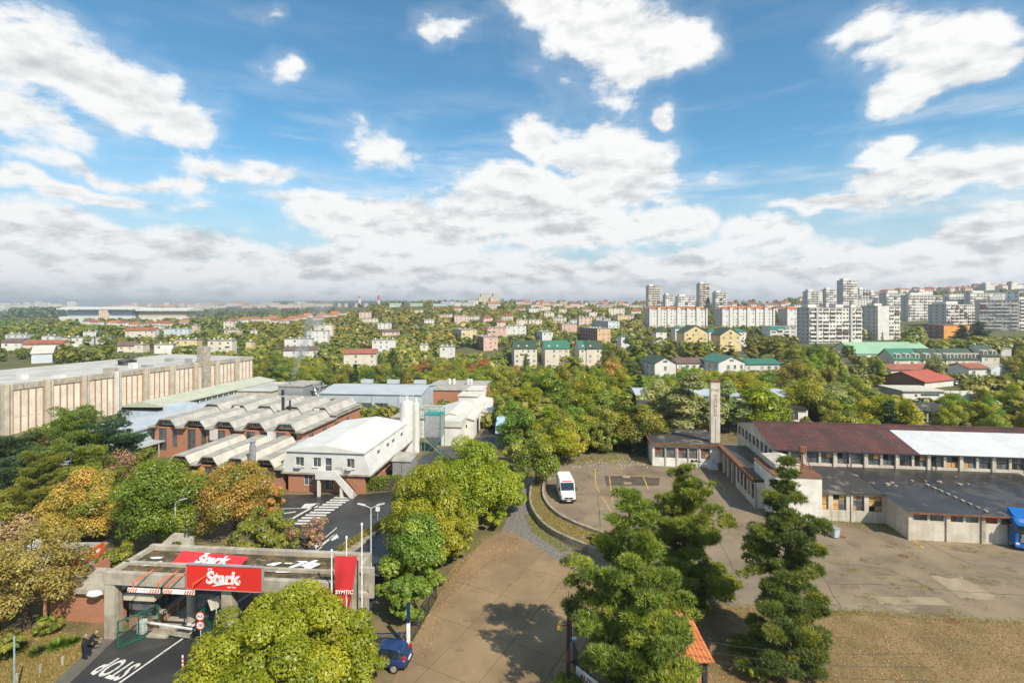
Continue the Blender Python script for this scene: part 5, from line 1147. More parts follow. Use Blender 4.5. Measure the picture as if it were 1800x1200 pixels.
def railing(lab, a, b, h, m, step=.14, z=0.):
    a = Vector(G(*a)); b = Vector(G(*b)); L = (b-a).length; t = thing('railing', lab, 'railing', (a.x, a.y, z), math.atan2(b.y-a.y, b.x-a.x))
    mb = MB(); mb.box(0,L,-.02,.02,h-.06,h); mb.box(0,L,-.02,.02,.1,.16); mb.build('rail', m, t)
    k = 0
    while k*2.0 <= L+.01: mb = MB(); mb.box(k*2.-.04,k*2.+.04,-.035,.035,0,h+.05); mb.build('post', m, t); k += 1
    bm_ = MB().box(-.009,.009,-.009,.009,.16,h-.06).mesh('baluster', m); k = 0
    while .1+k*step < L and k < 160: put('baluster', bm_, t, (.1+k*step, 0, 0)); k += 1
    return t
railing('dark blue railing in front of the parked blue car', (655,1142), (716,1140), 1.25, m_navy)
railing('dark railing running up the left edge of the concrete road', (722,1132), (768,1052), 1.25, m_dkmet)
railing('dark railing at the lower right of the concrete road below the pole', (1004,1160), (1075,1290), 1.5, m_dkmet, .13)
# poster board and box by the pole
x, y = G(1030, 1235); pb = thing('poster_board', 'pale board with red AUTO lettering leaning by the dark railing', 'sign', (x, y, 0), R(-52)); mb = MB(); mb.box(-.9,1.3,0,.05,.5,1.9); mb.build('panel', m_signw, pb)
me = text_mesh('AUTO', .5, .015, 0, .004); me.materials.append(m_redb); o = put('lettering', me, pb, (.2,-.01,1.5)); o.rotation_euler = (R(90),0,0)
for k in range(5): mb = MB(); mb.box(-.7,1.1,-.012,-.002,.62+k*.12,.66+k*.12); mb.build('print_line', m_dkmet, pb)
x, y = G(1008, 1165); pb = thing('meter_box', 'grey steel cabinet behind the utility pole', 'cabinet', (x, y, 0)); mb = MB(); mb.box(-.25,.25,0,.35,.2,1.7); mb.build('case', m_steel, pb, bevel=.02); mb = MB(); mb.box(-.2,-.1,.1,.2,0,.2); mb.box(.1,.2,.1,.2,0,.2); mb.build('foot', m_dkmet, pb)
ux, uy = at(999, 33.2); up = thing('utility_pole', 'dark tarred wooden utility pole with lamp at the bottom of the road', 'pole', (ux, uy, 0)); zt = H-(1056-Y0)/F*33.2
mb = MB(); mb.cyl((0,0,-.2),(0,0,zt),.15,.10,10); mb.build('pole', m_wood, up)
mb = MB(); mb.cyl((0,0,zt-.1),(0,0,zt+.7),.02); mb.cyl((.18,0,zt-2.6),(.18,0,zt-.3),.05); mb.box(-.14,.14,-.14,.14,zt-.35,zt-.28); mb.build('ironwork', m_dkmet, up)
mb = MB(); mb.cyl((0,0,zt-1.6),(-.5,-.1,zt-1.5),.03); mb.build('lamp_arm', m_dkmet, up); mb = MB(); mb.add([(-.75,-.22,zt-1.75),(-.4,-.22,zt-1.75),(-.4,.15,zt-1.75),(-.75,.15,zt-1.75),(-.62,-.1,zt-1.3),(-.46,-.1,zt-1.3),(-.46,.05,zt-1.3),(-.62,.05,zt-1.3)], [(0,1,2,3),(4,5,6,7),(0,1,5,4),(1,2,6,5),(2,3,7,6),(3,0,4,7)]); mb.build('lamp_shade', m_yel, up)
mb = MB(); mb.box(-.02,.28,-.2,-.11,.9,1.5); mb.build('junction_box', m_signw, up)
for k, zz in enumerate((zt-.3, zt-.75, zt-1.1)):
    e = Vector((24., 29.5-k*.4, zt-.9-k*.5)); s_ = Vector((ux, uy, zz)); mb = MB()
    pts = [s_.lerp(e, i/16)+Vector((0,0,-1.1*math.sin(math.pi*i/16))) for i in range(17)]; mb.path(pts, .010, 5)
    tag(mb.build('overhead_wire', m_dkmet), ['uppermost overhead wire leaving the utility pole to the right','middle overhead wire leaving the utility pole to the right','lowest overhead wire leaving the utility pole to the right'][k], 'wire')
x, y = G(1467, 944); bn = thing('wheeled_bin', 'tipped pale grey bin beside the slender pine', 'bin', (x, y, 0), R(15)); mb = MB(); mb.add([(-.3,-.3,.1),(.3,-.3,.1),(.3,.3,.1),(-.3,.3,.1),(-.38,-.38,1.05),(.38,-.38,1.05),(.38,.38,1.05),(-.38,.38,1.05)], [(3,2,1,0),(0,1,5,4),(1,2,6,5),(2,3,7,6),(3,0,4,7),(4,5,6,7)]); mb.build('body', m_bgrey, bn); mb = MB(); mb.box(-.42,.42,-.45,.4,1.052,1.12); mb.build('lid', m_steel, bn)
mb = MB(); mb.cyl((-.32,.3,.1),(.32,.3,.1),.1,.1,10); mb.build('wheel', m_rub, bn)
# repairs and stains in the yard surface
for k, (px, py, w_, d_, c_) in enumerate(((1520,1000,5.,2.2,(.20,.15,.095)),(1690,1030,3.,4.,(.33,.26,.17)),(1400,1035,3.4,1.8,(.19,.145,.095)),(1600,1055,6.,1.2,(.30,.235,.15)),(1010,905,2.,3.,(.20,.15,.10)),(1750,990,4.,2.,(.21,.165,.11)),(1180,890,3.,2.,(.22,.165,.105)))):
    x, y = G(px, py); rq_ = random.Random(k); mb = MB(); mb.poly([(x+w_/2*a+rq_.uniform(-.2,.2), y+d_/2*b+rq_.uniform(-.2,.2), .0125) for a, b in ((-1,-1),(0,-1.05),(1,-1),(1.04,0),(1,1),(0,.96),(-1,1),(-.97,0))]); mb.build('repair_patch', mat('repair_%d' % k, c_, .85, tuple(v*.75 for v in c_), scale=.6, bump=.3, detail=8), yard)
for k, (px, py, r) in enumerate(((1530,985,.9),(1615,995,.5),(1665,1010,.8),(1735,1020,1.0),(1560,960,.6),(1500,1030,.5),(1640,1040,.7),(1450,1005,.4),(1085,895,.6),(1110,870,.5),(1020,880,.7),(1700,965,1.1),(1770,1000,.6))):
    x, y = G(px, py); rq_ = random.Random(k+40); mb = MB(); mb.poly([(x+r*1.5*math.cos(t)*rq_.uniform(.6,1.1), y+r*math.sin(t)*rq_.uniform(.6,1.1), .0145) for t in [i*.449 for i in range(14)]]); mb.build('oil_stain', mat('oil_stain', (.125,.092,.06), .65, (.21,.155,.095), scale=1.6, lo=.35, hi=.6), yard)
# rubble along the top of the yard
rq = random.Random(31); 
mb = MB()
for k in range(420):
    px = rq.uniform(980,1145); py = rq.gauss(812, 4.5) if px > 1040 or rq.random() < .5 else rq.uniform(806,822); x, y = G(px, py); s_ = rq.uniform(.05,.24); hgt = s_*rq.uniform(.5,1.)
    if 1075 < px < 1120: hgt *= 2.2
    mb.add([(x+s_*rq.uniform(.5,1)*math.cos(t), y+s_*rq.uniform(.5,1)*math.sin(t), 0) for t in (0,1.3,2.5,3.8,5.)]+[(x, y, hgt)], [(0,1,5),(1,2,5),(2,3,5),(3,4,5),(4,0,5)])
o = mb.build('rubble_bank', m_kerb); struct(o, 'stuff')
# dry grass, fallen leaves, weeds
def blades(name, polys, n, hgt, lm, seed, wd=.03, flat=False):
    rg = np.random.default_rng(seed); pts = []
    for (x0, x1, y0, y1), k in polys:
        pts.append(np.stack([rg.uniform(x0,x1,k), rg.uniform(y0,y1,k), np.zeros(k)], 1))
    P = np.concatenate(pts); return P, rg
rg_ = np.random.default_rng(5)
def grass(name, P, hgt, wd, lm, rg, lean=.5):
    n = len(P); D = nrm(rg.normal(size=(n,3))*np.array([lean,lean,.2])+np.array([0,0,1.])); L = (hgt*rg.uniform(.4,1.3,n))[:,None]; S = nrm(np.cross(D, rg.normal(size=(n,3))))*wd
    V = np.empty((n,3,3)); V[:,0] = P-S; V[:,1] = P+S; V[:,2] = P+D*L
    struct(put(name, np_mesh(name, V.reshape(-1,3), 3, lm, np.clip(.5+rg.normal(size=n)*.22, 0, 1))), 'stuff')
def inpoly(P, pl):
    x, y = P[:,0], P[:,1]; c = np.zeros(len(P), bool); j = len(pl)-1
    for i in range(len(pl)):
        xi, yi = pl[i]; xj, yj = pl[j]; c ^= ((yi > y) != (yj > y)) & (x < (xj-xi)*(y-yi)/(yj-yi+1e-12)+xi); j = i
    return c
def scatter(pl, n, rg, z=0.):
    pl = [G(*p) for p in pl]; a = np.array(pl); P = rg.uniform(a.min(0), a.max(0), (n*3,2)); P = P[inpoly(P, pl)][:n]; return np.column_stack([P, np.full(len(P), z)])
grass('dry_grass', scatter([(1245,1065),(1480,1076),(1800,1095),(1860,1098),(1860,1260),(1060,1260),(1060,1066)], 60000, rg_, .01), .10, .018, leafmat('dry_blades', (.12,.075,.03), (.20,.135,.055), (.28,.21,.10), .2), rg_, 1.2)
grass('verge_grass', scatter([(-40,1240),(-40,1115),(60,1104),(150,1124),(168,1130),(146,1150),(30,1258)], 16000, rg_, .05), .22, .02, leafmat('verge_blades', (.09,.085,.022), (.15,.125,.04), (.22,.17,.065), .3), rg_, .7)
P = np.array([(*G(0,0) ,0)]) if False else None
q = np.concatenate([np.column_stack([np.array([(a*(1-t)+b*t) for a, b, t in zip(rg_.choice(len(osm)-1, 1)*0+1, [0], [0])])*0, np.zeros((1,2))])]) if False else None
S = []
for _ in range(9000):
    k = rg_.integers(0, len(osm)-1); j = min(int(k*len(ism)/len(osm)), len(ism)-1); t = rg_.random(); v = osm[k].lerp(ism[j], t); S.append((v.x+rg_.normal()*.2, v.y+rg_.normal()*.3, .68))
grass('strip_grass', np.array(S), .24, .02, MC['verge_blades'], rg_, .8)
# fallen leaves along the railing and under the road trees
pl = scatter([(722,1140),(765,1050),(800,995),(850,955),(900,930),(920,960),(860,1000),(800,1050),(765,1120),(745,1160)], 1600, rg_, .035)
pl = np.concatenate([pl, scatter([(1000,1000),(1240,1060),(1300,1190),(1000,1190)], 900, rg_, .03), scatter([(190,1010),(100,1120),(60,1200),(190,1120)], 500, rg_, .09), scatter([(1245,1070),(1800,1098),(1800,1200),(1245,1200)], 1100, rg_, .06)])
struct(put('fallen_leaves', np_mesh('fallen_leaves', leaves(rg_, pl, rg_.normal(size=pl.shape)*.25+np.array([0,0,1.]), .11), 4, leafmat('litter', (.13,.065,.02), (.23,.14,.045), (.32,.23,.09), .1), rg_.random(len(pl)))), 'stuff')
P = np.concatenate([scatter([(1440,905),(1600,934),(1800,946),(1800,952),(1595,942),(1440,914)], 2500, rg_, .02), scatter([(1245,1058),(1480,1068),(1800,1088),(1800,1100),(1480,1080),(1245,1070)], 1300, rg_, .02),
    scatter([(930,905),(945,925),(1000,965),(990,972),(935,935),(922,905)], 2500, rg_, .02), scatter([(1060,800),(1140,806),(1140,815),(1000,818),(975,812)], 3000, rg_, .05), scatter([(722,1145),(770,1048),(850,952),(842,948),(760,1045),(715,1140)], 2500, rg_, .03)])
for q in range(60):
    a_ = G(rg_.uniform(1250,1800), rg_.uniform(950,1080)); P = np.concatenate([P, np.column_stack([rg_.normal(size=(22,2))*np.array([.35,.12])+np.array(a_), np.full(22,.02)])])
grass('weeds', P, .20, .025, L_OLIVE, rg_, .9)
# spiky plants by the pavement
for i, (px, py, s_, lab) in enumerate(((102,1140,1.0,'spiky green yucca clump beside the guards'),(30,1145,1.2,'dark yucca clump at the left edge under the golden tree'),(66,1150,.8,'dark yucca clump beside the thick trunk'),(128,1132,.7,'small yucca behind the larger one'))):
    x, y = G(px, py); n = 150; rg = np.random.default_rng(60+i); D = nrm(rg.normal(size=(n,3))*np.array([1,1,.6])+np.array([0,0,.8])); D[:,2] = np.abs(D[:,2]); S = nrm(np.cross(D, np.array([0,0,1.])))*.045; L = (s_*rg.uniform(.6,1.1,n))[:,None]
    V = np.empty((n,4,3)); O = np.zeros((n,3)); V[:,0] = O-S; V[:,1] = O+S; V[:,2] = D*L*.6+S; V[:,3] = D*L*.6-S; V2 = np.empty((n,3,3)); 
    VV = np.empty((n,4,3)); VV[:,0] = -S*.6; VV[:,1] = D*L*.55+S*1.0; VV[:,2] = D*L+np.array([0,0,-.12*s_]); VV[:,3] = D*L*.55-S*1.0
    t = thing('yucca', lab, 'plant', (x, y, .1)); put('blade_rosette', np_mesh('blade_rosette', VV.reshape(-1,3), 4, L_FRESH if i in (0,3) else L_DEEP, np.clip(.3+rg.normal(size=n)*.2,0,1)), t)
# ---------------------------------------------------------------- vehicles
m_cglass = mat('car_glass', (.02,.03,.035), .05, spec=.9, scale=2.)
m_navycar = mat('car_blue', (.012,.035,.12), .22, (.010,.030,.10), spec=.7, scale=2.)
m_dkcar = mat('car_dark', (.008,.012,.03), .2, spec=.7, scale=2.)
m_wcar = mat('van_white', (.78,.78,.77), .3, (.74,.74,.73), spec=.6, scale=2.)
m_tail = mat('tail_lamp', (.45,.02,.02), .25, scale=2.); m_headl = mat('head_lamp', (.6,.62,.62), .1, scale=2.)
m_bluet = mat('truck_blue', (.01,.13,.42), .3, (.01,.11,.36), spec=.6, scale=2.)
m_plast = mat('black_plastic', (.03,.03,.032), .6, scale=3.)
def wheel(parent, x, y, r, wd=.2):
    o = MB().cyl((x,y-wd/2,r),(x,y+wd/2,r),r,r,20).build('wheel', m_rub, parent); s = -1 if y < 0 else 1
    MB().cyl((x,y+s*wd*.5,r),(x,y+s*(wd*.5+.015),r),r*.68,r*.62,14).build('rim', m_steel, o)
    return o
def loft(secs, n_mat=None):
    """body from cross sections (x, [(y,z)...]) mirrored about the middle"""
    mb = MB(); k = len(secs[0][1]); full = []
    for x, pr in secs:
        full += [(x, -y, z) for y, z in pr]+[(x, y, z) for y, z in reversed(pr)]
    m = 2*k
    fs = []
    for s in range(len(secs)-1):
        for i in range(m): fs.append((s*m+i, s*m+(i+1)%m, (s+1)*m+(i+1)%m, (s+1)*m+i))
    fs.append(tuple(range(m-1,-1,-1))); fs.append(tuple((len(secs)-1)*m+i for i in range(m)))
    return mb.add(full, fs)
def sub(o, lv=2):
    s = o.modifiers.new('subsurf', 'SUBSURF'); s.levels = lv; s.render_levels = lv
    o.data.polygons.foreach_set('use_smooth', [True]*len(o.data.polygons)); return o
def hatchback(lab, loc, rz, paint):
    t = thing('car', lab, 'car', loc, rz)     # x forward, origin at the middle on the ground
    B = lambda w, z0, z1: [(w*.82, z0), (w, z0+.14), (w, (z0+z1)/2), (w*.97, z1-.06), (w*.90, z1)]
    o = loft([(-2.15,B(.72,.38,.80)),(-2.08,B(.84,.30,.92)),(-1.7,B(.89,.24,.97)),(-.8,B(.905,.22,.96)),(.4,B(.905,.22,.95)),(1.2,B(.90,.24,.90)),(1.8,B(.86,.26,.80)),(2.08,B(.74,.32,.68)),(2.14,B(.62,.38,.60))]).build('body', paint, t); sub(o)
    g = lambda wb, wt, zb, zt: [(wb, zb), (wb*.99, zb+.05), (wt*1.02, zt-.06), (wt*.9, zt)]
    o = loft([(-2.02,g(.74,.62,.90,.94)),(-1.62,g(.80,.62,.92,1.36)),(-1.2,g(.82,.62,.93,1.455)),(-.3,g(.83,.63,.93,1.48)),(.25,g(.82,.62,.92,1.40)),(1.05,g(.78,.66,.88,.92))]).build('glasshouse', m_cglass, t)
    o2 = loft([(-1.86,[(.60,1.14),(.58,1.19),(.4,1.21)]),(-1.55,[(.63,1.37),(.61,1.42),(.4,1.445)]),(-1.1,[(.64,1.435),(.61,1.475),(.4,1.495)]),(-.3,[(.645,1.46),(.62,1.50),(.4,1.52)]),(.22,[(.64,1.38),(.61,1.425),(.4,1.445)])]).build('roof', paint, t)
    o2.data.polygons.foreach_set('use_smooth', [True]*len(o2.data.polygons))
    for s in (-1,1):
        mb = MB(); mb.path([(.98,s*.80,.93),(.24,s*.645,1.42)], .035); mb.path([(-.35,s*.845,.94),(-.38,s*.66,1.46)], .035); mb.path([(-1.45,s*.83,.95),(-1.62,s*.645,1.38)], .06); mb.build('pillar', paint, t)
        mb = MB(); mb.box(-2.10,-1.86,s*.70-.07,s*.70+.07,.86,1.12); mb.build('tail_light', m_tail, t, bevel=.03)
        mb = MB(); mb.box(.75,.95,s*.98-.08,s*.98+.08,.92,1.05); mb.build('mirror', paint, t, bevel=.03)
        mb = MB(); mb.box(1.85,2.08,s*.62-.16,s*.62+.16,.58,.72); mb.build('headlight', m_headl, t, bevel=.04)
        for x in (-1.3,1.32): wheel(t, x, s*.82, .32)
    mb = MB(); mb.box(-2.20,-2.15,-.26,.26,.62,.74); mb.build('number_plate', m_signw, t)
    mb = MB(); mb.box(-2.19,-2.0,-.74,.74,.34,.46); mb.build('bumper', m_plast, t, bevel=.03)
    return t
x, y = at(674, 36.7); hatchback('dark blue hatchback parked at the road edge with its rear towards the road', (x-.2, y, .02), R(172), m_navycar)
x, y = at(686, 49.5); hatchback('very dark car in the shade of the lane behind the trees', (x, y, .02), R(70), m_dkcar)
def van(lab, loc, rz):
    t = thing('van', lab, 'van', loc, rz)
    B = lambda w, z0, z1: [(w*.9,z0),(w,z0+.15),(w,(z0+z1)/2),(w*.97,z1-.12),(w*.86,z1)]
    o = loft([(-2.75,B(.98,.35,2.45)),(-2.7,B(1.0,.3,2.5)),(0,B(1.02,.28,2.52)),(.9,B(1.02,.28,2.5)),(1.25,B(1.0,.28,2.36))]).build('cargo_body', m_wcar, t)
    o = loft([(1.252,B(1.0,.28,2.34)),(1.95,B(.98,.28,1.5)),(2.15,B(.97,.28,1.32)),(2.55,B(.93,.3,1.12)),(2.78,B(.85,.34,.9))]).build('cab', m_wcar, t)
    mb = MB(); mb.add([(1.30,-.86,2.28),(1.30,.86,2.28),(1.98,.84,1.50),(1.98,-.84,1.50)], [(0,1,2,3)]); o = mb.build('windscreen', m_cglass, t); o.location = (.05,0,.05)
    for s in (-1,1):
        mb = MB(); mb.add([(1.2,s*1.006,1.45),(1.85,s*.995,1.42),(1.45,s*.96,2.05),(1.2,s*.97,2.1)], [(0,1,2,3)]); o = mb.build('side_window', m_cglass, t); o.location = (0,s*.02,0)
        mb = MB(); mb.box(1.6,1.75,s*1.12-.1,s*1.12+.1,1.4,1.75); mb.build('mirror', m_plast, t, bevel=.03)
        mb = MB(); mb.add([(2.58,s*.55,1.02),(2.60,s*.9,1.1),(2.3,s*.97,1.22),(2.45,s*.6,1.14)], [(0,1,2,3)]); o = mb.build('headlight', m_headl, t); o.location = (.08,s*.01,.03)
        for x in (-1.6,1.75): wheel(t, x, s*.92, .35, .22)
    mb = MB(); mb.box(2.62,2.86,-.9,.9,.32,.62); mb.build('bumper', m_plast, t, bevel=.06)
    mb = MB(); mb.box(2.74,2.83,-.55,.55,.72,.9); mb.build('grille', m_plast, t); mb = MB(); mb.cyl((2.80,0,.86),(2.87,0,.88),.1,.1,4); mb.build('emblem', m_steel, t)
    mb = MB(); mb.box(2.862,2.88,-.26,.26,.42,.54); mb.build('number_plate', m_signw, t)
    mb = MB(); mb.add([(1.12,-.7,2.49),(1.12,.7,2.49),(1.24,.7,2.40),(1.24,-.7,2.40)], [(0,1,2,3)]); o = mb.build('red_lettering_strip', m_redf, t); o.location = (.0,0,.03)
    return t
x, y = at(997, 66.4); van('white delivery van parked alone on the yard facing us', (x+.1, y+2.7, .01), R(-88))
def lorry(lab, loc, rz, cabm, boxm, big=True):
    t = thing('lorry', lab, 'lorry', loc, rz); h = 3.3 if big else 2.5; w = 1.25 if big else 1.05
    o = loft([(-1.1,[(w*.98,.5),(w,.8),(w,h-.4),(w*.92,h-.05),(w*.6,h)]),(.7,[(w*.98,.45),(w,.8),(w,h-.5),(w*.9,h-.12),(w*.6,h-.05)]),(1.02,[(w*.95,.45),(w*.97,.8),(w*.93,h-.75),(w*.84,h-.45),(w*.6,h-.38)]),(1.10,[(w*.86,.5),(w*.90,.8),(w*.88,1.9),(w*.8,2.0),(w*.6,2.05)])]).build('cab', cabm, t)
    mb = MB(); mb.add([(1.115,-w*.84,1.85),(1.115,w*.84,1.85),(1.04,w*.8,h-.62),(1.04,-w*.8,h-.62)], [(0,1,2,3)]); o = mb.build('windscreen', m_cglass, t); o.location = (.03,0,0)
    mb = MB(); mb.box(1.0,1.35,-w*.86,w*.86,h-.62,h-.5); mb.build('sun_visor', cabm, t)
    for k in range(6): mb = MB(); mb.box(1.11,1.18,-w*.62+.02*k,w*.62-.02*k,.95+k*.14,1.03+k*.14); mb.build('grille_slat', m_steel, t)
    mb = MB(); mb.box(1.09,1.112,-w*.66,w*.66,.86,1.8); mb.build('grille', m_plast, t)
    mb = MB(); mb.box(.95,1.22,-w*.97,w*.97,.32,.62); mb.build('bumper', cabm, t, bevel=.05)
    for s in (-1,1):
        mb = MB(); mb.box(1.1,1.2,s*w*.8-.17,s*w*.8+.17,.62,.86); mb.build('headlight', m_headl, t, bevel=.03)
        mb = MB(); mb.box(.85,1.05,s*(w+.22)-.12,s*(w+.22)+.12,1.8,2.6); mb.cyl((.95,s*w,2.5),(.95,s*(w+.2),2.5),.03); mb.build('mirror', m_plast, t)
        mb = MB(); mb.add([(-.4,s*(w+.004),1.9),(.75,s*(w+.004),1.9),(.65,s*(w+.004),2.7),(-.4,s*(w+.004),2.75)], [(0,1,2,3)]); mb.build('side_window', m_cglass, t)
        for x in (.2,-2.6,-4.6): wheel(t, x, s*(w-.18), .5 if big else .4, .3)
    mb = MB(); mb.add([(-1.0,-w*.8,h-.05),(.5,-w*.75,h-.06),(.5,w*.75,h-.06),(-1.0,w*.8,h-.05),(-1.0,-w*.75,h+.55),(-1.0,w*.75,h+.55)], [(0,1,4),(1,2,5,4),(2,3,5),(3,0,4,5)]); mb.build('roof_spoiler', cabm, t)
    mb = MB(); mb.box(-5.8,-1.3,-w,w,1.0,h+.4 if boxm else 1.2); mb.build('box_body' if boxm else 'chassis', boxm or m_plast, t)
    mb = MB(); mb.box(-5.7,-1.2,-.45,.45,.55,.99); mb.build('frame', m_plast, t)
    return t
x, y = G(1793, 975); lorry('blue lorry with silver grille at the right edge of the yard', (x+2.0, y+1.6, .01), R(-112), m_bluet, None)
x, y = at(880, 101); lorry('pale blue box lorry parked on the lane behind the white sheds', (x, y+2, .01), R(-95), mat('pale_blue_paint', (.35,.5,.6), .4), mat('pale_blue_box', (.45,.56,.64), .5), False)
lx = [(1686,168,'silver car at the left of the car park behind the white wall',m_headl),(1702,168,'white-roofed car second in the car park behind the white wall',m_wcar),(1723,160,'dark car in the middle of the car park',m_dkcar),(1742,165,'pale car at the right of the car park',m_bgrey),(1712,176,'dark blue car in the rear row of the car park',m_navycar)]
for k, (px, Y, lab, pm) in enumerate(lx): hatchback(lab, (*at(px, Y), .02), R(5+k*9), pm)
# ---------------------------------------------------------------- people
def body(name, joints, edges, radii, m, parent, lv=2):
    me = bpy.data.meshes.new(name); me.from_pydata(joints, edges, []); o = put(name, me); o.modifiers.new('skin', 'SKIN'); 
    for i, r in enumerate(radii): me.skin_vertices[0].data[i].radius = (r, r) if not isinstance(r, tuple) else r
    me.skin_vertices[0].data[0].use_root = True; s = o.modifiers.new('sub', 'SUBSURF'); s.levels = s.render_levels = lv
    dg = bpy.context.evaluated_depsgraph_get(); e = o.evaluated_get(dg); nm = bpy.data.meshes.new_from_object(e); bpy.data.objects.remove(o)
    nm.materials.clear(); nm.materials.append(m); nm.polygons.foreach_set('use_smooth', [True]*len(nm.polygons)); return put(name, nm, parent)
m_skin = mat('skin', (.48,.28,.19), .6, scale=8.); m_navyc = mat('navy_cloth', (.014,.017,.03), .9, scale=6.); m_vest = mat('black_vest', (.022,.023,.026), .85, scale=6.); m_hairg = mat('grey_hair', (.34,.32,.30), .9, scale=20.)
def guard(lab, loc, rz, bend, hair):
    t = thing('person', lab, 'person', loc, rz)    # faces +y
    b = bend; hip = Vector((0,0,.93)); ch = hip+Vector((0,.42*math.sin(b),.42*math.cos(b))); nk = ch+Vector((0,.16*math.sin(b*1.15),.16*math.cos(b*1.15))); hd = nk+Vector((0,.13*math.sin(b*1.4)+.03,.13*math.cos(b*1.2)))
    J = [hip, hip.lerp(ch,.5), ch, nk]; E_ = [(0,1),(1,2),(2,3)]; Rd = [(.20,.15),(.20,.15),(.22,.15),.07]
    for s in (-1,1):
        i = len(J); hp_ = hip+Vector((s*.10,0,-.06)); kn = Vector((s*.12,.04,.50)); an = Vector((s*.13,-.02,.10)); toe = Vector((s*.15,.16,.04))
        J += [hp_, kn, an, toe]; E_ += [(0,i),(i,i+1),(i+1,i+2),(i+2,i+3)]; Rd += [.13,.095,.07,.06]
        i = len(J); sh = ch+Vector((s*.20,0,.06)); el_ = sh+Vector((s*.08,.10*b+.02,-.29)); wr = el_+Vector((-s*.05,.20+.1*b,-.14)); J += [sh, el_, wr]; E_ += [(2,i),(i,i+1),(i+1,i+2)]; Rd += [.085,.065,.048]
        palm = wr+Vector((-s*.01,.07,-.03)); t_w = (wr, palm, s)
        jj = [wr, palm]; ee = [(0,1)]; rr_ = [.032,.036]
        for f in range(4):
            k0 = len(jj); a = palm+Vector((s*(.03-.02*f),.035,.0)); jj += [a, a+Vector((0,.035,-.02)), a+Vector((-s*.005,.03,-.055))]; ee += [(1,k0),(k0,k0+1),(k0+1,k0+2)]; rr_ += [.010,.009,.008]
        k0 = len(jj); a = palm+Vector((-s*.04,.0,.01)); jj += [a, a+Vector((-s*.015,.035,-.02))]; ee += [(1,k0),(k0,k0+1)]; rr_ += [.012,.009]
        body('hand', [tuple(v) for v in jj], ee, rr_, m_skin, t, 1)
    body('body', [tuple(v) for v in J], E_, Rd, m_navyc, t)
    d = Vector((0, math.sin(b*1.1), math.cos(b*1.1)))
    body('vest', [tuple(hip+Vector((0,0,.06))), tuple(hip.lerp(ch,.5)), tuple(ch), tuple(ch+d*.09)], [(0,1),(1,2),(2,3)], [(.225,.175),(.225,.175),(.24,.17),(.15,.12)], m_vest, t)
    h = body('head', [tuple(nk), tuple(hd), tuple(hd+Vector((0,.02,.12)))], [(0,1),(1,2)], [.055,.095,.085], m_skin, t)
    mb = MB(); c = hd+Vector((0,.10,.05)); mb.add([tuple(c+Vector(v)) for v in ((-.015,0,-.02),(.015,0,-.02),(0,.035,-.02),(0,0,.04))], [(0,1,2),(0,2,3),(2,1,3)]); mb.build('nose', m_skin, h)
    for s in (-1,1):
        mb = MB(); mb.cyl(tuple(hd+Vector((s*.035,.085,.07))), tuple(hd+Vector((s*.035,.1,.07))), .012, .01, 8); mb.build('eye', m_dkmet, h)
        mb = MB(); mb.cyl(tuple(hd+Vector((s*.09,.0,.05))), tuple(hd+Vector((s*.105,-.01,.05))), .03, .02, 8); mb.build('ear', m_skin, h)
    mb = MB(); mb.cyl(tuple(hd+Vector((-.025,.095,-.01))), tuple(hd+Vector((.025,.095,-.01))), .007, .007, 6); mb.build('mouth', m_redb, h)
    body('hair', [tuple(hd+Vector((0,-.03,.02))), tuple(hd+Vector((0,-.01,.14)))], [(0,1)], [(.098,.09),(.09,.088)], hair, t, 2)
    mb = MB(); mb.box(-.10,.10,-.155,-.148,1.22,1.27); o = mb.build('vest_lettering', m_signw, t); o.location = (0, .30*math.sin(b)+.03, 0)
    return t
x, y = G(148, 1160); guard('guard in black vest and navy trousers nearest the verge, seen from behind', (x, y, .07), R(-20), .12, m_hairg)
x, y = G(157, 1152); guard('guard in navy bending forward behind the nearer guard', (x, y, .07), R(-60), .55, m_hairg)
# ---------------------------------------------------------------- town behind
BREG = []     # (left column, right column, distance, lowest row that stays in view)
def hm(name, c, **k): return mat('wall_'+name, c, .85, tuple(x*.86 for x in c), scale=.25, streak=((c[0]*.6,c[1]*.58,c[2]*.55), .35), **k)
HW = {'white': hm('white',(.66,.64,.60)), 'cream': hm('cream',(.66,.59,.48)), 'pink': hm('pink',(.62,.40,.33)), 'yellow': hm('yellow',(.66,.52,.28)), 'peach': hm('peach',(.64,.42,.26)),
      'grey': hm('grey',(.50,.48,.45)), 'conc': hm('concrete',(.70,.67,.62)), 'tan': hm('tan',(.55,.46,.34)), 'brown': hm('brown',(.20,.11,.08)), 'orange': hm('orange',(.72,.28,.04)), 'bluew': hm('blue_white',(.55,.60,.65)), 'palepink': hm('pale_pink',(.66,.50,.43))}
m_rt = mat('red_tiles', (.30,.10,.06), .85, (.20,.075,.05), scale=.5, rnd=.15); m_rt2 = mat('orange_tiles', (.45,.165,.08), .85, (.33,.12,.06), scale=.5, rnd=.15)
m_gt = mat('green_sheet', (.05,.15,.105), .5, (.03,.16,.10), scale=.2); m_gt2 = mat('dark_green_sheet', (.05,.075,.045), .6, (.03,.06,.04), scale=.3); m_gt3 = mat('pale_green_roof', (.26,.42,.27), .6, (.22,.37,.24), scale=.1)
m_flat = mat('flat_roof', (.30,.28,.25), .9, (.20,.19,.17), scale=.3); m_dtile = mat('dark_tiles', (.11,.075,.06), .9, (.16,.10,.08), scale=.4)
m_fwin = mat('far_window', (.085,.088,.09), .3, (.17,.16,.15), spec=.5, scale=.5, rnd=.4, lo=.4, hi=.6)
HWM = {}
m_curt = mat('curtained_window', (.42,.40,.36), .6, (.28,.27,.25), scale=.4)
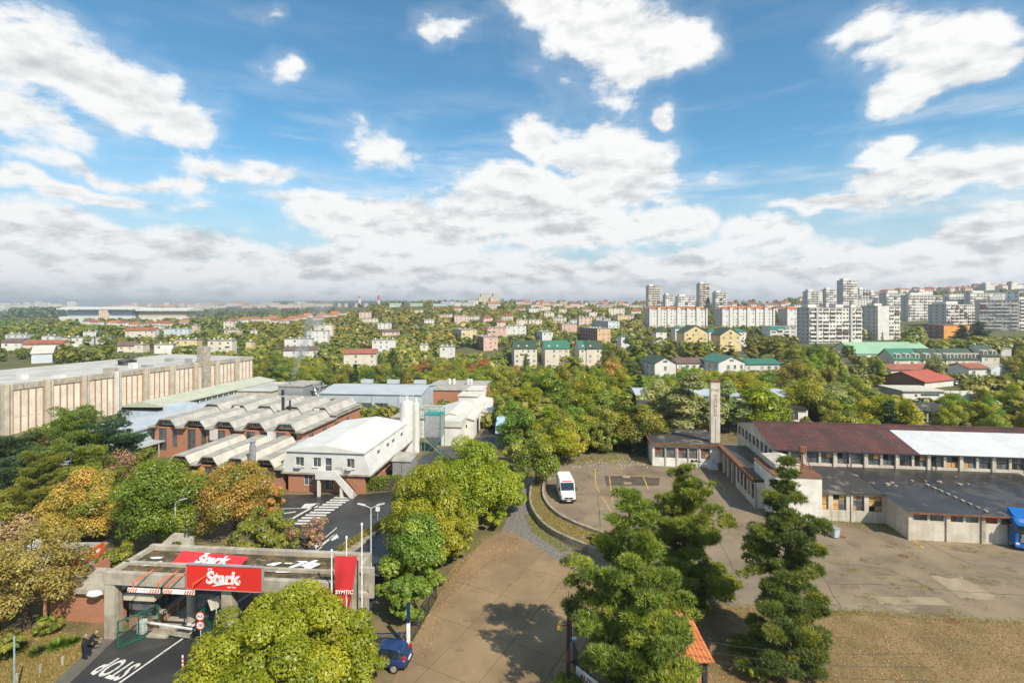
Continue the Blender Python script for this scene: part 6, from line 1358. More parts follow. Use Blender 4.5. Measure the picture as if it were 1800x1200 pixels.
def hwin(w, h):
    k = (round(w,2), round(h,2))
    if k not in HWM:
        mb = MB(); mb.box(0, w, -.03, .02, 0, h, 0); mb.box(-.07, 0, -.07, .02, -.07, h+.07, 1); mb.box(w, w+.07, -.07, .02, -.07, h+.07, 1); mb.box(0, w, -.07, .02, h, h+.07, 1); mb.box(-.1, w+.1, -.12, .02, -.13, 0, 1); mb.box(w/2-.03, w/2+.03, -.06, -.03, 0, h, 1)
        HWM[k] = mb.mesh('window', [m_fwin, m_wframe])
    return HWM[k]
rb = random.Random(2024)
def bld(name, label, cat, pl, pc, pr, pyt, Y, th=16., vis=None, wall='white', roof='flat', rm=None, sidewall=None, fh=2.9, ww=1.15, wh=1.2, sp=3.5, depth=None, chim=0, group=None, style='win', roofh=None, side=True, base=None):
    X = (pc-900)/F*Y; a = R(th); c, s = math.cos(a), math.sin(a); tr_, tl = (pr-900)/F, (pl-900)/F
    W = (tr_*Y-X)/(c-tr_*s)
    if depth is None:
        dn = tl*c+s; depth = (X-tl*Y)/dn if pl < pc-1 and abs(dn) > .02 else 11.
        depth = min(max(depth, 7.), 30.)
    zt = H-(pyt-Y0)/F*Y; zb = min(terr(X, Y), terr(X+W*c, Y+W*s), terr(X-depth*s, Y+depth*c))-.8 if base is None else base
    vis = vis or pyt+22
    BREG.append((pl-1, pr+1, Y, vis))
    t = thing(name, label, cat, (X, Y, zb), a, group); h = zt-zb
    wm = HW[wall] if isinstance(wall, str) else wall; sm = HW[sidewall] if sidewall else None  # many side colours put the shade of the left face into the wall
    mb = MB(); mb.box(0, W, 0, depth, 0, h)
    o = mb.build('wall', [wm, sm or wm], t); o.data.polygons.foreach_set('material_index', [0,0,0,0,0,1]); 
    rh = roofh or min(W, depth)*.28
    if roof == 'flat':
        mb = MB(); mb.box(-.25, W+.25, -.25, depth+.25, h+.003, h+.3); mb.build('roof', rm or m_flat, t)
    elif roof == 'gx':
        mb = MB(); mb.extx([(-.5,h),(depth/2,h+rh),(depth+.5,h),(depth+.5,h+.15),(depth/2,h+rh+.15),(-.5,h+.15)], -.4, W+.4); mb.build('roof', rm or m_rt, t)
        mb = MB(); mb.add([(0,0,h),(0,depth,h),(0,depth/2,h+rh)], [(0,1,2)]); mb.build('gable', sm or wm, t); mb = MB(); mb.add([(W,0,h),(W,depth,h),(W,depth/2,h+rh)], [(2,1,0)]); mb.build('gable', wm, t)
    elif roof == 'gy':
        mb = MB(); mb.ext([(-.5,h),(W/2,h+rh),(W+.5,h),(W+.5,h+.2),(W/2,h+rh+.2),(-.5,h+.2)], -.4, depth+.4); mb.build('roof', rm or m_rt, t)
        mb = MB(); mb.add([(0,0,h),(W,0,h),(W/2,0,h+rh)], [(0,1,2)]); mb.build('gable', wm, t)
    elif roof == 'hip':
        i = min(W, depth)*.45; mb = MB(); d2 = depth/2
        mb.add([(-.5,-.5,h),(W+.5,-.5,h),(W+.5,depth+.5,h),(-.5,depth+.5,h),(min(i,W/2-.1),d2,h+rh),(max(W-i,W/2+.1),d2,h+rh)], [(0,1,5,4),(1,2,5),(2,3,4,5),(3,0,4)]); mb.build('roof', rm or m_rt, t)
    for k in range(chim):
        x = W*(k+.5)/chim; z0 = h+(.3 if roof == 'flat' else rh*.5); mb = MB(); mb.box(x-.35, x+.35, depth*.45, depth*.45+.7, z0-.4, z0+1.1); mb.build('chimney', m_wpaint if k % 2 else HW['cream'], t)
    sepw = Y < 470; acc = MB(); wmesh = hwin(ww, wh); zlow = max(H-(vis+14-Y0)/F*Y-zb, .5)
    nfl = int((h-.4)/fh)
    for f in range(nfl):
        z = h-.75-wh-f*fh
        if z < zlow: break
        if style == 'band':
            nc = max(2, int(W/4.6)); cw = W/nc
            for k in range(nc):
                x = k*cw; r = rb.random()
                if r < .62:
                    acc.box(x+.35, x+cw-.35, -.04, -.004, z-.15, z+wh+.1)
                    mb = MB(); mb.box(x+.3, x+cw-.3, -1.0, -.045, z-1.25, z-.2); mb.build('balcony', HW[rb.choice(('white','conc','white','cream'))] if rb.random() < .9 else HW['brown'], t)
                else:
                    acc.box(x+.6, x+.6+1.3, -.04, -.004, z, z+wh); acc.box(x+cw-1.9, x+cw-.6, -.04, -.004, z, z+wh)
        else:
            nc = max(1, int((W-.6)/sp)); cw = W/nc
            for k in range(nc):
                x = (k+.5)*cw-ww/2
                if rb.random() < .2: continue
                if sepw:
                    o = put('window', wmesh, t, (x, 0, z))
                    if rb.random() < .3: o.material_slots[0].link = 'OBJECT'; o.material_slots[0].material = m_curt
                    if style == 'win' and rb.random() < .10 and Y < 440: mb = MB(); mb.box(x-.5, x+ww+.5, -1.0, -.13, z-1.0, z-.14); mb.build('balcony', HW[rb.choice(('white','conc','cream'))], t)
                else: acc.box(x, x+ww, -.05, -.002, z, z+wh)
        if side and pc-pl > 5:
            nd = max(1, int(depth/4.2))
            for k in range(nd):
                y = (k+.5)*depth/nd+ww/2
                if sepw and style != 'band': put('window', wmesh, t, (0, y, z), R(-90))
                else: acc.box(-.05, -.002, y-ww, y, z, z+wh)
    if acc.f: o = acc.build('window_rows', m_fwin, t); o['kind'] = 'stuff'
    t['W'] = W; t['D'] = depth; t['h'] = h
    return t
def top_box(t, fx, fw, fd0, fd1, hh, m=None):
    W, D_, h = t['W'], t['D'], t['h']; mb = MB(); mb.box(W*fx, W*(fx+fw), D_*fd0, D_*fd1, h+.302, h+.3+hh); mb.build('roof_hut', m or HW['conc'], t)
# right-hand estate
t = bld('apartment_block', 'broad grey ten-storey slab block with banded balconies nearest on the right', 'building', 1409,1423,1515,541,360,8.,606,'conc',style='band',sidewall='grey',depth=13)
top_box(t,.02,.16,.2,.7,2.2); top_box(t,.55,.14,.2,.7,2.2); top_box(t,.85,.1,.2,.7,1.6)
for f in (.13,.78): mb = MB(); mb.box(t['W']*f-.7,t['W']*f+.7,-1.15,-.01,0,t['h']); mb.build('recess_shade', HW['grey'], t)  # proud grey strips, coloured as the shaded gaps between the segments
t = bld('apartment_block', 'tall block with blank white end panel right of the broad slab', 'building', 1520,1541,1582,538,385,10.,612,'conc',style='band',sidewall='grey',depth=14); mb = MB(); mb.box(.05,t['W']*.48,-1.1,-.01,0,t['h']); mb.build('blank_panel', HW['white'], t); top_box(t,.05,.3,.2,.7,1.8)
for (pl,pc,pr,Y,lab) in ((1127,1141,1243,490,'long white block with red dormer roof, leftmost of the white row'),(1256,1269,1361,495,'long white block with red dormer roof in the middle of the white row'),(1368,1383,1412,500,'short white block with red roof at the right of the white row')):
    t = bld('apartment_block', lab, 'building', pl,pc,pr,543,Y,8.,573,'white','hip',m_rt2,sidewall='grey',sp=3.4,depth=13,roofh=2.6)
    n_ = max(1, int(t['W']/9))
    for k in range(n_+1):
        x = t['W']*k/n_; mb = MB(); mb.box(max(x-1.6,0), min(x+1.6,t['W']), -1.0, -.01, 0, t['h']+ (1.6 if k % 2 else .6)); mb.build('bay', HW['white'], t)
        mb = MB(); mb.box(max(x-1.9,-.2), min(x+1.9,t['W']+.2), -1.3, 2, t['h']+(1.603 if k % 2 else .603), t['h']+(1.603 if k % 2 else .603)+.5); mb.build('bay_roof', m_rt2, t)
for (pl,pc,pr,pyt,Y,lab,wl) in ((1136,1140,1161,503,640,'left of two tall towers above the white row','tan'),(1224,1230,1247,499,650,'right of two tall towers above the white row','tan'),(1165,1170,1184,519,640,'low stepped block right of the left tower','conc'),(1188,1192,1222,521,640,'wide pale block between the two tall towers','conc'),(1252,1258,1277,514,640,'stepped block right of the right tower','conc'),
      (1411,1420,1446,512,640,'stepped pale block at the left of the upper estate','conc'),(1446,1452,1472,509,650,'pale block left of the highest tower','conc'),(1471,1482,1508,493,600,'highest grey tower of the upper estate','conc'),(1502,1511,1527,509,640,'pale block just right of the highest tower','conc'),(1527,1531,1546,514,650,'narrow pale block behind the upper row','white'),
      (1545,1558,1608,515,560,'wide pale block in the middle of the upper row','conc'),(1583,1597,1656,519,520,'large white block with blank end wall in the upper row','white'),(1631,1664,1722,535,455,'near white block with long shaded side above the orange house','white'),(1697,1706,1762,515,580,'pale block high on the slope at the right','conc'),(1720,1733,1757,499,900,'pale block on the crest of the hill at the right','white'),(1768,1778,1806,500,900,'pale block on the crest at the right edge','conc'),(1660,1668,1700,522,640,'pale block behind the near white block','conc'),(1610,1616,1640,512,700,'distant pale block below the red roofs of the crest','conc')):
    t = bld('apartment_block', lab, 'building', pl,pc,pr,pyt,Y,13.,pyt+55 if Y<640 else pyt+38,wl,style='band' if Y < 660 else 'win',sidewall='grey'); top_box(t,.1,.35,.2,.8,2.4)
    if pyt < 504 and Y < 700: mb = MB(); mb.box(t['W']*.42,t['W']*.5,-.5,-.01,0,t['h']+.2); mb.build('dark_seam', HW['brown'], t)
t = bld('apartment_block', 'long grey shaded slab block at the right edge', 'building', 1712,1722,1790,528,430,-30.,592,'grey',style='band',depth=14,side=False); top_box(t,.3,.3,.2,.8,3.)  # grey wall colour carries the shade of this face
t = bld('apartment_block', 'tall pale block cut by the right edge', 'building', 1786,1792,1830,512,420,10.,590,'conc',style='band',sidewall='bluew',depth=10)
t = bld('house', 'brown and orange house with flat red roof among the trees', 'house', 1625,1659,1704,572,380,14.,597,'orange','flat',m_rt,sidewall='brown',sp=4.5)
t = bld('school', 'low white modern building with teal frames left of the grey slab', 'building', 1350,1354,1412,574,400,4.,590,'white',sp=5.,ww=3.6,depth=12); mb = MB(); mb.box(0,t['W']*.45,-.3,-.01,t['h']-2.6,t['h']-.1); mb.build('teal_band', m_teal, t)
for (pl,pc,pr,pyt,Y,vis,lab) in ((1199,1203,1244,585,330,600,'yellow gabled building with green roof, left of the pair'),(1262,1266,1303,590,322,628,'yellow gabled building with green roof, right of the pair')):
    t = bld('gabled_house', lab, 'house', pl,pc,pr,pyt,Y,6.,vis,'yellow','gy',m_gt2,sp=3.6,roofh=4.6,depth=12)
    mb = MB(); mb.cyl((t['W']/2,-.05,t['h']+1.6),(t['W']/2,-.01,t['h']+1.6),.8,.8,14); mb.build('round_window', m_fwin, t)
for (pl,pc,pr,pyt,Y,vis,lab,rm,roof) in ((1150,1153,1172,583,345,596,'small pale house with dark green roof left of the yellow pair',m_gt2,'hip'),(1244,1246,1262,583,350,600,'white house with green roof between the yellow pair',m_gt,'hip'),(1185,1187,1203,577,370,596,'green-roofed house behind the left yellow gable',m_gt,'hip'),(1090,1092,1107,592,330,610,'green and white house at the edge of the poplars',m_gt,'flat'),(1285,1289,1312,583,340,612,'green-roofed house behind the right yellow gable',m_gt,'hip')):
    bld('house', lab, 'house', pl,pc,pr,pyt,Y,8.,vis,'cream' if '177' in lab else 'white',roof,rm,sp=4.)
# white gabled pavilions
for (pl,pc,pr,pyt,Y,vis,lab) in ((1138,1151,1188,640,186,658,'white gabled pavilion with grey roof among the trees'),(1249,1263,1309,638,190,650,'white gabled pavilion with green roof and low wings')):
    t = bld('pavilion', lab, 'house', pl,pc,pr,pyt,Y,8.,vis,'white','gy',m_gt2 if pl < 1200 else m_gt,sp=2.2,roofh=2.4,wh=1.5,ww=.9,depth=13); mb = MB(); mb.box(t['W']/2-.8,t['W']/2+.8,-.05,-.01,t['h']+.5,t['h']+1.3); mb.build('fanlight', m_fwin, t)
bld('low_wing', 'long low green-roofed wing right of the gabled pavilion', 'building', 1308,1310,1370,640,196,3.,650,'white','gx',m_gt,sp=2.4,roofh=1.6,depth=9)
bld('low_wing', 'long dark-roofed wing left of the gabled pavilion', 'building', 1188,1190,1250,638,200,3.,646,'white','gx',m_dtile,sp=2.6,roofh=1.6,depth=9)
# green mansard row in the middle
for (pl,pc,pr,lab,rm) in ((888,904,944,'leftmost green-roofed housing block of the row in the valley',m_gt2),(943,958,1001,'bright green-roofed housing block second in the row',m_gt),(1000,1018,1030,'narrow green-roofed housing block third in the row',m_gt),(1030,1031,1058,'rightmost dark green-roofed housing block of the row',m_gt2)):
    t = bld('housing_block', lab, 'building', pl,pc,pr,613,300,7.,642,'cream','gx',rm,sidewall='grey',sp=3.2,depth=12,roofh=4.4)
    for k in range(max(1,int(t['W']/5))): x = 2+k*5.; mb = MB(); mb.box(x,x+1.2,1.2,3,t['h']+.9,t['h']+2.0); mb.build('dormer', m_wpaint, t)
# market hall and dormer terrace
t = bld('market_hall', 'wide market hall with pale green pitched roof', 'hall', 1502,1506,1645,622,262,3.,624,'conc','gx',m_gt3,sp=6.,roofh=5.2,depth=22)
for (pl,pc,pr,nd,lab,rm) in ((1568,1572,1622,3,'terrace end with bright green roof and three dormers',m_gt),(1622,1623,1662,2,'middle of the terrace with dark green roof and two dormers',m_gt2),(1662,1663,1725,5,'longest part of the terrace with five dormers',m_gt2),(1725,1726,1757,2,'taller right end of the terrace with two big dormers',m_gt2)):
    t = bld('terrace_house', lab, 'house', pl,pc,pr,632 if nd != 2 or pl < 1700 else 626,215,2.,645,'cream','gx',rm,sp=2.6,roofh=4.2,depth=10,wh=1.1,ww=1.1)
    for k in range(nd):
        x = t['W']*(k+.5)/nd; D2 = MB(); z = t['h']; D2.box(x-.9,x+.9,.3,3,z+.4,z+1.9); D2.ext([(x+.9*math.cos(q),z+1.9+.75*math.sin(q)) for q in (0,.5,1.05,1.57,2.1,2.64,3.14)], .3, 3.); d = D2.build('dormer', HW['cream'], t)
        mb = MB(); mb.box(x-.6,x+.6,.24,.29,z+.7,z+1.8); mb.ext([(x+.6*math.cos(q),z+1.8+.5*math.sin(q)) for q in (0,.6,1.57,2.5,3.14)], .24, .29); mb.build('window', m_fwin, d)
bld('house', 'low house with bright red roof above the white wall', 'house', 1555,1625,1676,672,160,24.,690,'white','gx',mat('bright_red_roof',(.40,.10,.065),.6,(.33,.08,.05),scale=.3),sidewall='brown',sp=4.,roofh=2.6,depth=13)
bld('house', 'red-roofed house behind the bright red roof', 'house', 1560,1566,1640,650,190,6.,655,'cream','gx',m_rt,sp=4.,roofh=1.6,depth=8)
bld('house', 'dark brown house with tiled roof right of the terrace', 'house', 1670,1690,1704,648,190,18.,655,'brown','hip',m_dtile,sp=3.,roofh=1.8)
bld('house', 'white bungalow with red roof behind the car park', 'house', 1700,1703,1738,648,185,6.,658,'white','gx',m_rt,sp=3.,roofh=1.5,depth=8)
bld('house', 'pale blue gabled house at the right behind the car park', 'house', 1738,1742,1770,650,185,10.,657,'bluew','gy',m_shell2,sp=3.,roofh=1.8,depth=9)
bld('office_block', 'dark grey flat building at the right edge of the terrace', 'building', 1756,1758,1778,613,250,6.,625,'grey','flat',sp=3.)
# houses on the hillside and in the valley
HS = [(497,500,548,596,330,622,'white','flat',0,3,'white three-storey villa behind the smoking vent'),(496,498,559,616,312,628,'white','gx',m_dtile,4,'long low house with dark roof below the white villa'),(534,539,576,582,370,598,'white','flat',0,3,'white house stepping up behind the white villa'),(548,552,584,571,410,584,'cream','flat',0,3,'cream house at the top of the white stepped group'),
 (602,604,661,622,270,640,'cream','gx',m_rt,5,'cream house with dark red roof in the middle of the wood'),(651,654,695,598,330,615,'white','flat',0,4,'white square house with two windows on the wooded slope'),(629,631,652,549,640,558,'palepink','flat',0,1,'pink house at the top of the stepped terrace row'),(634,637,664,560,580,566,'cream','flat',0,2,'cream house second in the stepped terrace row'),(661,664,688,568,530,578,'white','flat',0,2,'white house third in the stepped terrace row'),(669,672,702,583,480,590,'palepink','gx',m_dtile,2,'pink house at the foot of the stepped terrace row'),
 (735,738,753,606,340,614,'cream','flat',0,2,'small cream house hidden in the wood'),(767,773,800,610,320,628,'white','flat',0,3,'white house with two dark windows in the wood'),(797,811,838,580,425,592,'yellow','flat',0,3,'yellow block with shade-grey side on the slope'),(802,850,875,593,385,620,'pink','flat',0,2,'pink four-storey block with a long pale side'),(854,857,890,576,430,590,'pink','flat',0,3,'pink block on the slope right of the yellow one'),(796,799,822,555,560,565,'palepink','flat',0,2,'pale pink house higher on the slope'),(871,874,890,566,500,573,'palepink','hip',m_rt,1,'pale pink house with red hip roof among trees'),
 (888,890,925,573,450,588,'white','flat',0,3,'white block left of the green-roofed row'),(906,908,927,562,520,572,'cream','flat',0,3,'cream house above the white block'),(928,930,953,562,510,568,'cream','flat',0,3,'cream house right of its cream neighbour'),(942,953,972,584,400,595,'white','flat',0,2,'white house with brown side just above the green roofs'),(984,988,1014,570,430,580,'pink','flat',0,3,'pink block in the centre of the hillside'),(1014,1018,1041,558,500,568,'palepink','flat',0,4,'pink block above the central one'),(1016,1050,1073,578,388,598,'peach','flat',0,4,'peach block with long side coloured brown for shade'),(1040,1069,1089,565,450,575,'bluew','flat',0,4,'pale grey block with dark side right of the peach block'),
 (1034,1036,1050,549,620,556,'cream','flat',0,2,'small cream block higher up the central hill'),(1067,1070,1098,542,660,551,'cream','flat',0,3,'cream block near the crest'),(1085,1086,1102,554,560,562,'yellow','flat',0,2,'small yellow block right on the hillside'),(980,981,988,554,560,566,'white','flat',0,1,'narrow white house by the rust-coloured tree'),(945,948,968,539,800,545,'cream','flat',0,2,'cream house high on the crest'),(956,958,972,548,680,553,'white','flat',0,1,'small white house below the crest'),(981,983,996,543,740,549,'palepink','flat',0,1,'small pink house below the crest'),(928,930,944,542,760,548,'white','flat',0,1,'small white house at the left of the crest group'),
 (6,9,46,588,380,598,'bluew','flat',0,3,'pale house at the far left behind the gabled hall'),(0,2,37,602,300,612,'white','gx',m_dtile,5,'long house with chimneys at the left edge'),(37,40,110,605,296,610,'palepink','gx',m_rt,8,'long low house with many chimneys behind the gabled hall'),(103,107,153,594,330,612,'white','flat',0,3,'white modern house behind the left trees'),(164,168,184,593,340,612,'grey','flat',0,1,'grey block beside the poplar tree'),(203,206,236,608,290,622,'cream','gx',m_dtile,4,'cream house with balconies and chimneys'),(234,236,251,606,288,622,'cream','flat',0,1,'cream end of the house with balconies'),
 (255,271,304,606,282,622,'white','flat',0,2,'white stepped house right of the balconies'),(303,306,346,598,300,608,'yellow','flat',0,3,'white and yellow villa with small windows'),(217,220,272,581,400,592,'cream','gx',m_rt,4,'long cream house with red roof higher on the left'),(285,288,331,578,425,588,'bluew','flat',0,3,'pale grey flat house on the left slope'),(361,365,408,599,280,618,'cream','flat',0,3,'cream house behind the stair tower of the great hall'),(335,337,346,572,440,582,'tan','flat',0,1,'small tan house in the dark trees'),(391,393,409,565,480,573,'cream','flat',0,1,'small cream house in the dark trees'),(392,394,421,580,420,584,'tan','flat',0,2,'tan house with flat roof among olive trees'),(429,432,442,601,300,614,'yellow','flat',0,1,'small yellow house left of the smoke'),
 (70,73,95,591,350,600,'white','flat',0,2,'white house among the far left trees'),(142,146,170,583,420,590,'white','flat',0,2,'white house behind the far left trees'),(268,270,283,573,470,578,'white','flat',0,1,'small white house on the left plain'),(430,440,452,581,440,586,'white','flat',0,1,'small white house above the smoke')]
for (pl,pc,pr,pyt,Y,vis,wl,roof,rm,ch,lab) in HS:
    bld('house', lab, 'house', pl,pc,pr,pyt,Y,9. if pc-pl < 12 else 20.,vis,wl,roof,rm or None,sidewall='brown' if wl in ('pink','peach') and pc-pl > 8 else ('grey' if pc-pl > 8 else None),chim=ch,roofh=2.2)  # brown and grey left sides have their shade put into the colour
bld('gabled_hall', 'wide tan gabled hall with pale roof at the left behind the great hall', 'hall', 8,55,92,622,232,34.,640,'bluew','gx',m_shell2,sidewall='tan',sp=6.,roofh=3.2,depth=14)
# rows of small houses and blocks far away: each its own thing, alike ones share a label
rq = random.Random(99)
def far_row(lab, group, n, px0, px1, Y0_, Y1_, hh, walls, roofs, wmin, wmax, cat='house', name='house', rh=2.6):
    for k in range(n):
        px = px0+(px1-px0)*(k+rq.random()*.8)/n; Y = rq.uniform(Y0_, Y1_); X = (px-900)/F*Y; z = terr(X, Y); w_ = rq.uniform(wmin, wmax); d = rq.uniform(8,12); h = rq.uniform(*hh); r = rq.choice(roofs)
        t = thing(name, lab, cat, (X, Y, z-1), R(rq.uniform(-15,25)), group); mb = MB(); mb.box(0,w_,0,d,0,h+1); mb.build('wall', HW[rq.choice(walls)], t)
        mb = MB()
        if r is m_flat: mb.box(-.2,w_+.2,-.2,d+.2,h+1.003,h+1.4)
        else: mb.add([(-.4,-.4,h+1),(w_+.4,-.4,h+1),(w_+.4,d+.4,h+1),(-.4,d+.4,h+1),(w_*.25,d/2,h+1+rh),(w_*.75,d/2,h+1+rh)], [(0,1,5,4),(1,2,5),(2,3,4,5),(3,0,4)])
        mb.build('roof', r, t); acc = MB(); nf = max(1,int(h/3))
        for f in range(nf):
            for q in range(max(1,int(w_/3.2))): acc.box(.8+q*3.2, 2.1+q*3.2, -.05, -.003, h-.7-f*3, h+.6-f*3)
        o = acc.build('window_rows', m_fwin, t); o['kind'] = 'stuff'
        BREG.append((px-1, px+w_/Y*F+1, Y, Y0+F*(H-z-h*.4)/Y))
far_row('small red-roofed house in the row beyond the left woods', 'red-roofed houses on the left plain', 16, 395, 605, 650, 760, (5,7), ['cream','white','palepink'], [m_rt2,m_rt,m_rt2], 10, 16)
far_row('small red-roofed house near the stadium', 'red-roofed houses below the stadium', 9, 130, 320, 640, 780, (4,6), ['cream','white'], [m_rt2,m_rt], 10, 16)
far_row('small house on the central crest against the sky', 'houses on the central crest', 26, 905, 1140, 880, 1010, (5,9), ['cream','white','palepink','grey','peach'], [m_rt2,m_flat,m_flat,m_rt], 10, 18)
far_row('red-roofed house on the right-hand crest', 'red-roofed houses on the right crest', 30, 1400, 1800, 880, 1010, (5,8), ['white','cream','palepink'], [m_rt2,m_rt2,m_rt], 10, 18)
far_row('small house behind the white apartment row', 'houses behind the white apartment row', 14, 1275, 1420, 720, 860, (5,9), ['white','cream'], [m_rt2,m_flat,m_rt], 10, 18)
far_row('pale apartment block stepping up the right-hand slope', 'blocks on the right-hand slope', 22, 1405, 1800, 540, 700, (8,15), ['white','conc','conc','cream'], [m_flat], 18, 34, 'building', 'hillside_block')
far_row('pale low block in the distant city band', 'blocks of the distant city band', 44, 180, 560, 2300, 4200, (12,26), ['white','cream','palepink','tan','peach'], [m_flat,m_rt2,m_flat], 40, 110, 'building', 'city_block', 5.)
far_row('pale block on the far-left horizon', 'blocks on the far-left horizon', 16, -10, 110, 2000, 2800, (20,38), ['white','conc','cream'], [m_flat], 30, 55, 'building', 'city_block')
far_row('small house scattered on the wooded hillside', 'houses scattered on the hillside', 18, 720, 1130, 520, 820, (5,8), ['white','cream','palepink'], [m_flat,m_flat,m_rt], 10, 16)
far_row('white clinic block on the wooded crest', 'white blocks on the wooded crest', 6, 760, 830, 860, 930, (8,13), ['white','white','bluew'], [m_flat], 18, 28, 'building', 'clinic_block')
for (pl,pc,pr,pyt,Y,lab,wl) in ((38,41,53,531,2200,'left of two round-topped white towers on the far horizon','white'),(59,62,74,529,2200,'right of two white towers on the far horizon','white'),(114,118,134,530,2000,'white tower beside the stadium roof','white'),(228,231,240,532,2600,'tower behind the left part of the stadium roof','conc'),(255,258,268,532,2600,'tower behind the middle of the stadium roof','palepink'),(285,288,297,532,2600,'tower behind the right of the stadium roof','conc'),(313,316,326,532,2600,'brown and white tower right of the stadium','palepink'),(342,345,352,533,2600,'solitary tower right of the stadium group','conc'),
    (592,594,599,533,2600,'leftmost pink tower near the chimneys','palepink'),(604,606,611,533,2600,'pink tower left of the first chimney','palepink'),(622,624,628,533,2600,'pink tower beside the first chimney','palepink'),(639,641,646,533,2600,'pink tower between the chimneys','palepink'),(528,530,538,534,2600,'white tower on the distant ridge','white')):
    bld('tower_block', lab, 'building', pl,pc,pr,pyt,Y,12.,545,wl,sidewall='grey',sp=6.,ww=3.,depth=20)
for (pl,pc,pr,pyt,Y,lab) in ((842,846,861,516,1450,'left concrete tower of the twin towers on the crest'),(865,867,876,516,1450,'right concrete tower of the twin towers on the crest')):
    t = bld('tower_block', lab, 'building', pl,pc,pr,pyt,Y,16.,530,'tan',sidewall='grey',sp=4.,depth=16); mb = MB(); mb.box(-8,0,0,10,0,t['h']*.72); mb.build('stepped_wing', HW['tan'], t)
for (pl,pc,pr,pyt,Y,lab) in ((682,685,706,534,950,'left long building with pale green roof on the wooded crest'),(718,721,743,534,950,'right long building with pale green roof on the wooded crest')):
    bld('crest_house', lab, 'building', pl,pc,pr,pyt+2,Y,8.,541,'white','gx',m_gt3,roofh=3,depth=12)
bld('crest_house', 'house with orange roof beside the twin towers', 'house', 853,858,880,534,940,10.,537,'white','gx',m_rt2,roofh=4,depth=12)
# stadium
FST = Fr(*at(104, 900), -4.); st_ = FST.thing('stadium', 'long stadium with white cantilever roof and dark glazed band', 'stadium'); w1 = FST.xat(232); w2 = FST.xat(327); zS = terr(-700, 900)-2
st_.location.z = zS
mb = MB(); mb.box(0, w1, 0, 40, 0, 13); mb.box(w1, w2, 6, 46, 0, 11); mb.build('lower_bowl', m_wpaint, st_)
mb = MB(); mb.box(12, w1-2, 3, 38, 13.01, 24); mb.build('glazed_band', m_bgrey, st_)
for k in range(5): mb = MB(); mb.box(11, w1-1, 2.4, 2.9, 13.5+k*2.2, 14.3+k*2.2); mb.build('gallery', m_bgrey, st_)
mb = MB(); mb.box(w1+6, w2-4, 8, 40, 11.01, 21); mb.build('far_stand', HW['tan'], st_)
mb = MB(); mb.extx([(-6,25),(-6,27.5),(20,30),(50,28),(50,26)], 0, w1+4); mb.build('roof', m_wpaint, st_); mb = MB(); mb.extx([(2,22.5),(2,25),(28,28),(56,25),(56,23)], w1+4.5, w2+2); mb.build('roof', m_wpaint, st_)
a_ = FST.xat(176,-3); b_ = FST.xat(190,-3); mb = MB(); mb.box(a_, b_, -6, 2.3, 0, 24); mb.build('stair_block', HW['cream'], st_)
mb = MB()
for k in range(6):
    for q in range(3): mb.box(a_+2+q*3.6, a_+4+q*3.6, -6.2, -6.01, 3+k*3.6, 5+k*3.6)
o = mb.build('window_rows', HW['orange'], st_); o['kind'] = 'stuff'
for k in range(9): x = 6+k*w1/9; mb = MB(); mb.cyl((x,4,24),(x,-5,25),.5); mb.build('roof_strut', m_wpaint, st_)
# chimneys
for px, pyt, lab in ((632,520,'left red and white striped chimney on the horizon'),(665.5,519,'right red and white striped chimney on the horizon')):
    x, y = at(px, 2400); zt = H-(pyt-Y0)/F*2400; zb = terr(x, y)-2; t = thing('smokestack', lab, 'chimney', (x, y, 0)); nz = 5; hh = (zt-zb)
    for k in range(nz): mb = MB(); r0 = 7-2*k/nz; mb.cyl((0,0,zb+hh*k/nz),(0,0,zb+hh*(k+1)/nz-.01),r0,r0-.4,14); mb.build('band', m_red if k in (4,3,0) and not (k == 3 and px < 650) else m_wpaint, t)
# ---------------------------------------------------------------- woods and single trees
T_MID = [make_tree(100+i, 10., r, b, 10000, .36, k, L_GREEN, sh, .22, 6) for i, (r, b, k, sh) in enumerate([(4.6,.3,44,'round'),(5.2,.3,54,'dome'),(3.9,.3,40,'cone'),(4.8,.2,56,'dome'),(4.3,.3,34,'round')])]
T_TALL = [make_tree(120+i, 14., r, .4, 9000, .38, 44, L_GREEN, 'round', .22, 6) for i, r in enumerate((2.9,3.4))]
T_POP = [make_tree(130, 14., 1.5, .5, 3200, .45, 24, L_GREEN, 'round', .2, 4)]
T_CON = [conifer(140, 12., 3.2, .8, L_PINE2, 1500, .75, 11), conifer(141, 13., 2.6, .8, L_PINE2, 1400, .75, 12)]
T_FAR = [make_tree(150+i, 9., r, .2, 900, 1.05, 18, L_GREEN, 'round', .22, 3) for i, r in enumerate((4.4,5.0,4.0))]
T_BUSH = [make_tree(160+i, 4., 2.8, .05, 2600, .36, 20, L_GREEN, 'dome', .1, 5) for i in range(3)]
rt = random.Random(11); n_trees = 0
MIX = {'wood': [(L_GREEN,5),(L_OLIVE,4),(L_DEEP,3),(L_LIME,2),(L_FRESH,1)], 'autumn': [(L_GREEN,3),(L_OLIVE,4),(L_LIME,3),(L_MAPLE,2),(L_RUST,1),(L_DEEP,2)], 'bright': [(L_LIME,5),(L_FRESH,2.5),(L_GREEN,4),(L_OLIVE,2.5),(L_PALE,1)], 'hill': [(L_GREEN,5),(L_OLIVE,4),(L_DEEP,4),(L_RUST,.6),(L_MAPLE,.8),(L_LIME,.8)]}
CN = {L_GREEN:'green', L_OLIVE:'olive', L_DEEP:'dark green', L_LIME:'yellow-green', L_FRESH:'bright green', L_MAPLE:'orange-tinged', L_RUST:'rust-red', L_GOLD:'golden', L_PINE2:'blue-green', L_PALE:'silvery', L_BROWN:'brown', L_PINE:'pine-green'}
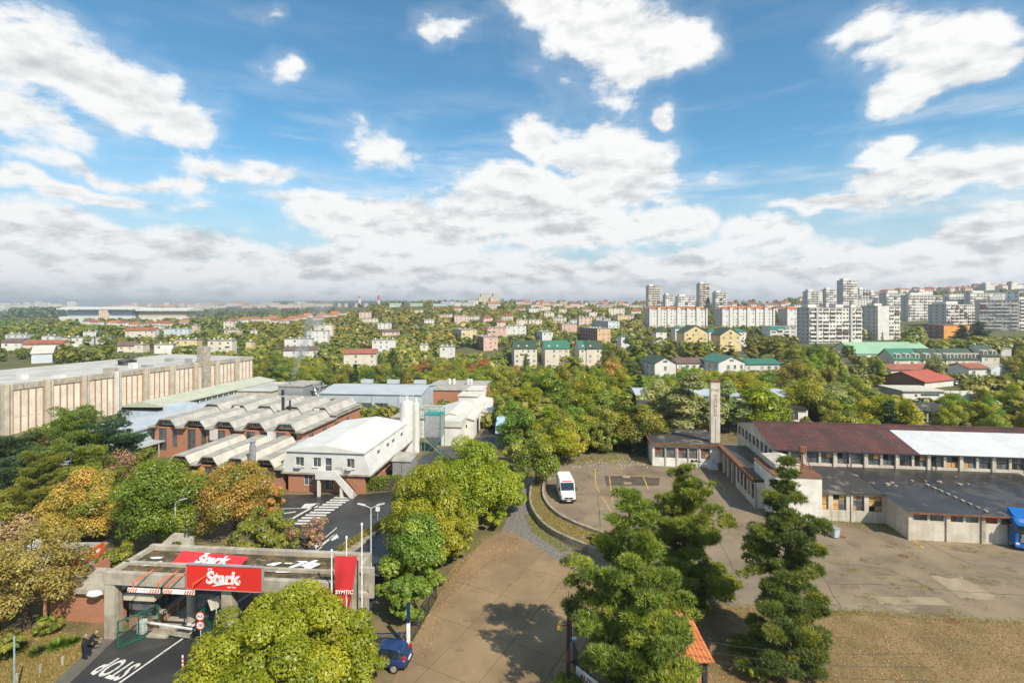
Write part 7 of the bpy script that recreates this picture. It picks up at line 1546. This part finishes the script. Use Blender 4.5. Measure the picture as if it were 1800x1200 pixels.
def limit(px, Y, r, z):
    """greatest height at which a tree here leaves the houses behind it in view"""
    hmax = 99.
    dpx = r/Y*F
    for a, b, Yb, vis in BREG:
        if Yb > Y and a-dpx*.75 < px < b+dpx*.75: hmax = min(hmax, H-(vis-Y0)/F*Y-z)
    return hmax
def inside(px, Y, r):
    for a, b, Yb, vis in BREG:
        if Yb-r < Y < Yb+13+r*.6 and a-r/Y*F*.6 < px < b+r/Y*F*.6: return True
    return False
PLACED = []
def region(n, pa, pb, Ya, Yb, hmin, hmax, mix, where, gap=.62, kinds=None, con=.06, inh=True):
    global n_trees; tries = 0; k = 0
    ms, ws = zip(*MIX[mix])
    while k < n and tries < n*14:
        tries += 1; px = rt.uniform(pa, pb); Y = math.exp(rt.uniform(math.log(Ya), math.log(Yb))); X = (px-900)/F*Y; z = terr(X, Y); h = rt.uniform(hmin, hmax); c = rt.random() < con
        r = h*.42
        if inside(px, Y, r*.7): continue
        lim = limit(px, Y, r, z)
        if h > lim: h = lim
        if h < hmin*.42 or h < 2.: continue
        r = h*.42
        if any((X-a)**2+(Y-b)**2 < (gap*(r+q))**2 for a, b, q in PLACED): continue
        lm = L_PINE2 if c else rt.choices(ms, ws)[0]
        t = rt.choice(T_CON) if c else rt.choice(T_FAR if Y > 430 else (kinds or T_MID))
        PLACED.append((X, Y, r)); k += 1; n_trees += 1
        plant(t, 'conifer_tree' if c else 'broadleaf_tree', '%s %s %s' % (CN[lm], 'conifer' if c else 'tree', where), 'tree', X, Y, z-.3, h/t.h*rt.uniform(.8,1.3), rt.uniform(0,6.28), 'trees '+where, h/t.h, lm)
def single(px, Y, pt, kind, lm, lab, wd=None, name='broadleaf_tree'):
    X = (px-900)/F*Y; z = terr(X, Y); h = H-(pt-Y0)/F*Y-z; t = kind; s = h/t.h; PLACED.append((X, Y, (wd or t.r*s)*.9))
    plant(t, name, lab, 'tree', X, Y, z-.2, (wd/t.r if wd else s), rt.uniform(0,6.28), None, s, lm)
# trees one can name
single(945,72,760,T_MID[1],L_GREEN,'round dark green tree at the head of the gravel track',3.6); single(1218,99,652,T_TALL[1],L_PALE,'large silvery poplar behind the lettered pylon',6.2)
single(1105,94,672,T_TALL[0],L_GREEN,'tall tree at the left corner of the workshop',4.6); single(1160,104,668,T_MID[0],L_PALE,'silvery tree between the tall tree and the pylon poplar',5.)
single(1280,104,668,T_TALL[1],L_PALE,'silvery tree just right of the lettered pylon',5.); single(985,84,745,T_MID[3],L_LIME,'bright yellow-green tree above the parked van',4.4)
for px, pt, lab in ((1105,590,'first of the dark poplars left of the yellow gables'),(1128,592,'second of the dark poplars left of the yellow gables'),(1152,580,'third of the poplars below the green roofs'),(1178,584,'fourth of the poplars below the green roofs'),(1212,592,'plane tree in front of the left yellow gable'),(1232,592,'plane tree at the right of the left yellow gable'),(1262,598,'plane tree left of the right yellow gable'),(1284,600,'plane tree before the right yellow gable'),(1320,586,'first big plane tree right of the yellow gables'),(1342,585,'second big plane tree right of the yellow gables'),(1365,588,'third big plane tree right of the yellow gables'),(1390,592,'last big plane tree before the grey slab')):
    single(px,248+(px%7),pt,T_TALL[px%2],L_DEEP if px < 1140 else L_OLIVE,lab,4.4)
single(1440,222,604,T_MID[1],L_DEEP,'broad dark tree in front of the grey slab block',8.); single(1530,345,575,T_POP[0],L_DEEP,'slim poplar before the tall block, left of two'); single(1551,345,575,T_POP[0],L_OLIVE,'slim poplar before the tall block, right of two')
single(1722,330,566,T_CON[0],L_PINE2,'large dark cedar before the shaded slab',9.,'conifer_tree'); single(1690,350,572,T_CON[1],L_PINE2,'dark cedar beside the orange house',7.,'conifer_tree')
single(925,262,622,T_CON[1],L_OLIVE,'thin bare-looking spruce before the green-roofed row',2.8,'conifer_tree'); single(1005,232,618,T_MID[4],L_OLIVE,'broad olive tree before the green-roofed row',7.); single(1080,225,605,T_MID[0],L_OLIVE,'broad yellowish tree right of the green-roofed row',7.5)
single(828,215,630,T_MID[2],L_RUST,'rust-red tree in the wood behind the silos',5.); single(790,205,636,T_MID[0],L_MAPLE,'orange tree in the wood behind the silos',5.); single(850,222,627,T_MID[3],L_RUST,'dark red tree below the pink block',4.5)
single(500,150,668,T_MID[1],L_LIME,'yellow-green tree behind the plant room',5.); single(690,235,612,T_CON[0],L_DEEP,'dark conifer below the white square house',5.,'conifer_tree')
single(122,240,592,T_TALL[0],L_GREEN,'tall tree left of the grey block beyond the great hall',4.); single(186,238,590,T_TALL[1],L_GREEN,'tall poplar right of the grey block beyond the great hall',4.4); single(155,236,588,T_TALL[1],L_PALE,'pale poplar before the grey block',3.6); single(112,240,605,T_MID[2],L_GREEN,'round tree before the long low house',4.5)
single(1645,172,618,T_MID[2],L_PALE,'sparse silvery tree in front of the green-roofed terrace',5.)
# wood in the middle
region(46, 880, 1130, 86, 165, 5.5, 11, 'bright', 'in the wood behind the yard', .38)
region(36, 870, 1130, 160, 260, 8, 12, 'autumn', 'in the valley below the green-roofed row', .42)
region(46, 640, 880, 140, 260, 7, 11, 'autumn', 'in the wood behind the metal hall', .42)
region(34, 455, 640, 160, 300, 7, 11, 'wood', 'in the wood right of the great hall', .42)
region(26, 1130, 1340, 118, 180, 8, 11, 'bright', 'behind the long pale shed', .42)
region(48, 1310, 1600, 92, 170, 5.5, 11, 'bright', 'in the wood behind the maroon hall', .4)
region(16, 1380, 1600, 170, 300, 7, 11, 'wood', 'before the market hall', .55)
region(16, 1640, 1830, 98, 145, 4, 7.5, 'bright', 'around the car park wall', .55)
region(10, 1740, 1830, 150, 230, 6, 10, 'wood', 'at the right edge beyond the car park', .55)
# bushes near the works and the yard
for i, (px, py, s_, lm, lab) in enumerate([(905,815,1.1,L_OLIVE,'olive bush above the gravel track'),(1010,800,1.,L_OLIVE,'low bush on the rubble bank, leftmost'),(1048,796,1.,L_GREEN,'green bush at the top of the yard'),(1085,792,1.05,L_FRESH,'bright bush behind the rubble heap'),(1125,788,1.1,L_DEEP,'dark bush at the workshop wall'),(925,790,1.3,L_OLIVE,'olive bush beyond the gravel track'),(1070,770,1.5,L_LIME,'yellow-green bush in the wood edge'),(1030,775,1.4,L_GREEN,'green bush at the wood edge'),(960,790,1.2,L_DEEP,'dark bush left of the van'),(890,845,.8,L_LIME,'bush at the foot of the roadside trees'),(760,1040,.55,L_FRESH,'small bush behind the railing'),(690,1060,.6,L_FRESH,'weedy bush between lamp and sapling'),(1090,1000,.7,L_DEEP,'dark shrub at the end of the curved wall'),(1052,962,.45,L_OLIVE,'small shrub on the end of the curved wall'),(870,930,.6,L_LIME,'bush under the rounded tree by the track'),(800,985,.7,L_LIME,'bush under the roadside trees'),(745,1000,.8,L_FRESH,'leafy bush under the lane tree'),(1330,1195,.35,L_OLIVE,'weed clump under the slender pine'),(5,1165,.5,L_OLIVE,'low bush at the lower left corner of the verge'),(85,1115,.4,L_GREEN,'small green bush behind the yucca clumps'),(-5,1110,.7,L_GOLD,'golden bush at the left edge of the verge')]):
    x, y = G(px, py); plant(T_BUSH[i%3], 'bush', lab, 'bush', x, y, 0., s_, i*1.1, None, s_, lm)
# woods too far to count
L_HILL = leafmat('leaf_hillside', (.05,.08,.014), (.11,.125,.022), (.20,.17,.03), .25)
def front_trees(seed):
    rg = np.random.default_rng(seed); r_ = random.Random(seed); Vs = []; vs = []
    for a, b, Yb, vis in BREG:
        if Yb > 820 or Yb < 150: continue
        wpx = b-a; n = max(2, int(wpx/F*Yb/4.2))
        for k in range(n*2):
            px = a-2+(wpx+4)*(k+r_.random())/(n*2); Y = Yb-r_.uniform(5, 9)-(k % 2)*r_.uniform(4, 10); X = (px-900)/F*Y; z = terr(X, Y)
            h = min(r_.uniform(6, 12), H-(vis+r_.uniform(-1.5, 4)-Y0)/F*Y-z, limit(px, Y, 1.5, z)+1.2)
            if h < 1.5: continue
            m = int(min(150, max(40, 40000/Y))); R_ = min(h*.5, 4.2); d = nrm(rg.normal(size=(m,3))+np.array([0,-.2,.3])); lump = 1+.3*np.sin(d[:,:1]*7+k)*np.cos(d[:,2:3]*6+k)
            P = np.array([X, Y, z+h-R_])+d*R_*lump*rg.uniform(.7,1.,(m,1))
            if h > 2*R_: P[:,2] -= rg.uniform(0,1,m)*(h-2*R_)*(d[:,2] < .3)
            Vs.append(leaves(rg, P, d+rg.normal(size=(m,3))*.35+np.array([0,-.1,.4]), R_*.40, .8)); vs.append(np.clip(r_.random()*.7+.1+rg.normal(size=m)*.12, 0, 1))
    struct(put('garden_trees', np_mesh('garden_trees', np.concatenate(Vs), 4, L_HILL, np.concatenate(vs))), 'stuff')
def far_wood(name, n, pa, pb, Ya, Yb, hmin, hmax, seed, cols, per=26, avoid=True):
    rg = np.random.default_rng(seed); Vs = []; vs = []; r_ = random.Random(seed); cnt = 0; tr_ = 0
    while cnt < n and tr_ < n*6:
        tr_ += 1; px = r_.uniform(pa, pb); Y = math.exp(r_.uniform(math.log(Ya), math.log(Yb))); X = (px-900)/F*Y; z = terr(X, Y); h = r_.uniform(hmin, hmax)
        if avoid:
            if inside(px, Y, 3.): continue
            h = min(h, limit(px, Y, 4., z))
            if h < 2.: continue
        cnt += 1; k = per; R_ = h*.46; ls = h*(.36 if per < 100 else .20); lp = r_.uniform(0, 6); d = nrm(rg.normal(size=(k,3))+np.array([0,-.15,.35])); P = np.array([X, Y, z+h*.5])+d*np.array([R_, R_, h*.5])*rg.uniform(.62,1.,(k,1))*(1+.24*np.sin(d[:,:1]*6+lp)*np.cos(d[:,2:3]*5+lp*2))
        Vs.append(leaves(rg, P, d+rg.normal(size=(k,3))*.35+np.array([0,-.1,.35]), ls, .8)); vs.append(np.clip(r_.random()*.55+.12+rg.normal(size=k)*.12, 0, 1))
    struct(put(name, np_mesh(name, np.concatenate(Vs), 4, cols, np.concatenate(vs))), 'stuff')
L_DIST = leafmat('leaf_distant', (.03,.05,.018), (.06,.08,.026), (.10,.11,.04), .2)
front_trees(3)
far_wood('slope_wood', 150, 1490, 1850, 250, 430, 6, 12, 21, L_HILL, 190)
far_wood('slope_wood', 70, 1080, 1410, 300, 470, 5, 10, 22, L_HILL, 170)
far_wood('slope_wood', 190, 430, 900, 255, 430, 6, 11, 23, L_HILL, 190)
far_wood('slope_wood', 80, 890, 1130, 262, 430, 5, 10, 24, L_HILL, 180)
far_wood('plain_wood', 190, -30, 460, 225, 430, 4, 9, 25, L_HILL, 170)
far_wood('hillside_wood', 1100, 430, 1130, 400, 760, 6, 11, 7, L_HILL, 46)
far_wood('hillside_wood', 500, 640, 1140, 740, 1050, 6, 11, 8, L_HILL, 30)
far_wood('hillside_wood', 700, 1140, 1860, 430, 1000, 6, 11, 9, L_HILL, 34)
far_wood('plain_wood', 900, -40, 620, 400, 950, 5, 10, 10, L_HILL, 36)
far_wood('plain_wood', 500, -40, 640, 950, 2200, 6, 12, 11, L_DIST, 22)
far_wood('distant_ridge_wood', 900, 480, 790, 3200, 4600, 14, 24, 12, L_DIST, 16, False)
far_wood('distant_ridge_wood', 200, 20, 110, 1300, 1700, 16, 24, 13, L_DIST, 16, False)
far_wood('valley_scrub', 1500, 420, 1840, 105, 420, 1.5, 4.5, 14, L_HILL, 60)
# ---------------------------------------------------------------- smoke and haze
def volume(name, density, col, aniso=.2, grad=None):
    m = bpy.data.materials.new(name); m.use_nodes = True; nt = m.node_tree; nt.nodes.clear(); o = nt.nodes.new('ShaderNodeOutputMaterial'); v = nt.nodes.new('ShaderNodeVolumePrincipled'); v.inputs['Color'].default_value = (*col, 1); v.inputs['Anisotropy'].default_value = aniso; v.inputs['Density'].default_value = density
    if grad: grad(nt, v)
    nt.links.new(v.outputs[0], o.inputs['Volume']); return m
def sg(nt, v):
    tc = nt.nodes.new('ShaderNodeTexCoord'); sp = nt.nodes.new('ShaderNodeSeparateXYZ'); nt.links.new(tc.outputs['Object'], sp.inputs[0]); x, y, z = (E(nt, sp.outputs[i]) for i in range(3))
    t = z/22.; cx = t*t*5.+t*5.; r = t*3.4+.7
    d = ((x-cx)*(x-cx)+y*y)._m('SQRT')/r; n = noise(nt, tc.outputs['Object'], .38, 4, .6)
    den = d.smooth(1.,.15)*n.smooth(.42,.68)*t.smooth(1.,.25)*t.smooth(-.01,.03)*1.7
    nt.links.new(den.k, v.inputs['Density'])
mb = MB(); mb.box(-4,16,-5,5,0,22); sm = mb.build('smoke', volume('smoke_air', .1, (.93,.96,1.), .1, sg)); sm.location = (smx, smy, 7.9); sm['kind'] = 'stuff'
mb = MB(); mb.box(-9100,9100,-420,9300,-19,130); hz = mb.build('haze', volume('haze_air', .00021, (.80,.88,.96), .3)); hz['kind'] = 'stuff'
# alike things are told apart by their place in their group, counted from the left
ORD = 'first second third fourth fifth sixth seventh eighth ninth tenth eleventh twelfth thirteenth fourteenth fifteenth sixteenth seventeenth eighteenth nineteenth twentieth'.split()
TENS = {20:'twenty', 30:'thirty', 40:'forty', 50:'fifty'}
def ordinal(n): return ORD[n-1] if n <= 20 else ('%s-%s' % (TENS[n//10*10], ORD[n%10-1]) if n % 10 else TENS[n][:-1]+'ieth')
same = {}
for o in COL.objects:
    if o.parent is None and 'label' in o: same.setdefault(o['label'], []).append(o)
for lab, os_ in same.items():
    if len(os_) > 1:
        os_.sort(key=lambda o: o.location.x/max(o.location.y, 1.))
        for i, o in enumerate(os_): o['label'] = lab+', '+('leftmost' if i == 0 else 'rightmost' if i == len(os_)-1 else ordinal(i+1)+' from the left')
